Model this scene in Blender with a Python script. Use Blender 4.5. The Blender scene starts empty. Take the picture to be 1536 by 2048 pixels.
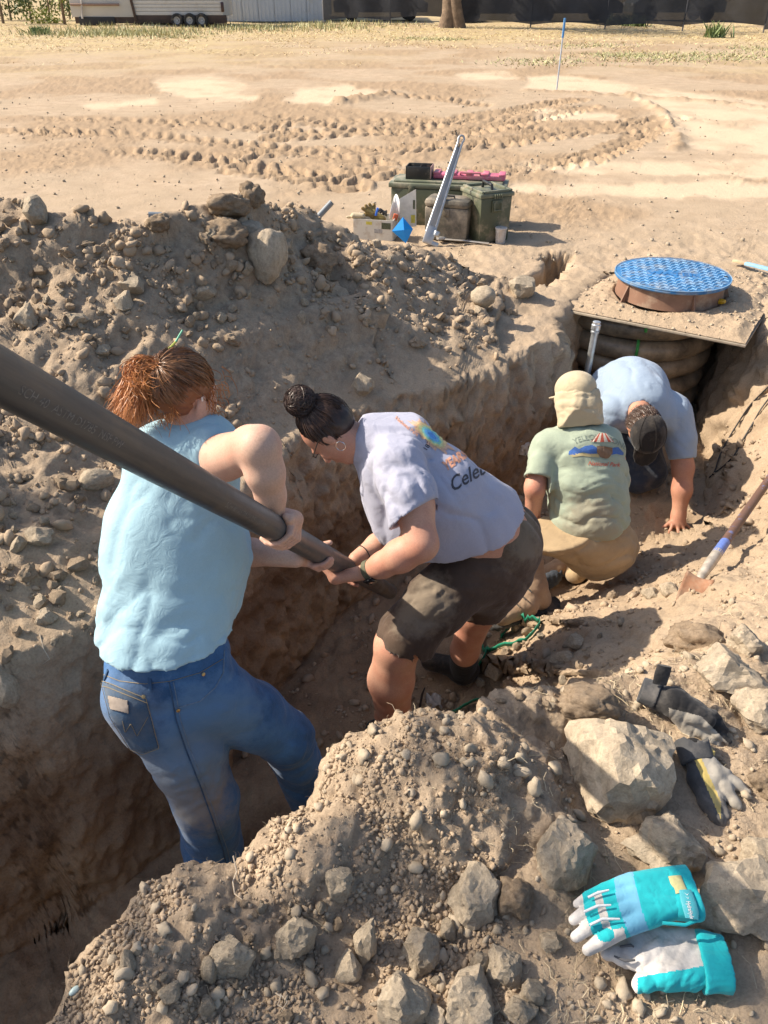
import bpy, bmesh, math, random
import numpy as np
from mathutils import Vector, Matrix, Euler
from mathutils.bvhtree import BVHTree

# ------------------------------------------------------------------ camera, sky, sun, exposure
SC = bpy.context.scene
COL = SC.collection
TH = math.radians(34.5)          # camera pitch below the horizon
CAM_H = 1.6
FPX = 1538.0                     # focal length in pixels of the 1536 x 2048 photograph
cam_d = bpy.data.cameras.new('camera')
cam_d.sensor_fit = 'VERTICAL'
cam_d.sensor_height = 36.0
cam_d.lens = 36.0 * FPX / 2048.0
cam_d.clip_start = 0.05
cam_d.clip_end = 2000
cam = bpy.data.objects.new('camera', cam_d)
COL.objects.link(cam)
cam.location = (0, 0, CAM_H)
cam.rotation_euler = (math.pi / 2 - TH, 0, 0)
SC.camera = cam

SUN_EL, SUN_AZ = math.radians(39), math.radians(-79)     # azimuth from +Y towards +X
sun_dir = Vector((math.sin(SUN_AZ) * math.cos(SUN_EL), math.cos(SUN_AZ) * math.cos(SUN_EL), math.sin(SUN_EL)))
world = bpy.data.worlds.new('World')
SC.world = world
world.use_nodes = True
wn = world.node_tree.nodes
wn.clear()
w_out = wn.new('ShaderNodeOutputWorld')
w_bg = wn.new('ShaderNodeBackground')
w_sky = wn.new('ShaderNodeTexSky')
w_sky.sky_type = 'NISHITA'
w_sky.sun_disc = False
w_sky.sun_elevation = SUN_EL
w_sky.sun_rotation = SUN_AZ
w_sky.air_density = 1.0
w_sky.dust_density = 2.5
w_bg.inputs['Strength'].default_value = 0.115
world.node_tree.links.new(w_sky.outputs[0], w_bg.inputs[0])
world.node_tree.links.new(w_bg.outputs[0], w_out.inputs[0])
sun_d = bpy.data.lights.new('sun', 'SUN')
sun_d.energy = 4.9
sun_d.angle = math.radians(0.55)
sun_d.color = (1.0, 0.885, 0.73)
sun = bpy.data.objects.new('sun', sun_d)
COL.objects.link(sun)
sun.rotation_euler = sun_dir.to_track_quat('Z', 'Y').to_euler()
SC.view_settings.view_transform = 'Standard'
SC.view_settings.look = 'None'
SC.view_settings.exposure = 0.74
SC.view_settings.gamma = 1.0
SC.view_settings.use_curve_mapping = False
SC.cycles.max_bounces = 6
SC.cycles.use_denoising = True

# ------------------------------------------------------------------ helpers
FW = np.array([0, math.cos(TH), -math.sin(TH)])
UPV = np.array([0, math.sin(TH), math.cos(TH)])
CC = np.array([0, 0, CAM_H])
rng = np.random.default_rng(11)
random.seed(5)

def ray(u, v):
    return FW + (u - 768) / FPX * np.array([1., 0, 0]) + (1024 - v) / FPX * UPV

def P(u, v, d):
    """world point seen at photograph pixel (u, v) at depth d along the lens axis"""
    return CC + ray(u, v) * d

def G(u, v, z=0.0):
    """world point where the sight line of pixel (u, v) meets the level z"""
    r = ray(u, v)
    return CC + r * ((z - CAM_H) / r[2])

_perm = np.random.default_rng(3).permutation(256).astype(np.int32)
_perm = np.concatenate([_perm, _perm, _perm])
_grad = np.random.default_rng(4).normal(size=(256, 3))
_grad /= np.linalg.norm(_grad, axis=1)[:, None]
_grad = _grad.astype(np.float32)

def perlin(p, seed=0):
    p = np.asarray(p, dtype=np.float32) + np.float32(seed * 17.37)
    i = np.floor(p).astype(np.int32)
    f = p - i
    i &= 255
    u = f * f * f * (f * (f * 6 - 15) + 10)
    def g(dx, dy, dz):
        h = _perm[_perm[_perm[(i[:, 0] + dx) & 255] + ((i[:, 1] + dy) & 255)] + ((i[:, 2] + dz) & 255)]
        gr = _grad[h]
        return gr[:, 0] * (f[:, 0] - dx) + gr[:, 1] * (f[:, 1] - dy) + gr[:, 2] * (f[:, 2] - dz)
    def lerp(a, b, t): return a + (b - a) * t
    x0 = lerp(lerp(g(0, 0, 0), g(1, 0, 0), u[:, 0]), lerp(g(0, 1, 0), g(1, 1, 0), u[:, 0]), u[:, 1])
    x1 = lerp(lerp(g(0, 0, 1), g(1, 0, 1), u[:, 0]), lerp(g(0, 1, 1), g(1, 1, 1), u[:, 0]), u[:, 1])
    return lerp(x0, x1, u[:, 2]) * 1.6

def fbm(p, freq, octv=4, seed=0, gain=0.5, ridged=False):
    p = np.asarray(p, dtype=np.float32)
    out = np.zeros(len(p), np.float32)
    a = 1.0
    for k in range(octv):
        n = perlin(p * freq, seed + k * 3)
        if ridged: n = 1 - 2 * np.abs(n)
        out += a * n
        a *= gain
        freq *= 2.03
    return out

def smooth(t):
    t = np.clip(t, 0, 1)
    return t * t * (3 - 2 * t)

def seg_dist(x, y, pts, vals=None):
    """distance, signed side (+ left of the line), and interpolated values to a polyline"""
    pts = np.asarray(pts, float)
    best = np.full(x.shape, 1e9); side = np.zeros(x.shape); arc = np.zeros(x.shape)
    nv = 0 if vals is None else np.asarray(vals, float).reshape(len(pts), -1).shape[1]
    V = None if vals is None else np.asarray(vals, float).reshape(len(pts), -1)
    out = np.zeros(x.shape + (nv,)) if nv else None
    s0 = 0.0
    for k in range(len(pts) - 1):
        a = pts[k][:2]; b = pts[k + 1][:2]; ab = b - a; L2 = ab @ ab; L = math.sqrt(L2)
        t = np.clip(((x - a[0]) * ab[0] + (y - a[1]) * ab[1]) / L2, 0, 1)
        dx = x - a[0] - t * ab[0]; dy = y - a[1] - t * ab[1]
        d = np.sqrt(dx * dx + dy * dy)
        m = d < best
        best = np.where(m, d, best)
        side = np.where(m, ab[0] * (y - a[1]) - ab[1] * (x - a[0]), side)
        arc = np.where(m, s0 + t * L, arc)
        if nv:
            out = np.where(m[..., None], V[k] + (V[k + 1] - V[k]) * t[..., None], out)
        s0 += L
    return best, side, arc, out

def in_poly(x, y, poly):
    poly = np.asarray(poly, float)
    ins = np.zeros(x.shape, bool)
    n = len(poly)
    for i in range(n):
        x0, y0 = poly[i][:2]; x1, y1 = poly[(i + 1) % n][:2]
        if y0 == y1: continue
        c = ((y0 > y) != (y1 > y)) & (x < (x1 - x0) * (y - y0) / (y1 - y0) + x0)
        ins ^= c
    return ins

# ---- objects
def link(name, me, mat=None, parent=None):
    o = bpy.data.objects.new(name, me)
    COL.objects.link(o)
    if mat is not None and me is not None:
        for m in (mat if isinstance(mat, (list, tuple)) else [mat]): me.materials.append(m)
    if parent is not None:
        o.parent = parent
        o.matrix_parent_inverse = parent.matrix_world.inverted() if parent.matrix_world else Matrix()
    return o

def tag(o, label=None, cat=None, group=None, kind=None):
    if label: o['label'] = label
    if cat: o['category'] = cat
    if group: o['group'] = group
    if kind: o['kind'] = kind
    return o

def empty(name, loc, label, cat, group=None, rot=(0, 0, 0)):
    o = bpy.data.objects.new(name, None)
    o.empty_display_size = 0.05
    o.location = loc; o.rotation_euler = rot
    o.matrix_world = Matrix.Translation(Vector(loc)) @ Euler(rot).to_matrix().to_4x4()
    COL.objects.link(o)
    tag(o, label, cat, group)
    return o

def mesh_np(name, verts, faces, smooth_sh=True):
    """verts (N,3), faces (M,k) arrays -> mesh, fast"""
    me = bpy.data.meshes.new(name)
    verts = np.ascontiguousarray(verts, np.float32); faces = np.ascontiguousarray(faces, np.int32)
    me.vertices.add(len(verts)); me.vertices.foreach_set('co', verts.ravel())
    k = faces.shape[1]
    me.loops.add(faces.size); me.loops.foreach_set('vertex_index', faces.ravel())
    me.polygons.add(len(faces))
    me.polygons.foreach_set('loop_start', np.arange(0, faces.size, k, dtype=np.int32))
    if smooth_sh: me.polygons.foreach_set('use_smooth', np.ones(len(faces), bool))
    me.update(calc_edges=True)
    return me

def grid_faces(nr, nc, close=False):
    i, j = np.meshgrid(np.arange(nr - 1), np.arange(nc if close else nc - 1), indexing='ij')
    j2 = (j + 1) % nc
    return np.stack([i * nc + j, i * nc + j2, (i + 1) * nc + j2, (i + 1) * nc + j], -1).reshape(-1, 4)

class MB:
    """collects primitive shapes (world coordinates) and links them as one mesh object"""
    def __init__(self): self.bm = bmesh.new()
    def box(self, c, s, R=None, bev=0.0, taper=None):
        g = bmesh.ops.create_cube(self.bm, size=1.0)['verts']
        for v in g:
            if taper and v.co.z > 0: v.co.x *= taper[0]; v.co.y *= taper[1]
            v.co.x *= s[0]; v.co.y *= s[1]; v.co.z *= s[2]
        if bev:
            ed = list({e for v in g for e in v.link_edges})
            r = bmesh.ops.bevel(self.bm, geom=ed, offset=bev, segments=2, affect='EDGES', profile=0.5)
            g = list({v for v in r['verts']} | {v for v in g if v.is_valid})
        M = Matrix.Translation(Vector(c)) @ (R.to_4x4() if R is not None else Matrix())
        bmesh.ops.transform(self.bm, matrix=M, verts=[v for v in g if v.is_valid])
        return self
    def tube(self, pts, r, n=12, caps=True, flat=1.0, up=None):
        pts = [Vector(p) for p in pts]
        rs = r if isinstance(r, (list, tuple, np.ndarray)) else [r] * len(pts)
        rings = []; side = None
        for i, p in enumerate(pts):
            a = pts[max(i - 1, 0)]; b = pts[min(i + 1, len(pts) - 1)]
            t = (b - a).normalized()
            if side is None:
                ref = Vector(up) if up is not None else (Vector((0, 0, 1)) if abs(t.z) < 0.9 else Vector((1, 0, 0)))
                side = t.cross(ref).normalized()
            else:
                side = (side - t * side.dot(t)).normalized()
            w = t.cross(side)
            rings.append([self.bm.verts.new(p + (side * math.cos(q) + w * math.sin(q) * flat) * rs[i]) for q in [2 * math.pi * k / n for k in range(n)]])
        for A, B in zip(rings, rings[1:]):
            for k in range(n):
                self.bm.faces.new((A[k], A[(k + 1) % n], B[(k + 1) % n], B[k]))
        if caps:
            self.bm.faces.new(list(reversed(rings[0]))); self.bm.faces.new(rings[-1])
        return self
    def lathe(self, prof, c, n=32, R=None, caps=True):
        rings = []
        R = R or Matrix.Identity(3)
        for (r, z) in prof:
            rings.append([self.bm.verts.new(Vector(c) + R @ Vector((r * math.cos(2 * math.pi * k / n), r * math.sin(2 * math.pi * k / n), z))) for k in range(n)])
        for A, B in zip(rings, rings[1:]):
            for k in range(n): self.bm.faces.new((A[k], A[(k + 1) % n], B[(k + 1) % n], B[k]))
        if caps:
            self.bm.faces.new(list(reversed(rings[0]))); self.bm.faces.new(rings[-1])
        return self
    def prism(self, poly, z0, z1, M=None):
        M = M or Matrix()
        a = [self.bm.verts.new(M @ Vector((x, y, z0))) for x, y in poly]
        b = [self.bm.verts.new(M @ Vector((x, y, z1))) for x, y in poly]
        n = len(poly)
        self.bm.faces.new(list(reversed(a))); self.bm.faces.new(b)
        for k in range(n): self.bm.faces.new((a[k], a[(k + 1) % n], b[(k + 1) % n], b[k]))
        return self
    def build(self, name, mat, parent=None, sm=True, angle=40):
        bmesh.ops.recalc_face_normals(self.bm, faces=self.bm.faces)
        me = bpy.data.meshes.new(name)
        if sm:
            for f in self.bm.faces: f.smooth = True
            for e in self.bm.edges:
                if len(e.link_faces) == 2 and e.calc_face_angle(0) > math.radians(angle): e.smooth = False
        self.bm.to_mesh(me); self.bm.free()
        return link(name, me, mat, parent)

# ---- materials
def node_mat(name):
    m = bpy.data.materials.new(name); m.use_nodes = True
    nt = m.node_tree
    b = nt.nodes['Principled BSDF']
    return m, nt, b

def N(nt, typ, **kw):
    n = nt.nodes.new(typ)
    for k, v in kw.items():
        if k in n.inputs: n.inputs[k].default_value = v
        else: setattr(n, k, v)
    return n

def mixc(nt, fac, a, b, blend='MIX'):
    n = nt.nodes.new('ShaderNodeMix'); n.data_type = 'RGBA'; n.blend_type = blend
    for i, s in ((0, fac), (6, a), (7, b)):
        if isinstance(s, (int, float)): n.inputs[i].default_value = s
        elif isinstance(s, tuple): n.inputs[i].default_value = s + (1,) if len(s) == 3 else s
        else: nt.links.new(s, n.inputs[i])
    return n.outputs[2]

def ramp(nt, fac, stops):
    n = nt.nodes.new('ShaderNodeValToRGB')
    while len(n.color_ramp.elements) > 1: n.color_ramp.elements.remove(n.color_ramp.elements[0])
    n.color_ramp.elements[0].position = stops[0][0]; c = stops[0][1]
    n.color_ramp.elements[0].color = (c, c, c, 1) if isinstance(c, (int, float)) else c + (1,)
    for p, c in stops[1:]:
        e = n.color_ramp.elements.new(p); e.color = (c, c, c, 1) if isinstance(c, (int, float)) else c + (1,)
    nt.links.new(fac, n.inputs[0])
    return n.outputs[0]

def noise(nt, co, scale, detail=6, rough=0.6, dist=0.0):
    n = nt.nodes.new('ShaderNodeTexNoise')
    n.inputs['Scale'].default_value = scale; n.inputs['Detail'].default_value = detail
    n.inputs['Roughness'].default_value = rough; n.inputs['Distortion'].default_value = dist
    nt.links.new(co, n.inputs['Vector'])
    return n.outputs[0]

def bump(nt, b, h, dist, strength=1.0, prev=None):
    n = nt.nodes.new('ShaderNodeBump')
    n.inputs['Distance'].default_value = dist; n.inputs['Strength'].default_value = strength
    nt.links.new(h, n.inputs['Height'])
    if prev is not None: nt.links.new(prev, n.inputs['Normal'])
    nt.links.new(n.outputs[0], b.inputs['Normal'])
    return n.outputs[0]

def objco(nt, kind='Object'):
    return nt.nodes.new('ShaderNodeTexCoord').outputs[kind]

def simple_mat(name, col, rough=0.6, metal=0.0, var=0.15, scale=8, bmp=0.0, bscale=60, dirt=None, dirt_amt=0.5, dscale=6, spec=0.5):
    """painted / plastic / metal surface with tonal variation, optional dirt patches and fine relief"""
    m, nt, b = node_mat(name)
    co = objco(nt)
    n1 = noise(nt, co, scale)
    c0 = tuple(max(0, x * (1 - var)) for x in col); c1 = tuple(min(1, x * (1 + var)) for x in col)
    c = mixc(nt, ramp(nt, n1, [(0.3, 0.0), (0.7, 1.0)]), c0, c1)
    if dirt:
        n2 = noise(nt, co, dscale, 8, 0.7)
        f = ramp(nt, n2, [(0.62 - dirt_amt * 0.3, 0.0), (0.72 - dirt_amt * 0.1, 0.9)])
        c = mixc(nt, f, c, dirt)
    nt.links.new(c, b.inputs['Base Color'])
    b.inputs['Roughness'].default_value = rough; b.inputs['Metallic'].default_value = metal
    b.inputs['Specular IOR Level'].default_value = spec
    if bmp: bump(nt, b, noise(nt, co, bscale, 5), bmp)
    return m
# ------------------------------------------------------------------ the ground: one sheet, dug and heaped
def gp(u, v, z): return tuple(G(u, v, z)[:2])
LIP_F = [(-3.6, -0.7), (-2.0, .72), (-1.5, 1.22), (-1.09, 1.56), (-.86, 1.78), (-.70, 2.3), (-.46, 2.87), (-.16, 3.2), (.33, 3.5), (.70, 3.78), (.95, 4.08), (1.0, 4.45), (1.12, 4.66), (1.42, 5.16)]
#          x, y, run of the bank
LIP_N = [(-3.2, -1.3, .12), (-1.6, -.5, .12), (-.95, .15, .12), (-.66, .48, .12), (-.62, .74, .12), (-.50, .87, .13), (-.30, .95, .13), (-.20, 1.08, .13), (-.12, 1.23, .14), (.10, 1.31, .15), (.32, 1.34, .3),
         (.50, 1.43, .60), (.85, 1.55, 1.0), (1.2, 1.72, 1.35), (1.65, 2.1, 1.15), (2.25, 2.65, 1.0), (2.5, 3.2, .85), (2.4, 3.75, .6), (2.3, 4.15, .3), (2.32, 4.9, .15)]
TRENCH = LIP_F + [(2.32, 5.16)] + [(p[0], p[1]) for p in reversed(LIP_N[:-1])]
RIDGE = []
for u, v, h in [(-330, 330, 1.0), (-150, 340, .95), (0, 372, .88), (60, 400, .84), (120, 436, .78), (220, 440, .76), (310, 440, .76), (390, 405, .80), (480, 396, .78), (550, 410, .68), (620, 436, .58), (690, 454, .54), (760, 476, .44), (880, 508, .27), (1000, 548, .13), (1075, 590, .04)]:
    RIDGE.append(gp(u, v, h) + (h,))
SLOT = [(.82, 4.88), (1.02, 4.98), (1.16, 5.18), (1.24, 5.5)]

def px_poly(pts, z=0.0): return [gp(u, v, z) for u, v in pts]
PALE = [px_poly(p) for p in [
    [(1268, 196), (1536, 214), (1700, 230), (1700, 300), (1440, 303), (1380, 300), (1362, 282), (1330, 235)],
    [(1060, 152), (1120, 150), (1420, 188), (1536, 205), (1600, 215), (1536, 212), (1260, 188), (1040, 178)],
    [(300, 160), (420, 152), (500, 168), (480, 185), (420, 200), (340, 190)],
    [(600, 178), (690, 168), (760, 190), (700, 198), (660, 210), (570, 200)],
    [(150, 208), (300, 195), (320, 206), (180, 220)],
    [(1010, 330), (1536, 318), (1640, 345), (1536, 352), (1180, 350)],
    [(980, 372), (1536, 362), (1640, 380), (1536, 392), (1120, 390)],
    [(1050, 215), (1250, 232), (1230, 240), (1080, 236)],
    [(900, 148), (1010, 142), (1040, 158), (930, 160)],
    [(380, 186), (520, 190), (500, 202), (400, 200)]]]
TRACKS = []
for w, pts in [(.55, [(560, 275), (768, 263), (930, 238), (1068, 214), (1150, 200)]),
               (.55, [(420, 318), (600, 300), (780, 300), (1000, 286), (1150, 265), (1270, 247), (1350, 234)]),
               (.45, [(760, 352), (930, 346), (1080, 334), (1170, 320), (1260, 284), (1320, 250)]),
               (.5, [(480, 255), (640, 240), (820, 246), (1000, 232)]),
               (.4, [(100, 238), (250, 240), (420, 250), (640, 268)]),
               (.4, [(768, 190), (880, 196), (960, 210)]), (.5, [(0, 262), (260, 268), (520, 292), (760, 326)]), (.5, [(250, 300), (480, 330), (700, 372)]), (.45, [(940, 232), (1080, 262), (1240, 262), (1330, 250)]), (.4, [(560, 232), (700, 262), (900, 272), (1060, 240), (1180, 214)]), (.45, [(480, 340), (620, 352), (760, 345)])]:
    TRACKS.append((w, px_poly(pts)))
BERMS = [(.10, .035, px_poly([(1256, 190), (1292, 205), (1330, 232), (1352, 262), (1362, 292), (1345, 300)])),
         (.12, .03, px_poly([(1060, 182), (1258, 192), (1400, 202), (1536, 216), (1650, 226)])),
         (.25, .06, px_poly([(690, 205), (740, 196), (780, 190)])),
         (.08, .02, px_poly([(1090, 247), (1190, 250)]))]

def macro(x, y, want=False):
    """big shapes of the site; returns height and the masks used for tone"""
    p = np.stack([x, y, np.zeros_like(x)], -1).reshape(-1, 3)
    wx = (fbm(p, 1.7, 3, 5) * .045).reshape(x.shape) + (fbm(p, 7.0, 2, 6) * .010).reshape(x.shape)
    wy = (fbm(p, 1.7, 3, 9) * .045).reshape(x.shape) + (fbm(p, 7.0, 2, 10) * .010).reshape(x.shape)
    near = np.clip(1 - (y - 5.5) / 2, 0, 1)
    X = x + wx * near; Y = y + wy * near
    z = np.zeros_like(x)
    # --- spoil heap beyond the far lip
    dR, sR, aR, vR = seg_dist(X, Y, RIDGE, [r[2] for r in RIDGE])
    dL, sL, aL, vL = seg_dist(X, Y, LIP_F)
    hr = vR[..., 0]
    front = hr * dL / (dL + dR + 1e-6)
    front = front - .05 * np.sin(np.clip(dL / (dL + dR + 1e-6), 0, 1) * math.pi) * hr
    back = np.maximum(hr - dR * .62, 0)
    farside = sL > 0
    isback = sR > 0
    heap = np.where(isback, back, front)
    heap = np.where(farside, heap, 0)
    xe = RIDGE[-1][0]
    heap *= smooth((xe + .25 - X) / .3)
    z = z + heap
    heapm = np.clip(heap / .15, 0, 1)
    # --- near mounds between the lens and the trench
    def G2(cx, cy, rx, ry, h, rot=0.0, pw=1.0):
        c, s = math.cos(rot), math.sin(rot)
        a = ((X - cx) * c + (Y - cy) * s) / rx; b = (-(X - cx) * s + (Y - cy) * c) / ry
        return h * np.exp(-((a * a + b * b) ** pw))
    m = G2(.14, 1.13, .28, .19, .175, -.1, 1.6)
    m = np.maximum(m, G2(-.13, 1.0, .17, .12, .10, .5, 1.3))
    m = np.maximum(m, G2(-.40, .76, .30, .14, .075, .75, 1.2))
    m = np.maximum(m, G2(.46, 1.36, .22, .10, .085, .2, 1.2))
    m = np.maximum(m, G2(.30, .92, .09, .07, .05, .2))
    m = np.maximum(m, G2(.86, 1.42, .3, .16, .06, .2))
    m = np.maximum(m, G2(1.05, 1.85, .16, .10, .05, .2))
    mw = smooth((.45 - Y) / .3)
    m = m * (1 - mw)
    z = z + m
    moundm = np.clip(m / .05, 0, 1)
    # --- trench
    ins = in_poly(X, Y, TRENCH)
    dN, sN, aN, vN = seg_dist(X, Y, LIP_N, [q[2] for q in LIP_N])
    runN = vN[..., 0]
    tF = dL / .17
    tN = dN / runN
    t = np.minimum(tF, tN)
    # round the toe of the gentle bank
    S = np.where(ins, np.clip(t, 0, 1), 0)
    S = np.where((tN < tF) & (runN > .4), S * (1.12 - .12 * S) , smooth(S * .92 + .04 * (S > 0)))
    floor = -1.03 + .10 * smooth((x + .6) / 1.6) + .14 * smooth((y - 2.6) / 1.2)
    z = z * (1 - S) + floor * S
    # --- little slot cut behind the crest
    dS, _, _, _ = seg_dist(X, Y, SLOT)
    sl = smooth(1 - np.clip((dS - .07) / .06, 0, 1))
    z = z - .34 * sl * (S < .05)
    # --- field
    fieldm = smooth((y - 5.6) / 1.2) * (1 - heapm)
    z = z + .10 * smooth((y - 34) / 5) * fieldm * (1 + .8 * fbm(p, .25, 2, 40).reshape(x.shape))
    if not want: return z
    wall = ins & (t < 1)
    return z, dict(S=S, ins=ins, heap=heapm, mound=moundm, field=fieldm, slot=sl, dL=dL, dN=dN, far=farside, tn=tN, tf=tF, hr=hr, back=isback)

def build_ground():
    NC, NR = 620, 820
    q = np.linspace(-1, 1, NC)
    s = .50 * q + .85 * np.sign(q) * np.clip(np.abs(q) - .80, 0, 1) ** 1.3 * 5
    s = np.clip(s, -1.45, 1.45)
    yf = np.concatenate([np.linspace(-1.4, .4, 30), np.linspace(.41, 6.5, 900), 6.5 * (300 / 6.5) ** np.linspace(0.002, 1, 900)])
    cols = np.linspace(0, NC - 1, 190).astype(int)
    cum = np.zeros((len(cols), len(yf)))
    for k, c in enumerate(cols):
        xx = s[c] * (yf + 2.0)
        zz = macro(xx, yf.copy())
        dy = np.diff(yf); dz = np.diff(zz); dx = np.diff(xx)
        ds = np.sqrt(dy ** 2 + dx ** 2 + (dz * 1.15) ** 2)
        ym = (yf[1:] + yf[:-1]) / 2
        dist = np.sqrt(ym ** 2 + 1.6 ** 2)
        w = ds / np.maximum(dist, 1.2) ** 1.35
        w *= np.where(ym < .42, .12, 1.0)
        w *= np.where(ym > 60, .3, 1.0)
        cum[k, 1:] = np.cumsum(w)
        cum[k] /= cum[k, -1]
    ker = np.array([1, 2, 3, 2, 1.]) / 9
    cp = np.pad(cum, ((2, 2), (0, 0)), mode='edge')
    cum = sum(ker[i] * cp[i:i + len(cols)] for i in range(5))
    ys = np.zeros((len(cols), NR))
    tt = np.linspace(0, 1, NR)
    for k in range(len(cols)): ys[k] = np.interp(tt, cum[k], yf)
    Y = np.stack([np.interp(np.arange(NC), cols, ys[:, r]) for r in range(NR)], 0)      # (NR, NC)
    X = s[None, :] * (Y + 2.0)
    Z, M = macro(X, Y, True)
    V = np.stack([X, Y, Z], -1)
    # normals of the big shape
    du = np.gradient(V, axis=1); dv = np.gradient(V, axis=0)
    n = np.cross(du, dv); n /= np.linalg.norm(n, axis=-1, keepdims=True) + 1e-12
    steep = 1 - smooth((n[..., 2] - .25) / .45)
    p = V.reshape(-1, 3)
    shp = X.shape
    f = lambda fr, o, sd, **k: fbm(p, fr, o, sd, **k).reshape(shp)
    dist = np.sqrt(X ** 2 + Y ** 2 + 2.5)
    heap, mound, S, field = M['heap'], M['mound'], M['S'], M['field']
    rough = f(2.2, 4, 50) ; mid = f(9, 4, 52); fine = f(34, 3, 54); rid = f(5, 4, 56, ridged=True)
    lump = np.clip(f(14, 3, 58), -.2, 1)
    d = np.zeros(shp)
    loose = np.maximum(heap, mound)
    inner = smooth(S * 4) * (1 - steep)
    streak = fbm(p * np.array([1, 1, .35]) @ np.array([[.8, .6, 0], [-.6, .8, 0], [0, 0, 1]]) * np.array([3.2, .9, 1]), 3.0, 3, 60).reshape(shp)
    d += heap * (1 - smooth(S * 3)) * (.045 * rough + .020 * mid + .012 * np.maximum(lump, 0) + .004 * fine + .022 * streak)
    d += mound * (1 - smooth(S * 3)) * (.020 * rough + .022 * mid + .016 * np.maximum(lump, 0) + .008 * fine) * (1 - .3 * heap)
    d += inner * (.030 * rough + .016 * mid + .012 * np.maximum(lump, 0) + .004 * fine)
    pw = p * np.array([1, 1, 1.0]) @ np.array([[1, 0, .35], [0, 1, .35], [-.4, -.4, 1]])
    gou = fbm(pw * np.array([1, 1, .55]), 7.0, 4, 62, ridged=True).reshape(shp)
    gou2 = fbm(pw * np.array([1, 1, .7]), 19.0, 3, 64, ridged=True).reshape(shp)
    nwall = 1 - .75 * ((M['tn'] < M['tf']) & (Y < 1.75) & ~M['far'] | ((M['dN'] < .14) & (X < .45)))
    lw = 1 - .6 * smooth((-.45 - X) / .3)
    d += nwall * steep * (.035 * rough + .034 * lw * (gou - .4) + .020 * lw ** 2 * gou2 + .018 * mid + .004 * fine + .006 * np.maximum(lump, 0))
    flat = (1 - loose) * (1 - smooth(S * 4)) * (1 - steep)
    nearf = flat * (1 - field)
    d += nearf * (.012 * rough + .009 * mid + .006 * np.maximum(lump, 0) + .002 * fine)
    # field relief
    pf = p * np.array([.6, 1, 1])
    fr = f(1.2, 3, 70); fm = f(5, 4, 72); ff = f(16, 3, 74)
    calm = 1 - smooth((Y - 22) / 12)
    pale = np.zeros(shp)
    PX = X + f(2.2, 3, 80) * .18; PY = Y + f(2.2, 3, 82) * .22
    for poly in PALE: pale = np.maximum(pale, in_poly(PX, PY, poly).astype(float))
    for _ in range(3):
        pale = (pale + np.roll(pale, 1, 0) + np.roll(pale, -1, 0) + np.roll(pale, 1, 1) + np.roll(pale, -1, 1)) / 5
    pale = pale * (.45 + .55 * smooth(f(1.4, 4, 83) * 1.2 + .75))
    scuff = smooth((f(.45, 3, 84) + .25) / .5) * (1 - pale)
    fd = .010 * fr + (.002 + .013 * scuff) * fm + (.001 + .010 * scuff) * np.maximum(ff, -.2) - .010 * pale
    tr = np.zeros(shp); trm = np.zeros(shp)
    for w, pts in TRACKS:
        dd, sd, arc, _ = seg_dist(PX * .3 + X * .7, PY * .3 + Y * .7, pts)
        a = dd / (w * .5)
        inside = smooth((1.15 - a) / .25)
        sg = np.sign(sd)
        for off in (-1, 1):
            pass
        lug = np.sin(2 * math.pi * (arc + .7 * dd + (sg > 0) * .11) / .22)
        lug = smooth(lug * 1.4 + .5) * (a > .12)
        brk = smooth(f(.6, 2, 90) * 1.2 + .75)
        h = -.030 + .048 * lug * (.55 + .45 * brk) + .012 * np.exp(-((a - 1.1) / .2) ** 2) / .6
        tr = tr * (1 - inside) + h * inside
        trm = np.maximum(trm, inside)
    for w, h, pts in BERMS:
        dd, sd, arc, _ = seg_dist(PX * .25 + X * .75, PY * .25 + Y * .75, pts)
        tr = tr + h * np.exp(-(dd / w) ** 2) * (1 + 1.1 * fm)
        trm = np.maximum(trm, np.exp(-(dd / w) ** 2))
    d += field * (fd * (.35 + .65 * calm) * (1 - .75 * trm)) + tr * smooth((Y - 6.2) / .6)
    V = V + n * d[..., None]
    me = mesh_np('ground', V.reshape(-1, 3), grid_faces(NR, NC))
    # tone masks that belong to the soil itself
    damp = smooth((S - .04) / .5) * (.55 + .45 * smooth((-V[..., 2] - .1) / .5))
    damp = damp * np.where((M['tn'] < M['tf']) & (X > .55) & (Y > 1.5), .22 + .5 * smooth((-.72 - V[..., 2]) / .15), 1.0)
    dry = np.clip(1 - (Y - 22) / 4, 0, 1)
    straw = smooth((Y - 19 + 7 * f(.12, 2, 95)) / 14) * (1 - pale * .8)
    band = .5 + .5 * f(.8, 3, 97)
    for nm, arr in (('damp', damp), ('pale', pale * field), ('straw', straw), ('scuff', np.maximum(scuff * field, trm) * field), ('loose', loose), ('steep', steep)):
        a = me.attributes.new(nm, 'FLOAT', 'POINT'); a.data.foreach_set('value', arr.astype(np.float32).ravel())
    return me, V, n, dict(M, steep=steep, pale=pale, straw=straw)

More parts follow.
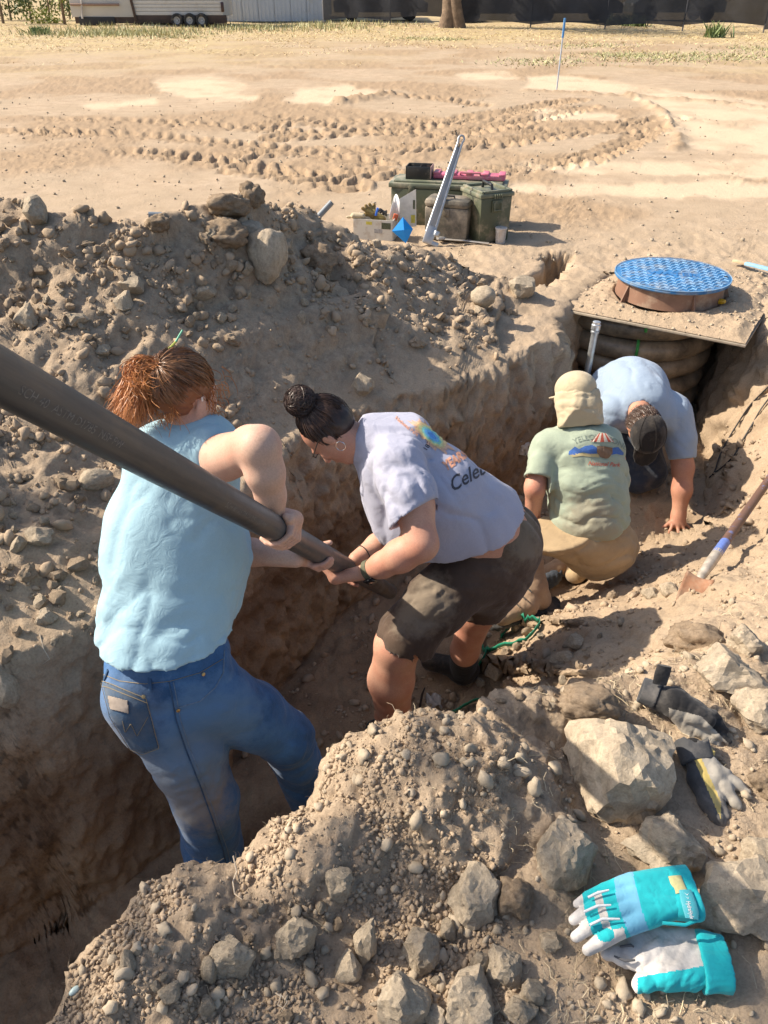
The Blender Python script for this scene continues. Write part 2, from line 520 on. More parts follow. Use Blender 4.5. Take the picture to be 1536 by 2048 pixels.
def soil_material():
    m, nt, b = node_mat('dry_soil')
    co = objco(nt)
    def attr(n):
        a = nt.nodes.new('ShaderNodeAttribute'); a.attribute_name = n; return a.outputs['Fac']
    geo = N(nt, 'ShaderNodeNewGeometry')
    n0 = noise(nt, co, .9, 5, .6); n1 = noise(nt, co, 4.5, 8, .65); n2 = noise(nt, co, 28, 8, .7); n3 = noise(nt, co, 130, 5, .7)
    base = mixc(nt, ramp(nt, n1, [(.35, 0.), (.65, 1.)]), (.36, .272, .186), (.465, .36, .256))
    base = mixc(nt, ramp(nt, n0, [(.40, 0.), (.62, .7)]), base, (.38, .295, .205))
    loosec = mixc(nt, ramp(nt, n2, [(.35, 0.), (.7, 1.)]), (.295, .224, .158), (.44, .345, .245))
    base = mixc(nt, attr('loose'), base, loosec)
    base = mixc(nt, attr('scuff'), base, (.345, .250, .162))
    base = mixc(nt, attr('pale'), base, (.56, .44, .31))
    strawc = mixc(nt, ramp(nt, n1, [(.4, 0.), (.6, 1.)]), (.50, .40, .20), (.40, .31, .18))
    sm = nt.nodes.new('ShaderNodeMath'); sm.operation = 'MULTIPLY'
    nt.links.new(attr('straw'), sm.inputs[0]); nt.links.new(ramp(nt, noise(nt, co, 1.3, 6, .7), [(.35, 0.15), (.6, 1.)]), sm.inputs[1])
    base = mixc(nt, sm.outputs[0], base, strawc)
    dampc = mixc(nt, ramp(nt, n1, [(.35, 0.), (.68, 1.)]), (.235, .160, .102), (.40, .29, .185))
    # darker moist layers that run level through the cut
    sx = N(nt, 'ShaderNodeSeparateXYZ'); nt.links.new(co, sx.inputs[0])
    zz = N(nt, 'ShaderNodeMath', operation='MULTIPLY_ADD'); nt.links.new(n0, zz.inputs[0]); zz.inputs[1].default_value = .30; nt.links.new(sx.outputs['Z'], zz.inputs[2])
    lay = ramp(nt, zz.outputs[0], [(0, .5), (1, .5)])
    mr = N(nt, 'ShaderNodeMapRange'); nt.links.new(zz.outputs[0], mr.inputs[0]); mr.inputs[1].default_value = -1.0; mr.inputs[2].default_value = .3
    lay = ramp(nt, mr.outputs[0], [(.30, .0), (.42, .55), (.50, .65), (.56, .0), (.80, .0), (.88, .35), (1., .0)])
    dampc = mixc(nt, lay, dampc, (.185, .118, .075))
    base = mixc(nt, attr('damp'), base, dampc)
    sp = ramp(nt, n3, [(.30, .78), (.5, 1.0), (.72, 1.15)])
    base = mixc(nt, 1.0, base, sp, 'MULTIPLY')
    nt.links.new(base, b.inputs['Base Color'])
    b.inputs['Roughness'].default_value = .95
    b.inputs['Specular IOR Level'].default_value = .15
    k = bump(nt, b, n1, .02, .5)
    k = bump(nt, b, n2, .010, .8, k)
    k = bump(nt, b, n3, .003, .9, k)
    bump(nt, b, noise(nt, co, 420, 3, .7), .0012, .8, k)
    return m

MAT_SOIL = soil_material()
g_me, GV, GN, GM = build_ground()
ground = link('ground', g_me, MAT_SOIL)
tag(ground, kind='structure')
bpy.context.view_layer.update()
GSH = GV.shape[:2]

def drop(x, y, z0=3.0):
    """ground point and normal under (x, y)"""
    ok, loc, nor, _ = ground.ray_cast(Vector((x, y, z0)), Vector((0, 0, -1)))
    return (loc, nor) if ok else (Vector((x, y, 0)), Vector((0, 0, 1)))

def hit(u, v):
    """ground point and normal met by the sight line of pixel (u, v)"""
    r = Vector(ray(u, v)).normalized()
    ok, loc, nor, _ = ground.ray_cast(Vector(CC), r)
    return (loc, nor) if ok else (Vector(G(u, v)), Vector((0, 0, 1)))
# ------------------------------------------------------------------ soft bodies from blended volumes
import openvdb
class Vol:
    """signed distance volume sampled on a grid; shapes blend smoothly, cuts are crisp"""
    def __init__(self, lo, hi, h):
        self.lo = np.array(lo, float); self.h = h
        n = np.ceil((np.array(hi) - self.lo) / h).astype(int) + 1
        self.n = n
        self.D = np.full(n, .08, np.float32)
        self.log = []
    @staticmethod
    def around(pts, pad, h):
        p = np.array(pts); return Vol(p.min(0) - pad, p.max(0) + pad, h)
    def _sl(self, lo, hi):
        a = np.clip(np.floor((np.array(lo) - self.lo) / self.h).astype(int), 0, self.n - 1)
        b = np.clip(np.ceil((np.array(hi) - self.lo) / self.h).astype(int) + 1, 1, self.n)
        b = np.maximum(b, a + 1)
        sl = tuple(slice(a[i], b[i]) for i in range(3))
        ax = [self.lo[i] + self.h * np.arange(a[i], b[i]) for i in range(3)]
        X, Y, Z = np.meshgrid(*ax, indexing='ij')
        return sl, np.stack([X, Y, Z], -1).astype(np.float32)
    def _join(self, sl, d, k):
        A = self.D[sl]
        if k <= 0: self.D[sl] = np.minimum(A, d); return
        h = np.clip(.5 + .5 * (A - d) / k, 0, 1)
        self.D[sl] = A + (d - A) * h - k * h * (1 - h)
    def cap(self, a, b, ra, rb=None, k=.02, wd=None, sa=1.0, sb=None):
        """tapered capsule a-b; wd = direction stretched by the factor sa (at a) and sb (at b)"""
        rb = ra if rb is None else rb; sb = sa if sb is None else sb
        self.log.append((a, b, ra, rb, k, wd, sa, sb))
        a = np.array(a, np.float32); b = np.array(b, np.float32)
        pad = max(ra * max(sa, 1), rb * max(sb, 1)) + .05
        sl, p = self._sl(np.minimum(a, b) - pad, np.maximum(a, b) + pad)
        ab = b - a; L2 = float(ab @ ab) + 1e-9
        q = p - a
        t = np.clip((q @ ab) / L2, 0, 1)
        q = q - t[..., None] * ab
        r = ra + (rb - ra) * t
        if wd is not None:
            w = np.array(wd, np.float32); w /= np.linalg.norm(w)
            s = sa + (sb - sa) * t
            qw = q @ w
            q = q + (qw / s - qw)[..., None] * w
        self._join(sl, np.linalg.norm(q, axis=-1) - r, k)
        return self
    def chain(self, pts, rs, k=.02, wd=None, ss=None):
        for i in range(len(pts) - 1):
            self.cap(pts[i], pts[i + 1], rs[i], rs[i + 1], k if i == 0 else min(k, .03), wd, 1.0 if ss is None else ss[i], None if ss is None else ss[i + 1])
        return self
    def replay(self, log, off=.008):
        """lays a garment just outside the given body shapes"""
        for (a, b, ra, rb, k, wd, sa, sb) in log: self.cap(a, b, ra + off, rb + off, k, wd, sa, sb)
        return self
    def ell(self, c, r, k=.02, R=None):
        c = np.array(c, np.float32); r = np.array(r, np.float32)
        sl, p = self._sl(c - r.max() - .05, c + r.max() + .05)
        q = p - c
        if R is not None: q = q @ np.array(R, np.float32)
        L = np.linalg.norm(q / r, axis=-1); g = np.linalg.norm(q / (r * r), axis=-1) + 1e-9
        self._join(sl, L * (L - 1) / g, k)
        return self
    def cut(self, pt, nrm, k=0.0):
        """keeps the side away from nrm"""
        sl, p = self._sl(self.lo, self.lo + self.h * self.n)
        nrm = np.array(nrm, np.float32); nrm /= np.linalg.norm(nrm)
        self.D = np.maximum(self.D, (p - np.array(pt, np.float32)) @ nrm)
        return self
    def sub(self, a, b, ra, rb=None, wd=None, s=1.0):
        rb = ra if rb is None else rb
        a = np.array(a, np.float32); b = np.array(b, np.float32)
        pad = max(ra, rb) * max(s, 1) + .05
        sl, p = self._sl(np.minimum(a, b) - pad, np.maximum(a, b) + pad)
        ab = b - a; q = p - a
        t = np.clip((q @ ab) / (float(ab @ ab) + 1e-9), 0, 1); q = q - t[..., None] * ab
        if wd is not None:
            w = np.array(wd, np.float32); w /= np.linalg.norm(w); qw = q @ w; q = q + (qw / s - qw)[..., None] * w
        d = np.linalg.norm(q, axis=-1) - (ra + (rb - ra) * t)
        self.D[sl] = np.maximum(self.D[sl], -d)
        return self
    def fold(self, fn, band=.02):
        band = min(band, .02)
        """adds a displacement fn(points) close to the surface"""
        idx = np.argwhere(np.abs(self.D) < band)
        p = self.lo + idx * self.h
        self.D[tuple(idx.T)] += fn(p.astype(np.float32)).astype(np.float32)
        return self
    def mesh(self, name, mat, parent, sm=1, extra=()):
        g = openvdb.FloatGrid(.08)
        g.copyFromArray(np.ascontiguousarray(self.D))
        pts, quads = g.convertToQuads(isovalue=0.0)
        v = pts.astype(np.float64) * self.h + self.lo
        quads = quads[:, ::-1].astype(np.int32)
        # light Laplacian smoothing removes voxel steps
        for _ in range(sm):
            acc = np.zeros_like(v); cnt = np.zeros(len(v))
            for i in range(4):
                a, b = quads[:, i], quads[:, (i + 1) % 4]
                for q in range(3):
                    acc[:, q] += np.bincount(a, v[b, q], len(v)) + np.bincount(b, v[a, q], len(v))
                cnt += np.bincount(a, minlength=len(v)) + np.bincount(b, minlength=len(v))
            v = v * .5 + acc / cnt[:, None] * .5
        a, b, c = v[quads[:, 0]], v[quads[:, 1]], v[quads[:, 2]]
        if np.einsum('ij,ij->i', a - a.mean(0), np.cross(b - a.mean(0), c - a.mean(0))).sum() < 0: quads = quads[:, ::-1]
        if name is None: return v, quads
        for v2, q2 in extra:
            quads = np.concatenate([quads, q2 + len(v)]); v = np.concatenate([v, v2])
        return link(name, mesh_np(name, v, quads), mat, parent)

def noise_folds(amp, scale, axis=None, stretch=3.0, seed=0, mask=None, sharp=True):
    """cloth folds: noise stretched along an axis"""
    def fn(p):
        q = p.copy()
        if axis is not None:
            a = np.array(axis, np.float32); a /= np.linalg.norm(a)
            al = q @ a
            q = q - (al * (1 - 1 / (stretch * 1.7)))[:, None] * a
        w = np.stack([perlin(p * 5, seed + 1), perlin(p * 5, seed + 2), perlin(p * 5, seed + 3)], -1) * .05
        n = perlin((q + w) * scale, seed) + .5 * perlin((q + w) * scale * 2.1, seed + 4)
        if sharp: n = np.clip(1 - np.abs(n) * 2.0, -.6, 1); n = (n * np.abs(n) * .95 + n * .25)
        r = n * amp * .62
        if mask is not None: r = r * mask(p)
        return r
    return fn

def ballmask(c, r, inner=.3):
    c = np.array(c, np.float32)
    return lambda p: 1 - smooth((np.linalg.norm(p - c, axis=-1) / r - inner) / (1 - inner))

def inplane(v, n):
    v = np.array(v, float); n = np.array(n, float); n /= np.linalg.norm(n)
    v = v - n * (v @ n); return v / np.linalg.norm(v)

def fingers(V, lst, k=.006):
    """each finger: list of (u, v, depth) joints and a base radius"""
    for pts, r in lst:
        w = [P(*q) for q in pts]; n = len(w)
        rs = [r * (1 - .16 * i / (n - 1)) for i in range(n)]
        for i in range(n - 1): V.cap(w[i], w[i + 1], rs[i], rs[i + 1], k)

def strands(name, roots, mat, parent, width=.0012, keep=1.0):
    """hair: list of (n,3) polylines turned into thin ribbons, one mesh"""
    vs, fs = [], []; base = 0; rr = np.random.default_rng(1)
    for pl in roots:
        pl = np.asarray(pl); n = len(pl)
        t = np.gradient(pl, axis=0); t /= np.linalg.norm(t, axis=1)[:, None] + 1e-9
        s = np.cross(t, FW * .8 + rr.normal(size=3) * .35); s /= np.linalg.norm(s, axis=1)[:, None] + 1e-9
        wid = (width * 1.25 * (1 - .75 * (np.linspace(0, 1, n)) ** 2))[:, None]
        vs.append(np.stack([pl + s * wid, pl - s * wid], 1).reshape(-1, 3))
        i = np.arange(n - 1)
        fs.append(np.stack([2 * i, 2 * i + 1, 2 * i + 3, 2 * i + 2], -1) + base)
        base += n * 2
    me = mesh_np(name, np.concatenate(vs), np.concatenate(fs))
    return link(name, me, mat, parent)

def bez(p0, p1, p2, p3, n):
    t = np.linspace(0, 1, n)[:, None]
    return (1 - t) ** 3 * p0 + 3 * (1 - t) ** 2 * t * p1 + 3 * (1 - t) * t * t * p2 + t ** 3 * p3

# ---- cloth, skin and hair materials
def cloth_mat(name, col, var=.10, rough=.9, dirt=None, dirt_light_pos=None, dirt_amt=.4, weave=900, heather=0, dsc=9, extra=None):
    m, nt, b = node_mat(name)
    co = objco(nt)
    n1 = noise(nt, co, 7, 5)
    c = mixc(nt, ramp(nt, n1, [(.3, 0.), (.7, 1.)]), tuple(x * (1 - var) for x in col), tuple(min(1, x * (1 + var)) for x in col))
    if heather:
        c = mixc(nt, 1.0, c, ramp(nt, noise(nt, co, 320, 3, .8), [(.3, 1 - heather), (.7, 1 + heather)]), 'MULTIPLY')
    if dirt:
        f = ramp(nt, noise(nt, co, dsc, 9, .68), [(.60 - dirt_amt * .3, 0.), (.80 - dirt_amt * .2, .85)])
        c = mixc(nt, f, c, dirt)
    for (ctr, rad, dcol, amt) in (dirt_light_pos or []):  # soft patches
        vm = N(nt, 'ShaderNodeVectorMath', operation='DISTANCE'); nt.links.new(co, vm.inputs[0]); vm.inputs[1].default_value = tuple(ctr)
        mm = N(nt, 'ShaderNodeMath', operation='MULTIPLY_ADD'); nt.links.new(noise(nt, co, 14, 6, .7), mm.inputs[0]); mm.inputs[1].default_value = -rad * 1.6
        nt.links.new(vm.outputs['Value'], mm.inputs[2])
        f = ramp(nt, mm.outputs[0], [(0.0, amt), (max(.01, rad * .55), 0.0)])
        c = mixc(nt, f, c, dcol)
    nt.links.new(c, b.inputs['Base Color'])
    b.inputs['Roughness'].default_value = rough
    b.inputs['Specular IOR Level'].default_value = .2
    b.inputs['Sheen Weight'].default_value = .15
    k = bump(nt, b, noise(nt, co, 20, 5, .55, 1.4), .007, .5)
    bump(nt, b, noise(nt, co, weave, 2), .0006, .5, k)
    return m

def skin_mat(name, col, red):
    m, nt, b = node_mat(name)
    co = objco(nt)
    c = mixc(nt, ramp(nt, noise(nt, co, 9, 4, .55), [(.38, 0.), (.66, 1.)]), col, red)
    c = mixc(nt, ramp(nt, noise(nt, co, 34, 7, .7), [(.56, 0.), (.74, .38)]), c, tuple(x * .62 for x in red))
    c = mixc(nt, 1.0, c, ramp(nt, noise(nt, co, 220, 4, .7), [(.3, .86), (.7, 1.08)]), 'MULTIPLY')
    nt.links.new(c, b.inputs['Base Color'])
    b.inputs['Roughness'].default_value = .58
    b.inputs['Specular IOR Level'].default_value = .4
    b.inputs['Subsurface Weight'].default_value = .05
    b.inputs['Subsurface Radius'].default_value = (.012, .005, .003)
    b.inputs['Subsurface Scale'].default_value = 1.0
    bump(nt, b, noise(nt, co, 420, 3), .0007, .6)
    return m

def hair_mat(name, c0, c1, sc=60):
    m, nt, b = node_mat(name)
    co = objco(nt)
    g = N(nt, 'ShaderNodeNewGeometry')
    f = ramp(nt, g.outputs['Random Per Island'], [(0, 0.), (1, 1.)])
    c = mixc(nt, f, c0, c1)
    c = mixc(nt, ramp(nt, noise(nt, co, sc, 3), [(.35, 0.), (.7, .5)]), c, c1)
    nt.links.new(c, b.inputs['Base Color'])
    b.inputs['Roughness'].default_value = .42
    b.inputs['Specular IOR Level'].default_value = .45
    return m

def printed(name, shapes, surf, origin, ex, ey, eproj, parent, off=.0015):
    """flat print laid on a garment: shapes = list of (bmesh-ready polygons in 2D, material); projected along eproj"""
    from mathutils import Vector as Vc
    dg = bpy.context.evaluated_depsgraph_get()
    bvh = BVHTree.FromObject(surf, dg)
    out = []
    for sname, verts, faces, mat in shapes:
        vs = []
        ok = True
        for x, y in verts:
            o = Vc(origin) + Vc(ex) * x + Vc(ey) * y
            loc, nor, idx, dist = bvh.ray_cast(o - Vc(eproj) * .5, Vc(eproj))
            if loc is None: vs.append(None); continue
            if nor.dot(Vc(eproj)) > 0: nor = -nor
            vs.append(loc - Vc(eproj) * off)
        good = [f for f in faces if all(vs[i] is not None for i in f)]
        if not good: continue
        used = sorted({i for f in good for i in f}); mp = {i: k for k, i in enumerate(used)}
        me = bpy.data.meshes.new(sname)
        me.from_pydata([vs[i] for i in used], [], [[mp[i] for i in f] for f in good]); me.update()
        out.append(link(sname, me, mat, parent))
    return out

def shape_grid(poly, step=.006):
    """2D polygon filled by small triangles so that it can follow a curved surface"""
    bm = bmesh.new()
    vs = [bm.verts.new((x, y, 0)) for x, y in poly]
    bm.faces.new(vs)
    bmesh.ops.triangulate(bm, faces=bm.faces)
    for _ in range(6):
        e = [q for q in bm.edges if q.calc_length() > step]
        if not e: break
        bmesh.ops.subdivide_edges(bm, edges=e, cuts=1)
        bmesh.ops.triangulate(bm, faces=bm.faces)
    bm.verts.index_update()
    V = [(v.co.x, v.co.y) for v in bm.verts]; Fc = [[v.index for v in f.verts] for f in bm.faces]
    bm.free(); return V, Fc

def text_shape(txt, size, x0, y0, shear=0.0, step=.008, arc=None, bold=0.0, align='LEFT'):
    cu = bpy.data.curves.new('lettering', 'FONT'); cu.body = txt; cu.size = size; cu.shear = shear; cu.align_x = align
    cu.offset = bold; cu.resolution_u = 3
    o = bpy.data.objects.new('lettering', cu); COL.objects.link(o)
    bpy.context.view_layer.update()
    me = o.to_mesh(); bm = bmesh.new(); bm.from_mesh(me); o.to_mesh_clear()
    bpy.data.objects.remove(o); bpy.data.curves.remove(cu)
    bmesh.ops.triangulate(bm, faces=bm.faces)
    for _ in range(4):
        e = [q for q in bm.edges if q.calc_length() > step]
        if not e: break
        bmesh.ops.subdivide_edges(bm, edges=e, cuts=1); bmesh.ops.triangulate(bm, faces=bm.faces)
    bm.verts.index_update()
    V = []
    for v in bm.verts:
        x, y = v.co.x, v.co.y
        if arc:
            a = x / arc; r = arc + y
            V.append((x0 + r * math.sin(a), y0 + r * math.cos(a) - arc))
        else: V.append((x0 + x, y0 + y))
    Fc = [[v.index for v in f.verts] for f in bm.faces]
    bm.free(); return V, Fc
# ------------------------------------------------------------------ people and the pipe they carry
PIPE_R = .034
PIPE_A = P(0, 753, .93); PIPE_B = P(770, 1178, 3.36)
def pipe_at(u):
    """point of the pipe axis seen at column u (depth along the pipe is linear in 1/depth)"""
    lo, hi = -.4, 1.6
    for _ in range(50):
        m = (lo + hi) / 2; q = PIPE_A + (PIPE_B - PIPE_A) * m - CC
        if 768 + FPX * q[0] / (q @ FW) < u: lo = m
        else: hi = m
    return PIPE_A + (PIPE_B - PIPE_A) * lo
PIPE_T = (PIPE_B - PIPE_A) / np.linalg.norm(PIPE_B - PIPE_A)
CX = np.array([1., 0, 0]); CY = UPV.copy(); CZ = -FW      # lens axes: right, up, towards the lens

def hand_on_pipe(HB, u, toward, wrist, palm_ang, thumb_ang, spread=.0225, n=4, r=.0080, dirn=1, flen=.075, a_tip=150, along=0.0):
    """hand that wraps the pipe. angles in degrees round the pipe: 0 = lens side, 90 = up. fingers run from palm_ang by dirn*a_tip."""
    c0 = pipe_at(u)
    V = Vol(np.minimum(c0, wrist) - .115, np.maximum(c0, wrist) + .110, .0019)
    e0 = -FW - PIPE_T * (-FW @ PIPE_T); e0 /= np.linalg.norm(e0)
    e1 = np.cross(PIPE_T, e0); 
    if e1[2] < 0: e1 = -e1
    def pt(ang, s, off):
        a = math.radians(ang)
        return c0 + PIPE_T * s + (e0 * math.cos(a) + e1 * math.sin(a)) * (PIPE_R + off)
    # palm
    knuck = [pt(palm_ang + dirn * 38, (k - 1.5) * spread, .012) for k in range(4)]
    heel = pt(palm_ang - dirn * 18, along, .016)
    for k in range(4):
        V.cap(heel + PIPE_T * (k - 1.5) * .013, knuck[k], .0135, .0092, .009)
    V.cap(wrist, heel, .0255, .020, .02)
    lens = [.92, 1.0, .96, .8]
    for k in range(4):
        s = (k - 1.5) * spread
        st = palm_ang + dirn * 38
        A = a_tip * lens[k]
        prev = knuck[k]
        for j in range(1, 6):
            q = pt(st + dirn * A * j / 5, s * (1 - .05 * j), r * .95)
            kn_ = 1.10 if j in (1, 3) else .97
            V.cap(prev, q, r * (1 - .03 * j) * kn_, r * (1 - .03 * (j + 1)), .0015)
            prev = q
    # thumb leaves the side of the palm
    sgn = 1 if thumb_ang[1] > 0 else -1
    b = heel + PIPE_T * sgn * .022
    m1 = pt(palm_ang + thumb_ang[0] * .45, sgn * .042, .012)
    m2 = pt(palm_ang + thumb_ang[0], sgn * .052, .009)
    V.cap(b, m1, .0135, .0110, .010); V.cap(m1, m2, .0110, .0085, .004)
    HB.append(V.mesh(None, None, None, 1))

def head(V, c, fwd, up, s=1.0, jaw=1.0):
    """skull, face, nose, ears on the volume V; returns local axes"""
    f = np.array(fwd, float); f /= np.linalg.norm(f)
    u = np.array(up, float); u -= f * (u @ f); u /= np.linalg.norm(u)
    r = np.cross(f, u)
    R = np.stack([r, f, u], 1)
    L = lambda x, y, z: np.array(c) + (r * x + f * y + u * z) * s
    V.ell(L(0, -.012, .03), np.array([.074, .094, .082]) * s, .02, R)
    V.ell(L(0, .028, -.035), np.array([.058, .066, .078]) * s, .03, R)
    V.ell(L(0, .062, -.090), np.array([.028, .026, .022]) * s, .03, R)       # chin
    V.cap(L(0, .088, .012), L(0, .112, -.022), .008 * s, .012 * s, .012)       # nose
    V.cap(L(-.03, .082, .026), L(.03, .082, .026), .010 * s, .010 * s, .012)   # brow
    V.cap(L(-.02, .086, -.052), L(.02, .086, -.052), .008 * s, .008 * s, .010) # lips
    for q in (-1, 1):
        V.ell(L(q * .034, .070, -.012), np.array([.018, .016, .014]) * s, .015, R)
        V.ell(L(q * .076, -.012, -.008), np.array([.007, .018, .030]) * s, .006, R)   # ear
    return L, r, f, u

SKIN_PALE = skin_mat('fair_freckled_skin', (.60, .39, .29), (.57, .31, .225))
SKIN_WARM = skin_mat('sun_reddened_skin', (.56, .31, .215), (.50, .225, .15))
SKIN_TAN = skin_mat('tanned_skin', (.50, .26, .17), (.44, .20, .13))

# ================= woman in the pale blue sleeveless shirt
def lens_dir(x, y, z):
    """direction given along the lens axes: right, up, towards the lens"""
    return CX * x + CY * y + CZ * z

def person_one():
    root = empty('person', P(410, 1790, 2.6), 'person with ginger hair in pale blue sleeveless shirt and blue jeans, back to us', 'person')
    allp = [P(200, 700, 2.0), P(700, 1800, 2.9), P(180, 1300, 2.3), P(560, 850, 1.7), P(700, 1100, 2.5)]
    # --- body
    V = Vol.around([P(260, 700, 2.15), P(720, 1180, 2.5), P(240, 1250, 2.3), P(560, 850, 1.7), P(300, 1300, 2.0)], .10, .0058)
    HB = []
    L, hr, hf, hu = head(V, P(368, 790, 2.04), (.50, .80, -.34), (.25, .35, .9), .98)
    V.cap(P(385, 830, 2.06), P(385, 900, 2.07), .054, .060, .03)
    V.log.clear()
    V.cap(P(305, 912, 2.10), P(420, 908, 2.07), .062, .062, .04)
    V.chain([P(370, 930, 2.1), P(350, 1100, 2.13), P(335, 1290, 2.15)], [.11, .125, .12], .05, CX, [1.2, 1.25, 1.2])
    torso = list(V.log)
    # right arm
    sh = P(447, 916, 2.0); el = P(519, 893, 1.81); wr = P(551, 1030, 1.92)
    V.cap(sh, el, .064, .045, .02)
    V.cap(P(500, 888, 1.84), el, .043, .042, .03)
    V.chain([el, P(530, 945, 1.84), P(541, 990, 1.885), wr], [.043, .046, .036, .026], .02)
    hand_on_pipe(HB, 556, None, wr, 62, (20, -1), dirn=-1, a_tip=128, spread=.0222)
    # left arm, in front of the belly
    el2 = P(410, 1090, 2.32); wr2 = P(592, 1118, 2.24)
    V.cap(P(300, 915, 2.12), el2, .058, .045, .04)
    V.chain([el2, P(505, 1105, 2.30), wr2], [.047, .040, .026], .02)
    hand_on_pipe(HB, 640, None, wr2, -95, (-150, 1), dirn=1, a_tip=78, spread=.0218)
    body = V.mesh('body', SKIN_PALE, root, 1, HB)
    # --- shirt
    sm = cloth_mat('pale_blue_jersey', (.32, .49, .57), .05, heather=.05)
    V = Vol.around([P(180, 860, 2.3), P(530, 1380, 2.3), P(190, 1300, 1.9), P(480, 880, 1.9)], .07, .0062)
    V.replay(torso, .008)
    V.cap(P(312, 908, 2.11), P(418, 900, 2.055), .074, .082, .03)
    V.cap(P(345, 882, 2.09), P(415, 872, 2.07), .058, .055, .05)
    V.chain([P(360, 940, 2.09), P(350, 1050, 2.12), P(345, 1120, 2.14), P(336, 1230, 2.14), P(336, 1300, 2.135), P(330, 1390, 2.13)],
            [.110, .135, .138, .140, .142, .145], .04, CX, [1.26, 1.36, 1.42, 1.32, 1.36, 1.36])
    V.cap(P(440, 1070, 2.25), P(400, 1080, 2.25), .085, .10, .06)
    V.cap(P(466, 1120, 2.22), P(440, 1170, 2.2), .055, .075, .06)
    # armhole and collar
    V.sub(P(468, 922, 1.99), P(548, 905, 1.83), .072, .095)
    V.sub(P(388, 820, 2.06), P(387, 872, 2.09), .060, .050)
    # hem
    h0 = P(310, 1352, 2.05)
    V.fold(noise_folds(.010, 6, (.5, 0, 1), 3.2, 3), .03)
    V.fold(noise_folds(.006, 15, (1, 0, -.2), 4.0, 8, lambda p: smooth((.42 - p[:, 2]) / .25)), .03)
    V.fold(noise_folds(.008, 17, (.5, .3, -.9), 5.0, 12, ballmask(P(420, 960, 2.0), .17)), .03)
    V.fold(lambda p: .004 * np.clip(perlin(p * 3.0, 31), -1, 1), .03)
    idx = V._sl(V.lo, V.lo + V.h * V.n)[1]
    hl = P(195, 1285, 2.1); hm = P(300, 1362, 1.97); hrr = P(480, 1258, 2.12)
    nrm = np.cross(hm - hl, hrr - hl); nrm /= np.linalg.norm(nrm)
    if nrm[2] > 0: nrm = -nrm
    d = (idx - hl.astype(np.float32)) @ nrm.astype(np.float32)
    V.D = np.maximum(V.D, d)
    V.sub(P(338, 1360, 2.16), P(336, 1300, 2.145), .138, .134, CX, 1.34)
    V.mesh('shirt', sm, root)
    # binding of the armhole
    # --- jeans
    dirty = (.30, .25, .19)
    jm = cloth_mat('blue_denim', (.042, .125, .285), .40, .85, dirt_light_pos=[(P(385, 1620, 2.1), .16, (.20, .18, .15), .8), (P(350, 1560, 2.1), .12, (.14, .20, .28), .5), (P(250, 1440, 2.05), .12, (.15, .18, .22), .4), (P(420, 1480, 2.1), .16, (.10, .20, .34), .7)], weave=1400, heather=.18)
    V = Vol.around([P(180, 1230, 2.3), P(700, 1700, 2.95), P(300, 1850, 2.7), P(190, 1400, 1.85)], .06, .0068)
    hipL = P(320, 1405, 2.19); hipR = P(420, 1385, 2.20)
    knL = P(412, 1600, 2.31); anL = P(440, 1790, 2.66)
    knR = P(572, 1475, 2.44); anR = P(650, 1660, 2.88)
    V.cap(P(338, 1262, 2.15), P(338, 1330, 2.17), .122, .130, .02, CX, 1.33, 1.30)
    V.cap(P(338, 1330, 2.17), P(340, 1390, 2.19), .130, .126, .04, CX, 1.28, 1.22)
    V.cap(P(275, 1400, 2.12), P(300, 1440, 2.15), .095, .088, .05)
    V.chain([hipL, P(372, 1500, 2.24), knL, P(425, 1690, 2.47), anL], [.118, .110, .096, .094, .098], .04)
    V.chain([hipR, P(505, 1430, 2.33), knR, P(610, 1560, 2.66), anR], [.110, .098, .086, .082, .088], .03)
    V.fold(noise_folds(.008, 8, (1, 0, -.25), 3.0, 21), .03)
    V.fold(noise_folds(.007, 17, (1, .1, .25), 3.5, 25, ballmask(P(420, 1560, 2.2), .2)), .03)
    V.fold(noise_folds(.006, 16, (1, .3, .5), 3.0, 27, ballmask(P(600, 1500, 2.45), .2)), .03)
    V.fold(noise_folds(.006, 14, (1, .3, -.5), 3.0, 28, ballmask(P(430, 1760, 2.6), .25)), .03)
    wl = P(188, 1300, 2.15); wm = P(310, 1330, 1.98); wq = P(478, 1262, 2.12)
    nrm = np.cross(wm - wl, wq - wl); nrm /= np.linalg.norm(nrm)
    if nrm[2] < 0: nrm = -nrm
    V.cut(wl + np.array([0, 0, .015]), nrm)
    V.cut(P(440, 1790, 2.68) - np.array([0, 0, .03]), (0, 0, -1))
    jeans = V.mesh('jeans', jm, root)
    # stitched details lying on the jeans
    dg = bpy.context.evaluated_depsgraph_get(); bvh = BVHTree.FromObject(jeans, dg)
    def on(u, v, off=.0015):
        r = Vector(ray(u, v)).normalized()
        loc, nor, i, dd = bvh.ray_cast(Vector(CC), r)
        return None if loc is None else (loc + nor * off, nor)
    def seam(name, pts, w, mat, n=60, par=jeans, th=.0012):
        pts = np.array(pts, float); s = np.linspace(0, len(pts) - 1, n)
        uv = np.stack([np.interp(s, range(len(pts)), pts[:, 0]), np.interp(s, range(len(pts)), pts[:, 1])], 1)
        w3 = [on(a, b, th) for a, b in uv]; w3 = [q[0] for q in w3 if q]
        if len(w3) > 3: MB().tube(w3, w, 6, flat=.5).build(name, mat, par)
    gold = simple_mat('tan_stitching', (.28, .22, .13), .8)
    dk = simple_mat('dark_denim_seam', (.030, .075, .155), .9, var=.3, scale=40)
    lt = simple_mat('worn_denim_edge', (.13, .19, .27), .9, var=.3, scale=60)
    brass = simple_mat('brass_rivet', (.45, .33, .16), .35, .9)
    side = [(338, 1364), (345, 1400), (352, 1440), (372, 1500), (400, 1570), (425, 1640), (446, 1700), (452, 1730)]
    seam('side_seam', side, .0032, dk); seam('side_seam', [(u + 9, v) for u, v in side], .0012, lt)
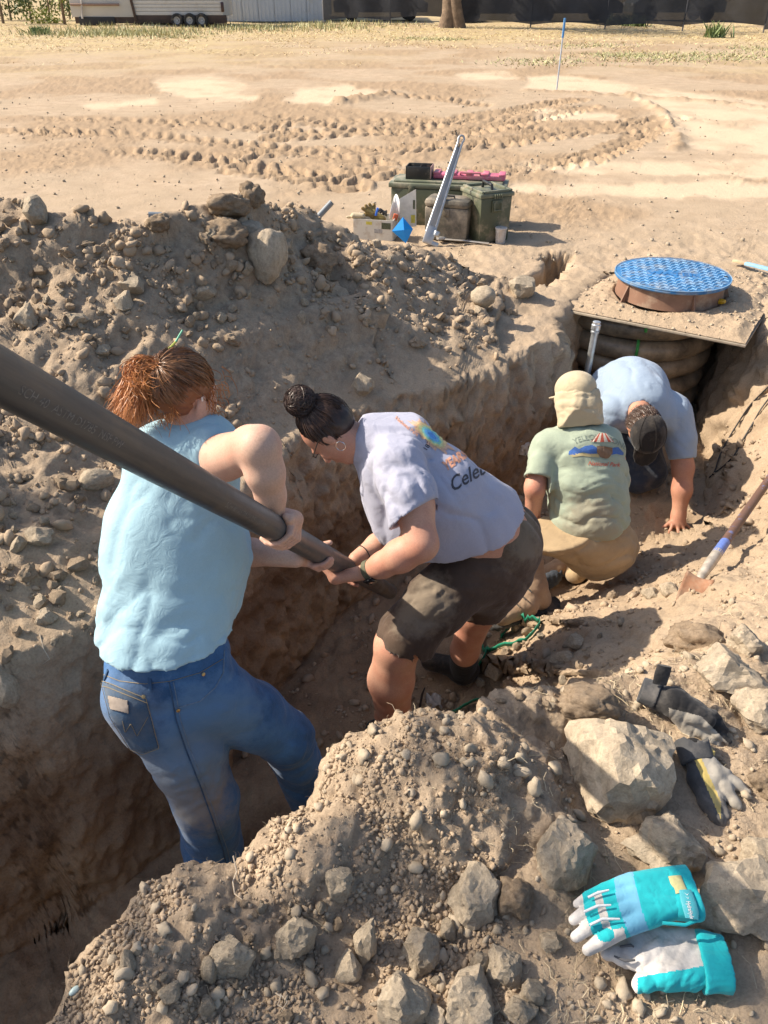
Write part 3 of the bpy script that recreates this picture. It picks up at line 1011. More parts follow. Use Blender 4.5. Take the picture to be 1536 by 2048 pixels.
    pk = [(208, 1362), (292, 1396), (318, 1494), (286, 1506), (262, 1496), (222, 1432), (205, 1362)]
    def patch(name, poly, mat, off, par=jeans, res=64):
        u0 = min(p[0] for p in poly); u1 = max(p[0] for p in poly); v0 = min(p[1] for p in poly); v1 = max(p[1] for p in poly)
        us = np.linspace(u0, u1, res); vs = np.linspace(v0, v1, res); idx = {}; vv = []; ff = []
        for i, a in enumerate(us):
            for j, c in enumerate(vs):
                if in_poly(np.array([a]), np.array([c]), poly)[0]:
                    q = on(a, c, off)
                    if q: idx[i, j] = len(vv); vv.append(q[0])
        for (i, j) in idx:
            if (i + 1, j) in idx and (i, j + 1) in idx and (i + 1, j + 1) in idx:
                ff.append([idx[i, j], idx[i, j + 1], idx[i + 1, j + 1], idx[i + 1, j]])
        me = bpy.data.meshes.new(name); me.from_pydata(vv, [], ff); me.update()
        for p_ in me.polygons: p_.use_smooth = True
        o = link(name, me, mat, par)
        md = o.modifiers.new('thickness', 'SOLIDIFY'); md.thickness = .002; md.offset = 0
        return o
    pkm = cloth_mat('pocket_denim', (.045, .095, .17), .3, .9, dirt=(.13, .14, .15), dirt_amt=.5, heather=.2)
    pk_o = patch('back_pocket', pk, pkm, .003)
    seam('pocket_stitching', pk, .0011, gold, 90, jeans, .0055)
    seam('pocket_stitching', [(210, 1372), (294, 1405)], .0011, gold, 30, jeans, .0055)
    seam('pocket_stitching', [(246, 1440), (252, 1462), (262, 1445), (275, 1470), (296, 1432)], .0011, gold, 40, jeans, .0055)
    patch('leather_patch', [(219, 1390), (258, 1400), (260, 1426), (224, 1418)], simple_mat('grey_leather_patch', (.34, .28, .23), .8, var=.25, scale=50), .0065, res=30)
    seam('waistband_edge', [(205, 1348), (240, 1362), (290, 1368), (340, 1362), (400, 1345), (445, 1318)], .0012, gold)
    seam('waistband_edge', [(192, 1300), (200, 1340), (207, 1360)], .0022, dk)
    seam('front_pocket_edge', [(448, 1300), (446, 1345), (430, 1375), (400, 1402), (350, 1416)], .0022, lt)
    for (u, v) in ((356, 1420), (287, 1393), (406, 1348)):
        q = on(u, v, .003)
        if q: MB().lathe([(.0052, -.001), (.0052, .001), (.003, .002)], q[0], 12, q[1].to_track_quat('Z', 'Y').to_matrix()).build('rivet', brass, jeans)
    for (u, v) in ((300, 1368), (214, 1350), (470, 1290)):
        q = on(u, v, .003)
        if q: MB().box(q[0], (.010, .004, .035), (q[1].to_track_quat('Y', 'Z')).to_matrix(), .001).build('belt_loop', dk, jeans)
    # --- hair
    hmat = hair_mat('ginger_hair', (.22, .062, .016), (.62, .25, .075))
    hdk = hair_mat('ginger_hair_roots', (.09, .032, .014), (.22, .08, .03))
    S = .98
    bun = P(288, 772, 1.97)
    V = Vol.around([P(240, 680, 2.2), P(460, 870, 1.9)], .08, .005)
    Rm = np.stack([hr, hf, hu], 1)
    V.ell(L(0, -.022, .030), np.array([.083, .094, .088]), .02, Rm)
    V.ell(L(0, -.045, -.005), np.array([.068, .055, .045]), .02, Rm)
    V.ell(P(282, 762, 1.985), (.036, .03, .062), .04)
    V.cap(P(300, 745, 1.98), P(335, 750, 2.0), .028, .036, .03)
    V.cut(L(0, .052, .0), hf)
    V.sub(L(.07, -.012, -.012), L(.11, -.012, -.012), .026)
    V.fold(noise_folds(.008, 22, (.8, 0, -.5), 3, 40), .03)
    V.mesh('hair', hdk, root)
    st = []
    r0 = np.random.default_rng(8)
    tie = P(322, 738, 1.95)
    ctr = L(0, -.02, .03)
    # strands swept over the skull towards the tie
    for k in range(4200):
        th_ = r0.uniform(0, 2 * math.pi); ph = r0.uniform(-.50, 1.45)
        dv = np.array([math.cos(th_) * math.cos(ph), math.sin(th_) * math.cos(ph), math.sin(ph)])
        if dv[1] > .62 or (dv[0] > .70 and dv[2] < .12 and dv[1] > -.45): continue
        st_p = L(*(np.array([0, -.02, .03]) + dv * np.array([.084, .095, .089])))
        v0 = st_p - ctr; v1 = tie - ctr
        n = 9; pl = []
        lift = r0.uniform(0, .004) + (r0.random() < .08) * r0.uniform(0, .010)
        sd = r0.integers(0, 99)
        for t in np.linspace(0, 1, n):
            a = (v0 / np.linalg.norm(v0)) * (1 - t) + (v1 / np.linalg.norm(v1)) * t
            a /= np.linalg.norm(a)
            loc = np.array([a @ hr, a @ hf, a @ hu]); rr = 1 / math.sqrt((loc[0] / .085) ** 2 + (loc[1] / .096) ** 2 + (loc[2] / .090) ** 2)
            rad = rr + lift * math.sin(math.pi * t)
            pl.append(ctr + a * (rad * (1 - t * .3) + t * .3 * np.linalg.norm(v1)))
        pl = np.array(pl) + np.stack([perlin(np.array(pl) * 25, sd), perlin(np.array(pl) * 25, sd + 1), perlin(np.array(pl) * 25, sd + 2)], 1) * .005
        st.append(pl)
    strands('hair_swept_back', st, hair_mat('brown_blonde_streaked_hair', (.050, .020, .010), (.30, .145, .065)), root, .0008)
    st = []
    for k in range(4200):
        a = r0.normal(size=3); a /= np.linalg.norm(a)
        loop = r0.random() < .55
        out = P(272, 716, 1.95) + a * np.array([.034, .030, .034]) * r0.uniform(.7, 1.05)
        if loop:
            out2 = P(266, 770, 1.955) + a * np.array([.046, .035, .066]) * r0.uniform(.7, 1.1)
            end = P(292, 765, 1.96) + r0.normal(size=3) * .024
        else:
            out2 = P(262 + r0.normal() * 16, 800 + r0.normal() * 16, 1.965 + r0.normal() * .015)
            end = out2 + np.array([r0.normal() * .016 - .004, r0.normal() * .015, -r0.uniform(.01, .055)])
        pl = bez(tie + r0.normal(size=3) * .006, out, out2, end, 11)
        pl = pl + np.stack([perlin(pl * 30, k % 50), perlin(pl * 30, k % 50 + 1), perlin(pl * 30, k % 50 + 2)], 1) * .011
        st.append(pl)
    # loose wisps at the ear and nape
    for k in range(50):
        b0 = L(.07 + r0.normal() * .006, .03 + r0.normal() * .02, .03 + r0.normal() * .025)
        e0 = b0 + np.array([.012 + r0.normal() * .010, r0.normal() * .012, -.05 + r0.normal() * .02])
        st.append(bez(b0, b0 + r0.normal(size=3) * .015 + np.array([.015, 0, 0]), e0 + r0.normal(size=3) * .02, e0, 9))
    for k in range(200):
        b0 = L(r0.uniform(-.05, .05), -.08, -.02 + r0.normal() * .01)
        e0 = b0 + r0.normal(size=3) * .018 + np.array([0, 0, -.03])
        st.append(bez(b0, b0 + r0.normal(size=3) * .01, e0 + r0.normal(size=3) * .012, e0, 7))
    strands('hair_bun', st, hmat, root, .0008)
    MB().tube([tie + np.array([.016 * math.cos(a), .006 * math.sin(a) * .5, .016 * math.sin(a)]) for a in np.linspace(0, 2 * math.pi, 16)], .004, 8).build('hair_tie', simple_mat('dark_red_elastic', (.22, .02, .02), .8), root)
    e = L(.080, -.022, .012)
    MB().box(e + np.array([.004, -.002, 0]), (.005, .006, .012), None, .002).build('hearing_aid', simple_mat('pale_plastic', (.75, .70, .62), .3), root)
    # boots
    bm_ = cloth_mat('brown_boot_leather', (.12, .075, .045), .3, .7, dirt=(.28, .21, .14))
    for (a, dx) in ((P(440, 1790, 2.68), .02), (P(650, 1660, 2.9), .05)):
        zf = -.985
        V = Vol.around([a, a + np.array([dx, .2, 0]), (a[0], a[1], zf)], .12, .006)
        V.cap(a, (a[0], a[1], zf + .06), .055, .050, .03); V.cap((a[0], a[1], zf + .05), (a[0] + dx, a[1] + .17, zf + .04), .048, .04, .03, (0, 0, 1), .8)
        V.cut((0, 0, zf), (0, 0, -1))
        V.mesh('boot', bm_, root, 1)
    # pencil in the bun
    pn = empty('pencil', P(333, 703, 1.99), 'green and yellow pencil stuck upright through the ginger bun', 'pencil')
    a, b_, c_ = P(322, 715, 1.985), P(352, 683, 1.975), P(365, 660, 1.97)
    MB().tube([a, b_], .0030, 6).build('barrel', simple_mat('yellow_green_paint', (.45, .50, .10), .35), pn, sm=False)
    MB().tube([b_, c_], [.0032, .0024], 8).build('cap', simple_mat('mint_green_paint', (.15, .50, .32), .35), pn)
    return root

# ================= woman in the lavender grey tee
def person_two():
    root = empty('person', P(785, 1470, 3.05), 'stooping person with dark hair bun, lavender grey tee and brown shorts', 'person')
    V = Vol.around([P(570, 780, 2.5), P(1050, 1200, 3.2), P(720, 1500, 3.15), P(870, 1100, 2.35), P(960, 1400, 3.5)], .10, .0060)
    HB = []
    L, hr, hf, hu = head(V, P(662, 862, 2.57), lens_dir(-.30, -.72, -.55), lens_dir(-.78, .50, .12), 1.0)
    V.log.clear()
    V.cap(P(678, 868, 2.58), P(744, 890, 2.59), .056, .060, .03)
    V.chain([P(785, 912, 2.62), P(850, 990, 2.66), P(960, 1060, 2.8)], [.098, .14, .15], .04)
    V.cap(P(960, 1050, 2.80), P(1000, 1080, 2.86), .155, .15, .04)
    torso = V.log[1:]
    # near arm
    sh = P(800, 935, 2.46); el = P(842, 1088, 2.40); wr = P(728, 1145, 2.52)
    n0 = len(V.log)
    V.chain([sh, P(828, 1010, 2.42), el], [.066, .060, .053], .04)
    torso = torso + V.log[n0:n0 + 1]
    V.chain([el, P(800, 1112, 2.43), P(765, 1130, 2.47), wr], [.054, .052, .041, .028], .02)
    hand_on_pipe(HB, 676, None, wr, -70, (40, 1), dirn=-1, a_tip=70, spread=.0218)
    # far arm
    el2 = P(800, 1070, 2.80); wr2 = P(712, 1118, 2.68)
    V.cap(P(770, 960, 2.80), el2, .055, .046, .03)
    V.chain([el2, P(755, 1090, 2.73), wr2], [.046, .040, .027], .02)
    hand_on_pipe(HB, 716, None, wr2, 130, (-40, 1), dirn=1, a_tip=150, spread=.0218)
    # legs
    kn = P(795, 1290, 2.72); an = P(790, 1475, 3.08)
    V.chain([P(930, 1130, 2.80), kn, P(782, 1360, 2.84), P(786, 1430, 3.0), an], [.11, .078, .082, .066, .045], .03)
    V.chain([P(1000, 1140, 2.98), P(952, 1225, 3.10), P(930, 1300, 3.28), P(926, 1330, 3.36)], [.11, .075, .058, .05], .03)
    V.mesh('body', SKIN_WARM, root, 1, HB)
    # shirt
    sm = cloth_mat('lavender_grey_jersey', (.37, .38, .475), .06, heather=.06)
    V = Vol.around([P(700, 800, 2.8), P(1020, 1150, 3.05), P(700, 1100, 2.3), P(1010, 950, 2.4)], .06, .0062)
    V.replay(torso, .018)
    V.chain([P(765, 888, 2.60), P(800, 930, 2.60), P(868, 985, 2.64), P(925, 1030, 2.72), P(975, 1068, 2.80)], [.090, .142, .166, .168, .176], .05)
    V.cap(P(790, 990, 2.66), P(800, 1040, 2.68), .12, .11, .05)
    V.cap(P(845, 1060, 2.68), P(880, 1070, 2.72), .12, .13, .05)
    V.cap(P(745, 878, 2.60), P(800, 896, 2.61), .090, .128, .04)
    V.chain([P(795, 920, 2.47), P(815, 985, 2.42), P(826, 1045, 2.405)], [.085, .078, .079], .03)
    V.fold(noise_folds(.012, 8, (.5, .2, -.8), 3.5, 50), .03)
    V.fold(noise_folds(.011, 15, (.35, 0, -1), 4.0, 55, ballmask(P(850, 960, 2.45), .22)), .03)
    V.fold(noise_folds(.006, 18, (.7, .2, .6), 3.0, 57, ballmask(P(800, 1010, 2.35), .14)), .03)
    c1, c2 = P(783, 1058, 2.40), P(857, 1006, 2.40)
    dr = P(826, 1045, 2.405) - P(815, 985, 2.42); dr /= np.linalg.norm(dr)
    ax = inplane(c2 - c1, dr)
    # cuff cut only near the arm
    idx = V._sl(V.lo, V.lo + V.h * V.n)[1]
    cc = (c1 + c2) / 2
    nrm = np.cross(np.cross(c2 - c1, dr), c2 - c1); nrm /= np.linalg.norm(nrm)
    d1 = (idx - cc.astype(np.float32)) @ nrm.astype(np.float32)
    dist_arm = np.linalg.norm(np.cross(idx - cc.astype(np.float32), dr.astype(np.float32)), axis=-1)
    V.D = np.maximum(V.D, np.minimum(np.minimum(d1, .094 - dist_arm), .13 - d1))
    V.sub(cc + dr * .05, cc - dr * .012, .060, .057)
    # collar and hem
    V.cut(P(709, 866, 2.58), np.array(P(700, 862, 2.58) - P(760, 893, 2.6)))
    h1, h2, h3 = P(1012, 968, 2.80), P(832, 1158, 2.62), P(970, 1108, 2.62)
    nrm = np.cross(h2 - h1, h3 - h1); nrm /= np.linalg.norm(nrm)
    if nrm @ (P(1010, 1100, 2.8) - P(850, 990, 2.65)) < 0: nrm = -nrm
    d = (idx - h1.astype(np.float32)) @ nrm.astype(np.float32)
    V.D = np.maximum(V.D, d)
    V.sub(P(1000, 1085, 2.84), P(950, 1050, 2.78), .168, .158)
    shirt = V.mesh('shirt', sm, root)
    # shorts
    om = cloth_mat('brown_canvas', (.075, .050, .036), .3, .85, dirt=(.15, .11, .075), dirt_amt=.15, weave=900,
                   dirt_light_pos=[(P(845, 1205, 2.6), .11, (.24, .20, .15), .6), (P(1030, 1080, 2.75), .09, (.22, .18, .13), .6)])  # pale thigh patch is a spot of sunlight put into the canvas colour
    V = Vol.around([P(720, 1000, 2.7), P(1070, 1340, 3.2), P(900, 1340, 2.5)], .07, .0068)
    V.chain([P(950, 1045, 2.80), P(990, 1085, 2.86), P(975, 1140, 2.88)], [.167, .171, .160], .03)
    V.chain([P(945, 1140, 2.80), P(868, 1210, 2.74), P(812, 1275, 2.72), P(804, 1335, 2.79)], [.138, .114, .104, .120], .04)
    V.chain([P(990, 1140, 2.94), P(950, 1225, 3.05), P(935, 1275, 3.12)], [.145, .108, .094], .04)
    V.fold(noise_folds(.012, 8, (.7, .1, -.7), 3.0, 60), .03)
    V.fold(noise_folds(.012, 16, (1, 0, .3), 3.0, 64, ballmask(P(850, 1200, 2.6), .2)), .03)
    V.fold(noise_folds(.006, 16, (.3, 0, 1), 3.0, 66, ballmask(P(900, 1280, 2.7), .2)), .03)
    w1, w2, w3 = P(1020, 968, 2.85), P(815, 1085, 2.66), P(912, 1035, 2.62)
    nrm = np.cross(w2 - w1, w3 - w1); nrm /= np.linalg.norm(nrm)
    if nrm @ (P(850, 990, 2.65) - P(1000, 1100, 2.85)) < 0: nrm = -nrm
    V.cut(w1, nrm)
    l1, l2, l3 = P(737, 1293, 2.72), P(820, 1322, 2.62), P(885, 1322, 2.72)
    V.cut(P(810, 1316, 2.67), np.array([-.22, -.10, -1.0]))
    V.sub(P(800, 1370, 2.80), P(803, 1300, 2.72), .098, .092)
    V.mesh('shorts', om, root)
    # watch and wrist tie
    fa = wr - P(765, 1130, 2.47); fa /= np.linalg.norm(fa)
    wc = wr - fa * .028
    q = Vector(fa).to_track_quat('Z', 'Y').to_matrix()
    strap = MB().lathe([(.0335, -.011), (.036, -.010), (.036, .010), (.0335, .011)], wc, 28, q).build('watch', simple_mat('olive_nylon_strap', (.10, .10, .06), .8, var=.3, scale=90), root)
    f2 = P(728, 1185, 2.49) - wc; f2 -= fa * (f2 @ fa); f2 /= np.linalg.norm(f2)
    q2 = Matrix((Vector(np.cross(fa, f2)), Vector(fa), Vector(f2))).transposed()
    MB().box(wc + f2 * .040, (.034, .038, .010), q2, .004).build('watch_face', simple_mat('black_glossy_plastic', (.012, .012, .014), .15), strap)
    w2c = wr2 - (wr2 - P(755, 1090, 2.73)) * .35; f3 = wr2 - P(755, 1090, 2.73); f3 /= np.linalg.norm(f3)
    e1 = np.cross(f3, [0, 0, 1]); e1 /= np.linalg.norm(e1); e2 = np.cross(f3, e1)
    MB().tube([w2c + (e1 * math.cos(a) + e2 * math.sin(a)) * .0345 for a in np.linspace(0, 2 * math.pi, 24)], .0018, 6).build('wrist_tie', simple_mat('black_elastic', (.02, .02, .02), .8), root)
    # sock and shoes
    V = Vol.around([P(926, 1330, 3.4), P(905, 1360, 3.5)], .16, .006)
    V.cap(P(930, 1298, 3.28), P(925, 1345, 3.42), .064, .058, .02)
    V.mesh('sock', cloth_mat('black_ribbed_sock', (.015, .014, .014), .2), root)
    bk = cloth_mat('black_shoe_leather', (.02, .018, .017), .3, .6, dirt=(.12, .09, .06))
    for a, zf, dx in ((P(924, 1350, 3.42), -.945, -.14), (P(790, 1475, 3.08), -.95, -.08)):
        V = Vol.around([a, (a[0] + dx, a[1] + .05, zf), (a[0] - dx, a[1], zf)], .12, .006)
        V.cap(a, (a[0], a[1], zf + .05), .055, .05, .03); V.cap((a[0] - dx * .2, a[1], zf + .045), (a[0] + dx, a[1] + .06, zf + .035), .048, .042, .03)
        V.cut((0, 0, zf), (0, 0, -1)); V.mesh('shoe', bk, root)
    # hair
    hm = hair_mat('dark_brown_hair', (.022, .012, .009), (.075, .042, .030))
    Rm = np.stack([hr, hf, hu], 1)
    V = Vol.around([P(560, 770, 2.6), P(740, 920, 2.5)], .08, .005)
    V.ell(L(0, -.022, .034), (.080, .090, .084), .02, Rm)
    V.ell(L(0, -.050, -.01), (.062, .050, .055), .03, Rm)
    V.cut(L(0, .055, 0), hf + hu * .0)
    bun = P(600, 802, 2.50)
    V.ell(bun, (.050, .050, .044), .012)
    V.fold(noise_folds(.003, 60, hu, 4, 70), .03)
    V.mesh('hair', hm, root)
    r0 = np.random.default_rng(18); st = []
    ctr = L(0, -.02, .03)
    for k in range(3600):
        th_ = r0.uniform(0, 2 * math.pi); ph = r0.uniform(-1.3, 1.45)
        dv = np.array([math.cos(th_) * math.cos(ph), math.sin(th_) * math.cos(ph), math.sin(ph)])
        if dv[1] > .45: continue
        v0 = L(*(np.array([0, -.02, .03]) + dv * np.array([.082, .092, .087]))) - ctr; v1 = bun - ctr
        pl = []; lift = r0.uniform(0, .0025) + (r0.random() < .03) * r0.uniform(0, .01)
        for t in np.linspace(0, 1, 9):
            a = (v0 / np.linalg.norm(v0)) * (1 - t) + (v1 / np.linalg.norm(v1)) * t; a /= np.linalg.norm(a)
            loc = np.array([a @ hr, a @ hf, a @ hu]); rr = 1 / math.sqrt((loc[0] / .0815) ** 2 + (loc[1] / .092) ** 2 + (loc[2] / .086) ** 2)
            pl.append(ctr + a * (rr + .002 + lift * math.sin(math.pi * t)))
        st.append(np.array(pl))
    for k in range(900):
        nrm = r0.normal(size=3) * .45 + np.array([.2, -.9, .4]); nrm /= np.linalg.norm(nrm)
        a1 = np.cross(nrm, [0, 0, 1]); a1 /= np.linalg.norm(a1); a2 = np.cross(nrm, a1)
        off = r0.uniform(-.75, .75); rad = math.sqrt(max(0.05, 1 - off * off)); s0 = r0.uniform(0, 6.28)
        pl = [bun + (nrm * off + (a1 * math.cos(s0 + t) + a2 * math.sin(s0 + t)) * rad) * .051 * (1 + .05 * math.sin(3 * t + k)) for t in np.linspace(0, 2.6, 12)]
        st.append(np.array(pl))
    strands('hair_strands', st, hm, root, .0009)
    # glasses temple and hoop earring
    tp = [L(-.079, .07, .020), L(-.081, .02, .020), L(-.081, -.012, .018), L(-.080, -.026, -.004)]
    MB().tube(tp, .0022, 6).tube([L(.079, .07, .020), L(.05, .088, .014), L(.0, .098, .016), L(-.05, .088, .014), L(-.079, .07, .020)], .002, 6).build('glasses', simple_mat('dark_metal_frame', (.03, .025, .02), .3), root)
    ec = L(-.084, -.012, -.055)
    MB().tube([ec + (np.array(hf) * math.cos(a) + np.array(hu) * math.sin(a)) * .016 for a in np.linspace(0, 2 * math.pi, 24)], .0012, 6).build('earring', simple_mat('silver_metal', (.8, .78, .75), .2, 1.0), root)
    # --- print on the back of the tee
    prints_two(shirt)
    return root

def prints_two(shirt):
    dg = bpy.context.evaluated_depsgraph_get(); bvh = BVHTree.FromObject(shirt, dg)
    def lay(name, V2, Fc, mat, off=.0016):
        vs = []
        for u, v in V2:
            loc, nor, i, d = bvh.ray_cast(Vector(CC), Vector(ray(u, v)).normalized())
            vs.append(None if loc is None else loc + nor * off)
        good = [f for f in Fc if all(vs[i] is not None for i in f)]
        if not good: return
        me = bpy.data.meshes.new(name)
        used = sorted({i for f in good for i in f}); mp = {i: k for k, i in enumerate(used)}
        me.from_pydata([vs[i] for i in used], [], [[mp[i] for i in f] for f in good]); me.update()
        return link(name, me, mat, shirt)
    def aff(V2, o, ex, ey): return [(o[0] + x * ex[0] + y * ey[0], o[1] + x * ex[1] + y * ey[1]) for x, y in V2]
    ink = simple_mat('dark_shirt_ink', (.06, .06, .075), .9); org = simple_mat('orange_shirt_ink', (.60, .30, .20), .9, var=.35, scale=70)
    V2, Fc = text_shape('Celebrating', 1.0, 0, 0, shear=.35, step=.12, bold=.012)
    lay('script_print', aff(V2, (903, 985), (30, -17), (-16, -36)), Fc, ink)
    V2, Fc = text_shape('1872', 1.0, 0, 0, step=.3, bold=.01)
    lay('year_print', aff(V2, (852, 903), (7.5, -11), (-11, -7)), Fc, ink)
    V2, Fc = text_shape('National Park', 1.0, 0, 0, step=.15, bold=.02)
    lay('arched_lettering', aff(V2, (790, 838), (8, 6.5), (4, -9)), Fc, org)
    V2, Fc = text_shape('YEARS', 1.0, 0, 0, step=.15, bold=.05)
    lay('orange_lettering', aff(V2, (892, 942), (15, -10), (-11, -24)), Fc, org)
    # the hot spring: ragged rings from orange over yellow and green to blue
    c = np.array([862, 872.]); ax = np.array([.78, .62]); bx = np.array([.5, -.86])
    r0 = np.random.default_rng(4)
    for k, (s, col) in enumerate([(1.0, (.62, .38, .27)), (.80, (.70, .50, .25)), (.66, (.62, .62, .30)), (.52, (.25, .58, .50)), (.38, (.14, .42, .72)), (.2, (.10, .30, .68))]):
        n = 44; poly = []
        for i in range(n):
            a = 2 * math.pi * i / n
            rr = s * (1 + (.20 if k == 0 else .08) * r0.normal() * (.5 if i % 2 else 1))
            q = c + ax * math.cos(a) * 47 * rr + bx * math.sin(a) * 17 * rr
            poly.append((q[0] / 100, q[1] / 100))
        V2, Fc = shape_grid(poly, .05)
        lay('spring_ring', [(x * 100, y * 100) for x, y in V2], Fc, simple_mat('spring_ink_%s' % 'abcdef'[k], col, .9, var=.2, scale=90), .0016 + k * .0007)

# ================= crouching person in the sage green tee
def person_three():
    root = empty('person', P(1110, 1190, 3.8), 'crouching person in tan neck-flap hat, sage green printed tee and khaki trousers', 'person')
    V = Vol.around([P(1040, 740, 3.3), P(1270, 1130, 3.8), P(1050, 1100, 3.0)], .10, .008)
    L, hr, hf, hu = head(V, P(1150, 800, 3.42), (-.15, .85, -.5), (-.05, .45, .89), 1.0)
    V.cap(P(1152, 830, 3.44), P(1160, 880, 3.44), .052, .06, .03)
    V.log.clear()
    V.cap(P(1105, 895, 3.44), P(1212, 890, 3.44), .07, .07, .04)
    V.chain([P(1160, 900, 3.44), P(1175, 1000, 3.5), P(1185, 1080, 3.6)], [.11, .13, .14], .05, CX, [1.2, 1.1, 1.1])
    torso = list(V.log)
    V.chain([P(1085, 900, 3.42), P(1070, 975, 3.42), P(1064, 1045, 3.56), P(1075, 1085, 3.66)], [.052, .043, .034, .03], .03)
    V.chain([P(1225, 900, 3.46), P(1240, 960, 3.6), P(1205, 1000, 3.8)], [.050, .042, .034], .03)
    V.mesh('body', SKIN_WARM, root)
    sm = cloth_mat('sage_green_jersey', (.31, .365, .285), .06, heather=.05, dirt_light_pos=[(P(1185, 1060, 3.3), .14, (.30, .26, .19), .7)])
    V = Vol.around([P(1040, 840, 3.3), P(1275, 1110, 3.8), P(1045, 1000, 3.1)], .06, .0072)
    V.replay(torso, .010)
    V.cap(P(1110, 892, 3.44), P(1205, 885, 3.44), .082, .080, .03)
    V.chain([P(1160, 905, 3.44), P(1170, 960, 3.46), P(1178, 1030, 3.50), P(1188, 1090, 3.56)], [.135, .150, .158, .160], .04, CX, [1.18, 1.14, 1.12, 1.12])
    V.chain([P(1090, 900, 3.42), P(1075, 960, 3.40), P(1072, 985, 3.39)], [.074, .064, .062], .02)
    V.chain([P(1218, 900, 3.44), P(1236, 960, 3.52)], [.066, .06], .02)
    V.fold(noise_folds(.015, 9, (1, .1, -.35), 3.5, 80), .03)
    V.fold(noise_folds(.009, 17, (1, .1, .25), 5.0, 84, ballmask(P(1190, 1010, 3.3), .25)), .03)
    V.cut(P(1155, 842, 3.4), (0, .35, .95))
    V.cut(P(1180, 1083, 3.40), np.array([.12, .25, -1.0]))
    idx = V._sl(V.lo, V.lo + V.h * V.n)[1]
    cf = P(1074, 957, 3.40).astype(np.float32); dn = P(1070, 1010, 3.38) - P(1080, 930, 3.42); dn = (dn / np.linalg.norm(dn)).astype(np.float32)
    d1 = (idx - cf) @ dn
    V.D = np.maximum(V.D, np.minimum(d1, P(1096, 957, 3.4)[0] - idx[..., 0]))
    V.sub(P(1068, 1000, 3.38), P(1074, 950, 3.40), .052, .048)
    shirt = V.mesh('shirt', sm, root)
    # trousers
    tm = cloth_mat('khaki_canvas', (.40, .295, .175), .12, .9, dirt=(.26, .19, .12), dirt_amt=.3)
    V = Vol.around([P(1010, 1000, 3.2), P(1280, 1150, 3.9), P(1030, 1190, 3.7)], .10, .0085)
    V.cap(P(1188, 1070, 3.56), P(1195, 1098, 3.58), .150, .150, .03, CX, 1.12, 1.12)
    V.chain([P(1170, 1085, 3.52), P(1100, 1062, 3.40), P(1035, 1050, 3.30)], [.125, .105, .088], .05)
    V.chain([P(1035, 1050, 3.30), P(1042, 1100, 3.40), P(1052, 1135, 3.46)], [.088, .07, .060], .03)
    V.chain([P(1220, 1095, 3.60), P(1215, 1060, 3.90)], [.12, .09], .05)
    V.chain([P(1215, 1075, 3.88), P(1180, 1120, 3.86), P(1152, 1145, 3.84)], [.075, .065, .058], .03)
    V.fold(noise_folds(.016, 10, (1, 0, .25), 3.0, 90), .03)
    V.cut(P(1180, 1062, 3.40), np.array([-.12, -.25, 1.0]))
    V.mesh('trousers', tm, root)
    # boots
    bt = cloth_mat('tan_suede_boot', (.30, .20, .13), .2, .9, dirt=(.38, .29, .20), dirt_amt=.4)
    sl = cloth_mat('dark_rubber_sole', (.035, .035, .035), .3, .8, dirt=(.2, .15, .1), dirt_amt=.3)
    toe, heel, ank = P(1002, 1247, 3.42), P(1090, 1212, 3.50), P(1064, 1168, 3.45)
    V = Vol.around([toe, heel, ank, P(1040, 1125, 3.5)], .10, .006)
    V.chain([P(1060, 1128, 3.43), ank, heel + np.array([-.03, 0, .045])], [.062, .058, .055], .03)
    V.chain([ank, (toe + heel) / 2 + np.array([0, 0, .06]), toe + np.array([0, 0, .045])], [.058, .056, .046], .03)
    V.fold(noise_folds(.004, 20, (0, 1, 0), 2, 99), .02)
    V.mesh('boot', bt, root)
    V = Vol.around([toe, heel], .12, .005)
    V.chain([toe + np.array([-.02, 0, .012]), (toe + heel) / 2 + np.array([0, 0, .012]), heel + np.array([.02, 0, .018])], [.050, .048, .050], .02)
    ln = heel - toe; ln /= np.linalg.norm(ln); upn = np.cross(np.cross(ln, [0, 0, 1]), ln); upn /= np.linalg.norm(upn)
    V.cut(toe + upn * .022, upn); V.cut(toe - upn * .006, -upn)
    V.fold(lambda p: .002 * (np.sin((p @ ln) * 260) > .2), .02)
    V.mesh('boot_sole', sl, root)
    for t_ in (.2, .38, .56): MB().tube([ank + (toe - ank) * t_ + np.array([-.005, -.045, .050 + .01 * (1 - t_)]) + np.cross(ln, upn) * q_ for q_ in (-.030, 0, .030)], .003, 6).build('boot_lace', sl, root)
    # toe-down right shoe with its tread towards the lens
    t2, h2 = P(1072, 1178, 3.80), P(1132, 1128, 3.82)
    V = Vol.around([t2, h2], .12, .005)
    V.chain([t2 + FW * .045, (t2 + h2) / 2 + FW * .06, h2 + FW * .06], [.042, .046, .045], .03)
    V.mesh('shoe', bt, root)
    V = Vol.around([t2, h2], .12, .005)
    V.chain([t2, (t2 + h2) / 2, h2], [.050, .046, .044], .02)
    nn = -FW * .9 + np.array([0, 0, -.35]); nn /= np.linalg.norm(nn)
    V.cut(t2 + nn * .012, nn); V.cut(t2 - nn * .012, -nn)
    ll = h2 - t2; ll /= np.linalg.norm(ll); ww = np.cross(ll, nn)
    V.fold(lambda p: .003 * ((np.sin((p @ ll) * 230 + 2 * np.sin((p @ ww) * 120)) > .3)), .02)
    so = V.mesh('shoe_sole', cloth_mat('blue_grey_rubber_sole', (.045, .055, .07), .3, .8, dirt=(.16, .12, .09), dirt_amt=.3), root)
    MB().lathe([(.010, -.001), (.010, .002)], (t2 + h2) / 2 + ll * .012 + nn * .0165, 14, Vector(nn).to_track_quat('Z', 'Y').to_matrix()).build('yellow_badge', simple_mat('yellow_rubber', (.62, .45, .06), .6), so)
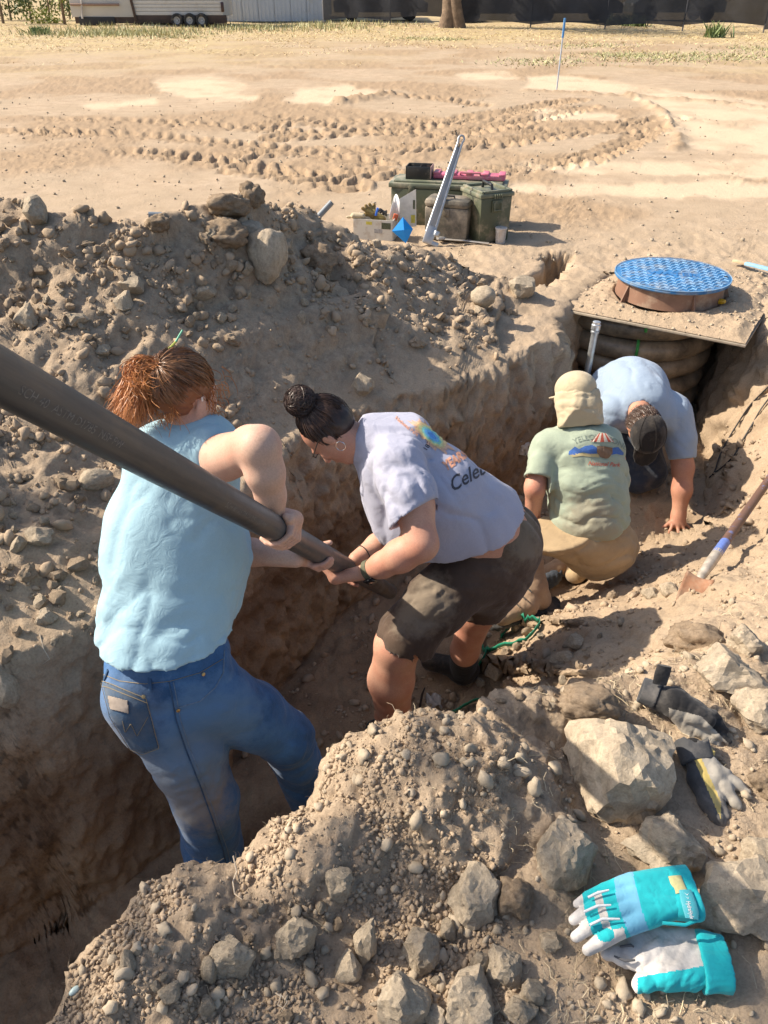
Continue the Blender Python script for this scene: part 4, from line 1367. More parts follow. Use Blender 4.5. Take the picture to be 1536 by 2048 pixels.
    # hat with a neck flap
    ht = cloth_mat('tan_cotton', (.48, .40, .27), .08, .9, dirt=(.34, .27, .18), dirt_amt=.2)
    V = Vol.around([P(1100, 740, 3.3), P(1200, 880, 3.6)], .10, .005)
    Rm = np.stack([hr, hf, hu], 1)
    V.ell(L(0, -.01, .05), (.088, .108, .078), .01, Rm)
    V.cut(L(0, 0, .015), -hu)
    V.ell(L(0, .10, .020), (.075, .07, .012), .01, Rm)
    V.fold(lambda p: -.004 * np.exp(-(((p - L(0, 0, .022)) @ hu) / .004) ** 2), .02)
    hat = V.mesh('hat', ht, root)
    V = Vol.around([P(1100, 740, 3.3), P(1200, 900, 3.6)], .10, .005)
    V.chain([L(0, -.02, .035), L(0, -.035, -.02), L(0, -.055, -.115)], [.086, .088, .086], .03, hr, [1.02, 1.03, 1.14])
    V.cut(L(0, .03, 0), hf); V.cut(L(0, 0, .038), hu); V.cut(L(0, -.03, -.118), -hu)
    V.fold(noise_folds(.016, 13, hu, 2.2, 101, sharp=False), .03)
    V.fold(noise_folds(.008, 20, hr, 2.5, 104), .03)
    V.sub(L(0, -.0, -.02), L(0, -.02, -.17), .068, .072)
    V.mesh('neck_flap', ht, hat)
    # prints on the back
    dg = bpy.context.evaluated_depsgraph_get(); bvh = BVHTree.FromObject(shirt, dg)
    def lay(name, V2, Fc, mat, off=.002):
        vs = []
        for u, v in V2:
            loc, nor, i, d = bvh.ray_cast(Vector(CC), Vector(ray(u, v)).normalized())
            vs.append(None if loc is None else loc + nor * off)
        good = [f for f in Fc if all(vs[i] is not None for i in f)]
        if not good: return
        me = bpy.data.meshes.new(name)
        used = sorted({i for f in good for i in f}); mp = {i: k for k, i in enumerate(used)}
        me.from_pydata([vs[i] for i in used], [], [[mp[i] for i in f] for f in good]); me.update()
        return link(name, me, mat, shirt)
    def poly(name, pts, mat, off=.002):
        V2, Fc = shape_grid([(x / 100, y / 100) for x, y in pts], .06); return lay(name, [(x * 100, y * 100) for x, y in V2], Fc, mat, off)
    gry = simple_mat('faded_grey_ink', (.20, .24, .20), .9); red = simple_mat('red_shirt_ink', (.50, .10, .06), .9, var=.2, scale=60)
    wht = simple_mat('cream_shirt_ink', (.62, .56, .45), .9); blu = simple_mat('blue_shirt_ink', (.05, .13, .38), .9, var=.2, scale=60)
    brn = simple_mat('brown_shirt_ink', (.20, .12, .07), .9, var=.2, scale=60); snd = simple_mat('sand_shirt_ink', (.45, .38, .20), .9)
    V2, Fc = text_shape('YELLOWSTONE', 15, 0, 0, step=2.5, arc=95, bold=.2, align='CENTER')
    lay('arched_lettering', [(1200 + x, 880 - y + x * .12) for x, y in V2], Fc, gry)
    # striped canopy
    n = 9; x0, x1 = 1181, 1227
    for k in range(n):
        a0 = math.pi * (1 - k / n); a1 = math.pi * (1 - (k + 1) / n)
        cx, cy = 1204, 884
        pts = [(cx + 23 * math.cos(a0) * .35, cy - 2 - 17 * math.sin(a0) * .9), (cx + 23 * math.cos(a0), cy), (cx + 23 * math.cos(a1), cy), (cx + 23 * math.cos(a1) * .35, cy - 2 - 17 * math.sin(a1) * .9)]
        pts[0] = (cx + 8 * math.cos(a0), cy - 16 - math.sin(a0)); pts[3] = (cx + 8 * math.cos(a1), cy - 16 - math.sin(a1))
        poly('canopy_stripe', pts, red if k % 2 == 0 else wht, .003)
    poly('hill_print', [(1138, 903), (1150, 893), (1158, 898), (1170, 892), (1184, 890), (1194, 896), (1196, 906), (1180, 908), (1165, 904), (1150, 910), (1137, 909)], blu)
    poly('hill_print', [(1222, 896), (1236, 894), (1247, 905), (1246, 911), (1232, 908), (1222, 910)], blu)
    poly('meadow_print', [(1140, 909), (1160, 906), (1196, 908), (1198, 915), (1165, 912), (1145, 914)], snd)
    poly('badge_print', [(1193, 893), (1208, 892), (1224, 895), (1224, 907), (1216, 916), (1209, 918), (1200, 914), (1193, 904)], brn, .004)
    V2, Fc = text_shape('National Park', 12, 0, 0, shear=.4, step=2.5, bold=.1, align='CENTER')
    lay('script_print', [(1207 + x * .95, 932 - y + x * .05) for x, y in V2], Fc, red)
    return root

# ================= man in the light blue tee, head down
def person_four():
    root = empty('person', P(1290, 960, 4.5), 'kneeling person in light blue tee and dark cap, one hand flat on the soil', 'person')
    V = Vol.around([P(1170, 700, 4.1), P(1400, 800, 4.6), P(1360, 1070, 4.2), P(1230, 900, 3.9)], .12, .007)
    L, hr, hf, hu = head(V, P(1288, 858, 3.93), (.10, -.12, -.98), (.12, -.80, .10), 1.0)
    V.cap(P(1280, 830, 3.95), P(1278, 795, 4.05), .058, .065, .03)
    V.log.clear()
    V.chain([P(1275, 790, 4.1), P(1255, 770, 4.3), P(1225, 790, 4.45)], [.11, .13, .13], .04)
    V.cap(P(1225, 820, 4.1), P(1335, 830, 4.1), .07, .07, .04)
    sh, el, wr = P(1350, 835, 4.10), P(1366, 935, 4.12), P(1357, 1030, 4.16)
    V.chain([sh, el, P(1364, 980, 4.13), wr], [.070, .054, .050, .034], .03)
    torso = V.log[:4]
    c = P(1355, 1046, 4.16)
    V.cap(wr, c, .034, .032, .02, CX, 1.15, 1.35)
    fz = P(1355, 1050, 4.17)
    for (pts, r) in (([(1340, 1045, 4.15), (1331, 1052, 4.17), (1323, 1056, 4.19)], .011), ([(1345, 1050, 4.14), (1340, 1062, 4.14), (1338, 1070, 4.15)], .010),
                     ([(1355, 1052, 4.14), (1357, 1065, 4.13), (1359, 1073, 4.14)], .010), ([(1364, 1050, 4.14), (1370, 1062, 4.14), (1377, 1068, 4.15)], .010),
                     ([(1369, 1045, 4.15), (1378, 1055, 4.16), (1386, 1061, 4.18)], .009)):
        fingers(V, [(pts, r)])
    V.mesh('body', SKIN_TAN, root)
    sm = cloth_mat('light_blue_jersey', (.275, .35, .45), .05, heather=.05)
    V = Vol.around([P(1160, 690, 4.0), P(1400, 930, 4.6), P(1180, 860, 4.6), P(1370, 940, 4.0), P(1230, 850, 3.85)], .13, .0085)
    V.replay(torso, .012)
    V.chain([P(1282, 805, 4.08), P(1265, 785, 4.22), P(1240, 790, 4.38), P(1215, 815, 4.48)], [.160, .185, .185, .17], .05)
    V.cap(P(1225, 828, 4.08), P(1338, 825, 4.08), .095, .10, .05)
    V.chain([P(1345, 825, 4.12), P(1362, 880, 4.115), P(1367, 925, 4.12)], [.10, .078, .070], .04)
    V.fold(noise_folds(.012, 7, (.3, -.6, -.4), 3.0, 110), .03)
    V.fold(noise_folds(.008, 15, (.2, -.5, -.8), 4.0, 113, ballmask(P(1340, 800, 4.05), .2)), .03)
    idx = V._sl(V.lo, V.lo + V.h * V.n)[1]
    cf = P(1366, 918, 4.12).astype(np.float32); dn = (P(1366, 935, 4.12) - P(1362, 880, 4.115)); dn = (dn / np.linalg.norm(dn)).astype(np.float32)
    V.D = np.maximum(V.D, np.minimum((idx - cf) @ dn, idx[..., 0] - P(1335, 918, 4.12)[0]))
    V.sub(P(1367, 950, 4.12), P(1365, 905, 4.12), .062, .058)
    V.sub(P(1284, 860, 3.90), P(1281, 822, 3.98), .072, .062)
    V.mesh('shirt', sm, root)
    jm = cloth_mat('dark_denim', (.035, .045, .065), .3, .9, dirt=(.12, .11, .10), dirt_amt=.3)
    V = Vol.around([P(1190, 780, 4.6), P(1340, 990, 4.2)], .14, .010)
    V.chain([P(1215, 830, 4.48), P(1235, 880, 4.42), P(1275, 955, 4.34)], [.15, .12, .095], .04)
    V.chain([P(1245, 830, 4.50), P(1280, 890, 4.36), P(1302, 945, 4.34)], [.14, .11, .09], .04)
    V.chain([P(1302, 945, 4.36), P(1270, 900, 4.75)], [.085, .06], .03)
    V.chain([P(1275, 955, 4.36), P(1230, 900, 4.75)], [.085, .06], .03)
    V.fold(noise_folds(.009, 10, (1, 0, .3), 3.0, 120), .03)
    V.cut(P(1220, 810, 4.4), (-.2, .1, 1))
    V.mesh('jeans', jm, root)
    # hair and cap
    hm = hair_mat('short_dark_hair', (.030, .018, .012), (.09, .055, .04))
    Rm = np.stack([hr, hf, hu], 1)
    V = Vol.around([P(1240, 790, 3.9), P(1340, 920, 4.1)], .08, .005)
    V.ell(L(0, -.018, .025), (.082, .100, .092), .01, Rm); V.ell(L(0, -.05, -.03), (.066, .06, .06), .03, Rm)
    V.cut(L(0, .045, 0), hf)
    V.mesh('hair', hm, root)
    st = []; r0 = np.random.default_rng(28)
    for k in range(2600):
        th_ = r0.uniform(math.pi * 1.0, math.pi * 2.0); ph = r0.uniform(-1.0, .75)
        dv = np.array([math.cos(th_) * math.cos(ph), math.sin(th_) * math.cos(ph), math.sin(ph)])
        b0 = L(*(np.array([0, -.018, .02]) + dv * np.array([.081, .10, .092])))
        o_ = (b0 - L(0, 0, 0)); o_ /= np.linalg.norm(o_)
        e0 = b0 + o_ * .003 - hu * r0.uniform(.020, .040) + r0.normal(size=3) * .004
        st.append(bez(b0, b0 + o_ * .004 - hu * .008, e0 + o_ * .003, e0, 5))
    strands('hair_strands', st, hm, root, .0009)
    cm = cloth_mat('black_cap_cloth', (.022, .020, .020), .3, .85, dirt=(.09, .075, .06), dirt_amt=.3)
    V = Vol.around([P(1240, 790, 3.8), P(1350, 930, 4.1)], .10, .005)
    V.ell(L(0, .005, .052), (.092, .108, .082), .01, Rm)
    V.cut(L(0, -.05, .035), -hu * .8 - hf * .35)
    V.ell(L(0, .12, .035), (.072, .075, .010), .012, Rm)
    V.fold(noise_folds(.003, 20, hf, 2, 130), .02)
    cp = V.mesh('cap', cm, root)
    for q in (-1, 0, 1):
        pts = [L(.093 * math.sin(q * .9 + .0) * math.cos(t) , .109 * math.sin(t) + .005, .052 + .083 * math.cos(t) * math.cos(q * .9)) for t in np.linspace(-1.2, 1.2, 16)]
        MB().tube(pts, .0012, 5).build('cap_seam', cm, cp)
    return root

person_one(); person_two(); person_three(); person_four()

# ---- the pipe
def carried_pipe():
    m, nt, b = node_mat('weathered_black_pipe')
    co = objco(nt)
    mp = N(nt, 'ShaderNodeMapping'); nt.links.new(co, mp.inputs[0]); mp.inputs['Scale'].default_value = (1, 1, .06)
    n1 = noise(nt, mp.outputs[0], 26, 8, .7); n2 = noise(nt, co, 9, 6, .7)
    c = mixc(nt, ramp(nt, n1, [(.40, 0.), (.64, 1.)]), (.046, .050, .056), (.100, .100, .100))
    c = mixc(nt, ramp(nt, n2, [(.52, 0.), (.68, .75)]), c, (.12, .105, .09))
    nt.links.new(c, b.inputs['Base Color'])
    nt.links.new(ramp(nt, n2, [(.35, .30), (.65, .55)]), b.inputs['Roughness'])
    bump(nt, b, n1, .0012, .5)
    me_a = PIPE_A - PIPE_T * 1.1; me_b = PIPE_B + PIPE_T * .12
    L_ = float(np.linalg.norm(me_b - me_a))
    prof_o = MB().lathe([(PIPE_R - .004, 0), (PIPE_R, 0), (PIPE_R, L_ * .5), (PIPE_R, L_), (PIPE_R - .004, L_), (PIPE_R - .004, L_ - .3)], (0, 0, 0), 56, caps=False).build('pipe', m)
    q = Vector(PIPE_T).to_track_quat('Z', 'Y')
    prof_o.location = Vector(me_a); prof_o.rotation_euler = q.to_euler()
    tag(prof_o, 'long dark grey pipe slanting across the trench, held by two people', 'pipe')
    bpy.context.view_layer.update()
    # printed lettering along the barrel
    ink = simple_mat('faded_white_ink', (.20, .19, .18), .8, var=.5, scale=200)
    V2, Fc = text_shape('SCH 40  ASTM D1785  NSF PW', .018, 0, 0, step=.01)
    e0 = -FW - PIPE_T * (-FW @ PIPE_T); e0 /= np.linalg.norm(e0); e1 = np.cross(PIPE_T, e0)
    if e1[2] < 0: e1 = -e1
    for s0, a0 in ((.30, 0.1), (.95, 0.0)):
        vs = []
        for x, y in V2:
            a = a0 + y / PIPE_R
            pnt = PIPE_A + PIPE_T * (s0 - .3 + x) + (e0 * math.cos(a) + e1 * math.sin(a)) * (PIPE_R + .0004)
            vs.append(prof_o.matrix_world.inverted() @ Vector(pnt))
        me = bpy.data.meshes.new('pipe_lettering'); me.from_pydata(vs, [], Fc); me.update()
        o = bpy.data.objects.new('pipe_lettering', me); COL.objects.link(o); me.materials.append(ink); o.parent = prof_o
carried_pipe()
# ------------------------------------------------------------------ things round the trench
def W(u, v, y):
    """point of the sight line (u, v) at the distance y north of the lens"""
    r = ray(u, v); return CC + r * (y / r[1])

def clump_mat():
    m, nt, b = node_mat('clod_and_stone')
    co = objco(nt)
    oi = N(nt, 'ShaderNodeObjectInfo')
    n1 = noise(nt, co, 1.6, 8, .65); n2 = noise(nt, co, 6, 7, .72); n3 = noise(nt, co, 26, 5, .7)
    base = mixc(nt, ramp(nt, n1, [(.35, 0.), (.65, 1.)]), (.375, .305, .222), (.51, .425, .315))
    base = mixc(nt, ramp(nt, oi.outputs['Random'], [(0, 0.), (1, .55)]), base, (.32, .27, .205))
    base = mixc(nt, 1.0, base, ramp(nt, n2, [(.32, .70), (.5, 1.0), (.7, 1.16)]), 'MULTIPLY')
    base = mixc(nt, 1.0, base, ramp(nt, n3, [(.3, .82), (.7, 1.12)]), 'MULTIPLY')
    nt.links.new(base, b.inputs['Base Color'])
    b.inputs['Roughness'].default_value = .95; b.inputs['Specular IOR Level'].default_value = .12
    k = bump(nt, b, n1, .006, .5); k = bump(nt, b, n2, .0055, .9, k); bump(nt, b, n3, .0018, .9, k)
    return m
MAT_ROCK = clump_mat()
MAT_CRUMB = simple_mat('crumbled_soil', (.375, .290, .205), .97, var=.22, scale=3, bmp=.004, bscale=60, spec=.1)
def earthy_mat():
    m, nt, b = node_mat('rooty_earth')
    co = objco(nt); n1 = noise(nt, co, 5, 8, .7); n2 = noise(nt, co, 30, 8, .75)
    c = mixc(nt, ramp(nt, n1, [(.35, 0.), (.65, 1.)]), (.21, .155, .105), (.37, .285, .20))
    c = mixc(nt, 1.0, c, ramp(nt, n2, [(.3, .8), (.7, 1.15)]), 'MULTIPLY')
    nt.links.new(c, b.inputs['Base Color']); b.inputs['Roughness'].default_value = .97; b.inputs['Specular IOR Level'].default_value = .1
    k = bump(nt, b, n1, .012, .6); bump(nt, b, n2, .004, .9, k)
    return m
MAT_CLOD = earthy_mat()

def ramp_pts(a, b, n): return [np.array(a) + (np.array(b) - np.array(a)) * t for t in np.linspace(0, 1, n)]

# ---------- toolboxes and the tools beside them
OLIVE = simple_mat('olive_plastic', (.075, .085, .050), .5, var=.2, scale=5, dirt=(.33, .27, .19), dirt_amt=.45, bmp=.0004)
OLIVE_L = simple_mat('olive_plastic_lid', (.13, .145, .10), .5, var=.2, scale=6, dirt=(.36, .30, .22), dirt_amt=.45)
GREYP = simple_mat('dusty_grey_plastic', (.105, .095, .075), .6, var=.25, scale=5, dirt=(.34, .28, .21), dirt_amt=.55)
BLACKP = simple_mat('black_plastic', (.022, .022, .021), .4, var=.3, dirt=(.22, .18, .13), dirt_amt=.25)
PINK = simple_mat('pink_plastic', (.58, .14, .22), .45, var=.15, dirt=(.45, .33, .27), dirt_amt=.4)
ALU = simple_mat('cast_aluminium', (.46, .46, .46), .42, .7, var=.12, scale=20, dirt=(.35, .32, .28), dirt_amt=.25)
STEEL = simple_mat('galvanised_steel', (.45, .47, .48), .42, .8, var=.2, scale=30, dirt=(.38, .34, .27), dirt_amt=.35)

def frame_at(p, q):
    """rotation whose x axis runs from p to q on the level"""
    d = np.array(q) - np.array(p); return math.atan2(d[1], d[0])

def toolboxes():
    # long olive box
    a = G(777, 362, .33); b = G(1012, 372, .33)
    yaw = frame_at(a, b); L = float(np.linalg.norm((b - a)[:2])); c, s = math.cos(yaw), math.sin(yaw)
    R = Matrix.Rotation(yaw, 3, 'Z')
    ex = np.array([c, s, 0]); ey = np.array([-s, c, 0])
    o = np.array([a[0], a[1], 0]) + ex * L / 2 + ey * .17
    root = empty('storage_box', Vector(o), 'long olive green storage box standing behind the other toolboxes', 'toolbox')
    MB().box(o + [0, 0, .14], (L * .97, .28, .28), R, .012).build('body', OLIVE, root)
    lid = MB().box(o + [0, 0, .298], (L * 1.01, .31, .036), R, .008).box(o + [0, 0, .323], (L * .93, .25, .016), R, .006).build('lid', OLIVE_L, root)
    for k in (-1, 1): MB().box(o + ex * k * L * .3 - ey * .158 + [0, 0, .27], (.05, .012, .06), R, .004).build('latch', OLIVE, root)
    # tray on its left end
    o2 = o - ex * L * .26 + ey * .0
    t = empty('parts_tray', Vector(o2) + Vector((0, 0, .332)), 'black open parts tray with two compartments on top of the long olive box', 'tray')
    z0 = .332; w, d, h = .20, .16, .085; th = .006
    MB().box(o2 + [0, 0, z0 + .004], (w, d, .008), R).build('bottom', BLACKP, t)
    for k in (-1, 1):
        MB().box(o2 + ex * k * (w / 2 - th / 2) + [0, 0, z0 + h / 2 + .008], (th, d, h), R, .001).build('side_wall', BLACKP if k < 0 else simple_mat('dusty_pink_label', (.35, .22, .2), .6), t)
        MB().box(o2 + ey * k * (d / 2 - th / 2) + [0, 0, z0 + h / 2 + .008], (w - 2 * th, th, h), R, .001).build('end_wall', BLACKP, t)
    MB().box(o2 + [0, 0, z0 + h / 2], (th, d - 2 * th, h * .85), R).build('divider', BLACKP, t)
    MB().box(o2 - ex * .04 + [0, 0, z0 + .02], (.03, .05, .02), R, .003).box(o2 + ex * .05 + [0, 0, z0 + .02], (.04, .03, .02), R, .003).build('fittings', GREYP, t)
    # pink case on the right half
    o3 = o + ex * L * .17 + ey * .035
    p = empty('pink_case', Vector(o3) + Vector((0, 0, .332)), 'dusty pink plastic carrying case lying on the long olive box', 'case')
    z = .332 + .026
    MB().box(o3 + [0, 0, z - .006], (L * .62, .13, .036), R, .010).build('body', PINK, p)
    for k in range(5):
        MB().box(o3 + ex * (k - 2) * L * .14 + ey * .0 + [0, 0, z + .016], (.05, .135, .018), R, .006).build('rib', PINK, p)
    MB().tube([o3 + ex * -.07 - ey * .05 + [0, 0, z + .01], o3 + ex * -.065 - ey * .075 + [0, 0, z + .03], o3 + ex * .085 - ey * .075 + [0, 0, z + .03], o3 + ex * .09 - ey * .05 + [0, 0, z + .01]], .009, 10).build('handle', PINK, p)
    # grey case in front
    a = G(850, 398, .29); b = G(930, 404, .29)
    yaw = frame_at(a, b); R = Matrix.Rotation(yaw, 3, 'Z'); L = float(np.linalg.norm((b - a)[:2])) + .03
    ex = np.array([math.cos(yaw), math.sin(yaw), 0]); ey = np.array([-ex[1], ex[0], 0])
    o = np.array([a[0], a[1], 0]) + ex * L / 2 + ey * .09
    g = empty('grey_case', Vector(o), 'dusty grey case with rounded lid, between the wrench and the olive ammunition box', 'toolbox')
    MB().box(o + [0, 0, .12], (L * .96, .19, .24), R, .014, (1.04, 1.04)).build('body', GREYP, g)
    MB().box(o + [0, 0, .266], (L * 1.03, .21, .062), R, .028).build('lid', GREYP, g)
    MB().tube([o - ex * .035 + [0, -.04, .292], o - ex * .03 + [0, -.04, .312], o + ex * .03 + [0, -.04, .312], o + ex * .035 + [0, -.04, .292]], .007, 8).build('handle', BLACKP, g)
    MB().box(o - ey * .106 + [0, 0, .21], (.05, .01, .05), R, .003).build('latch', GREYP, g)
    # olive ammunition box
    a = G(934, 396, .27); b = G(1010, 386, .27)
    o = G(968, 486, 0.0) + np.array([.015, .15, 0]); yaw = math.radians(24)
    R = Matrix.Rotation(yaw, 3, 'Z'); ex = np.array([math.cos(yaw), math.sin(yaw), 0]); ey = np.array([-ex[1], ex[0], 0])
    m = empty('ammunition_box', Vector(o), 'olive plastic ammunition box with carry handle and front latch, beside the white cup', 'toolbox')
    MB().box(o + [0, 0, .16], (.25, .28, .32), R, .010, (1.05, 1.04)).build('body', OLIVE, m)
    MB().box(o + [0, 0, .335], (.285, .31, .030), R, .007).build('lid', OLIVE_L, m)
    MB().box(o + ex * .118 + [0, 0, .358], (.02, .29, .02), R, .005).box(o - ex * .118 + [0, 0, .358], (.02, .29, .02), R, .005).box(o + ey * .135 + [0, 0, .358], (.21, .02, .02), R, .005).box(o - ey * .135 + [0, 0, .358], (.21, .02, .02), R, .005).build('lid_rim', OLIVE_L, m)
    MB().tube([o - ey * .07 + [0, 0, .352], o - ey * .06 + [0, 0, .387], o + ey * .06 + [0, 0, .394], o + ey * .07 + [0, 0, .352]], .011, 10).build('handle', BLACKP, m)
    MB().box(o - ey * .152 + [0, 0, .26], (.085, .014, .085), R, .004).build('latch', OLIVE, m)
    MB().tube([o - ey * .17 - ex * .03 + [0, 0, .285], o - ey * .172 - ex * .03 + [0, 0, .235], o - ey * .172 + ex * .03 + [0, 0, .235], o - ey * .17 + ex * .03 + [0, 0, .285]], .005, 8).build('bail', OLIVE_L, m)
    for k in range(4): MB().box(o - ey * .16 + ex * (k - 1.5) * .018 + [0, 0, .33], (.008, .02, .03), R, .002).build('hinge_rib', OLIVE_L, m)
    # cup
    c0 = G(1000, 486, 0.0)
    cu = empty('plastic_cup', Vector(c0), 'dusty white plastic cup standing at the corner of the ammunition box', 'cup')
    wh = simple_mat('dusty_white_plastic', (.55, .52, .50), .5, var=.1, dirt=(.42, .34, .26), dirt_amt=.5, dscale=30)
    MB().lathe([(.034, 0), (.036, .004), (.041, .105), (.043, .11), (.041, .112), (.036, .106), (.033, .01)], c0, 28, caps=True).build('wall', wh, cu)
    MB().lathe([(.0435, .100), (.046, .106), (.0445, .113), (.038, .115)], c0, 28).build('rim', wh, cu)
    # flat tool on the ground
    f = empty('flat_wrench', Vector(G(930, 485, 0)), 'dull grey adjustable wrench lying flat in front of the grey case', 'wrench')
    p0, p1 = G(884, 478, .02), G(978, 487, .018)
    MB().tube([p0, (p0 + p1) / 2 + [0, 0, .004], p1], [.014, .011, .014], 10, flat=.5).build('handle', simple_mat('dull_steel', (.38, .37, .36), .5, .6, dirt=(.35, .29, .22)), f)
    MB().box(p0 + [-.01, 0, .006], (.06, .045, .02), Matrix.Rotation(.4, 3, 'Z'), .005).box(p0 + [.04, .03, .008], (.05, .02, .014), Matrix.Rotation(.9, 3, 'Z'), .004).build('jaw', ALU, f)
    # big pipe wrench standing up
    bt = G(852, 492, 0.0); tp = W(926, 268, bt[1] + .30)
    w_ = empty('pipe_wrench', Vector(bt), 'tall aluminium pipe wrench with a looped handle end, leaning against the toolboxes', 'wrench')
    d = tp - bt; Lw = np.linalg.norm(d); d /= Lw
    sx = np.cross(d, [0, 1, 0]); sx /= np.linalg.norm(sx); fz = np.cross(sx, d)
    Rw = Matrix((Vector(sx), Vector(fz), Vector(d))).transposed()
    def at_(t, x=0, y=0): return bt + d * Lw * t + sx * x + fz * y
    for k in (-1, 1):
        MB().tube([at_(.12, k * .029), at_(.3, k * .027), at_(.62, k * .021), at_(.86, k * .016), at_(.93, k * .016)], [.012, .011, .010, .009, .008], 10, up=fz).build('handle_rail', ALU, w_)
    MB().box(at_(.5), (.040, .010, Lw * .76), Rw, .001, (.6, 1)).build('handle_web', simple_mat('shaded_aluminium', (.33, .33, .33), .5, .6, dirt=(.3, .27, .23)), w_)  # web in darker aluminium, the shade between the rails put into its colour
    MB().tube([at_(.93, -.016)] + [at_(.95 + .035 * math.sin(a), -.021 * math.cos(a)) for a in np.linspace(0, math.pi, 12)] + [at_(.93, .016)], .008, 10, up=fz).build('hanging_loop', ALU, w_)
    MB().box(at_(.10), (.075, .035, .13), Rw, .010).box(at_(.04, -.04), (.09, .032, .035), Rw, .008).build('hook_jaw', ALU, w_)
    MB().lathe([(.026, -.018), (.028, -.012), (.028, .012), (.026, .018)], at_(.13, -.045), 20, Rw).build('adjusting_nut', STEEL, w_)

def tub_group():
    o = G(752, 478, 0.0) + np.array([0, .06, 0]); yaw = math.radians(-12)
    R = Matrix.Rotation(yaw, 3, 'Z'); ex = np.array([math.cos(yaw), math.sin(yaw), 0]); ey = np.array([-ex[1], ex[0], 0])
    pl = simple_mat('white_printed_board', (.60, .57, .50), .6, var=.06, dirt=(.42, .34, .25), dirt_amt=.35, dscale=14)
    t = empty('cardboard_box', Vector(o), 'low white printed carton crammed with gloves and papers', 'box')
    w, d, h = .30, .20, .15
    for k in (-1, 1):
        MB().box(o + ex * k * w / 2 + [0, 0, h / 2], (.005, d, h), R).build('side_panel', pl, t)
        MB().box(o + ey * k * d / 2 + [0, 0, h / 2], (w - .006, .005, h), R).build('front_panel' if k < 0 else 'back_panel', pl, t)
    MB().box(o + [0, 0, .004], (w - .012, d - .012, .004), R).build('bottom_panel', pl, t)
    yl = simple_mat('yellow_print', (.55, .48, .08), .7, var=.2, scale=60); dk = simple_mat('dark_print', (.08, .09, .05), .7, var=.5, scale=120)
    fp = o - ey * (d / 2 + .0045)
    MB().box(fp + ex * -.03 + [0, 0, .125], (.045, .001, .022), R).build('yellow_patch', yl, t)
    MB().box(fp + ex * .10 + [0, 0, .11], (.07, .001, .045), R).build('dark_patch', dk, t)
    MB().box(fp + ex * .04 + [0, 0, .07], (.06, .001, .03), R).build('grey_patch', simple_mat('grey_print', (.35, .34, .33), .7, var=.3, scale=90), t)
    # leather glove sticking out
    root = empty('leather_glove', Vector(o + ex * -.02 + [0, 0, .15]), 'brown and yellow leather work glove poking out of the white carton', 'glove')
    V = Vol.around([o + [-.15, -.15, .05], o + [.15, .15, .30]], .04, .004)
    c0 = o + ex * -.02 + [0, -.02, .17]
    V.cap(c0 + ex * .06 + [0, 0, -.04], c0, .040, .036, .02, ey, .6)
    for k, (dx, dz) in enumerate(((-.075, .045), (-.055, .06), (-.03, .068), (.0, .06))):
        V.cap(c0 + ey * (k - 1.5) * .012, c0 + ex * dx + [0, 0, dz] + ey * (k - 1.5) * .02, .017, .013, .008)
    V.cap(c0, c0 + ex * -.09 + [0, -.03, .0], .018, .014, .01)
    V.fold(noise_folds(.004, 30, (1, 0, 0), 2, 7), .015)
    V.mesh('leather', cloth_mat('brown_leather', (.17, .11, .04), .35, .7, dirt=(.42, .33, .10), dirt_amt=.6), root)
    MB().tube([c0 + ex * .02 + [0, -.035, .0], c0 + ex * .035 + [0, -.04, .055]], .009, 8).build('blue_tab', simple_mat('blue_plastic', (.02, .12, .55), .4), root)
    r2 = empty('cloth_glove', Vector(o + ex * -.14 + [0, 0, .12]), 'cream cotton glove drooping over the left rim of the white carton', 'glove')
    V = Vol.around([o + [-.26, -.15, .02], o + [.05, .10, .22]], .03, .004)
    g0 = o + ex * -.10 + [0, -.06, .165]
    V.cap(g0, g0 - ex * .07 + [0, -.01, .0], .018, .022, .01, ey, 1.6); 
    for k in range(3): V.cap(g0 - ex * .06 + ey * (k - 1) * .02, g0 - ex * .115 + ey * (k - 1) * .026 + [0, 0, -.01 - .008 * k], .011, .009, .006)
    V.mesh('cotton', cloth_mat('cream_cotton', (.50, .42, .28), .15, dirt=(.35, .27, .18)), r2)
    # papers
    pp = empty('paper_sheet', Vector(o + ex * .07 + [0, 0, .15]), 'curled bright white paper sheet standing in the carton', 'paper')
    wm = simple_mat('white_paper', (.80, .79, .77), .7, var=.03)
    n = 12
    vs = []; 
    for i in range(n):
        t_ = i / (n - 1)
        for j in range(2):
            u_, v_ = (778 + 22 * t_, (438 - 2 * t_) if j == 0 else (432 - 44 * math.sin(t_ * 2.4) ** 1.2))
            vs.append(W(u_, v_, o[1] - .04 + .06 * math.sin(t_ * 3)))
    me = mesh_np('sheet', np.array(vs), grid_faces(n, 2)); oo = link('sheet', me, wm, pp); md = oo.modifiers.new('t', 'SOLIDIFY'); md.thickness = .0015
    cb = empty('carton_flap', Vector(o + ex * .15 + [0, 0, 0]), 'pale grey printed carton piece standing upright beside the wrench', 'carton')
    y0 = o[1] + .02
    pts = [W(795, 400, y0 + .02), W(832, 378, y0 - .02), W(833, 452, y0 - .02), W(800, 458, y0 + .02)]
    me = bpy.data.meshes.new('panel'); me.from_pydata([Vector(p) for p in pts], [], [(0, 1, 2, 3)]); me.update()
    oo = link('panel', me, simple_mat('pale_grey_board', (.50, .49, .47), .7, var=.12, scale=30), cb); md = oo.modifiers.new('t', 'SOLIDIFY'); md.thickness = .004
    for (u0, v0, u1, v1, mm) in ((826, 400, 830, 418, dk), (822, 430, 830, 446, yl)):
        me = bpy.data.meshes.new('printed_mark'); me.from_pydata([Vector(W(u0, v0, y0 - .030)), Vector(W(u1, v0, y0 - .030)), Vector(W(u1, v1, y0 - .030)), Vector(W(u0, v1, y0 - .030))], [], [(0, 1, 2, 3)]); me.update(); link('printed_mark', me, mm, cb)
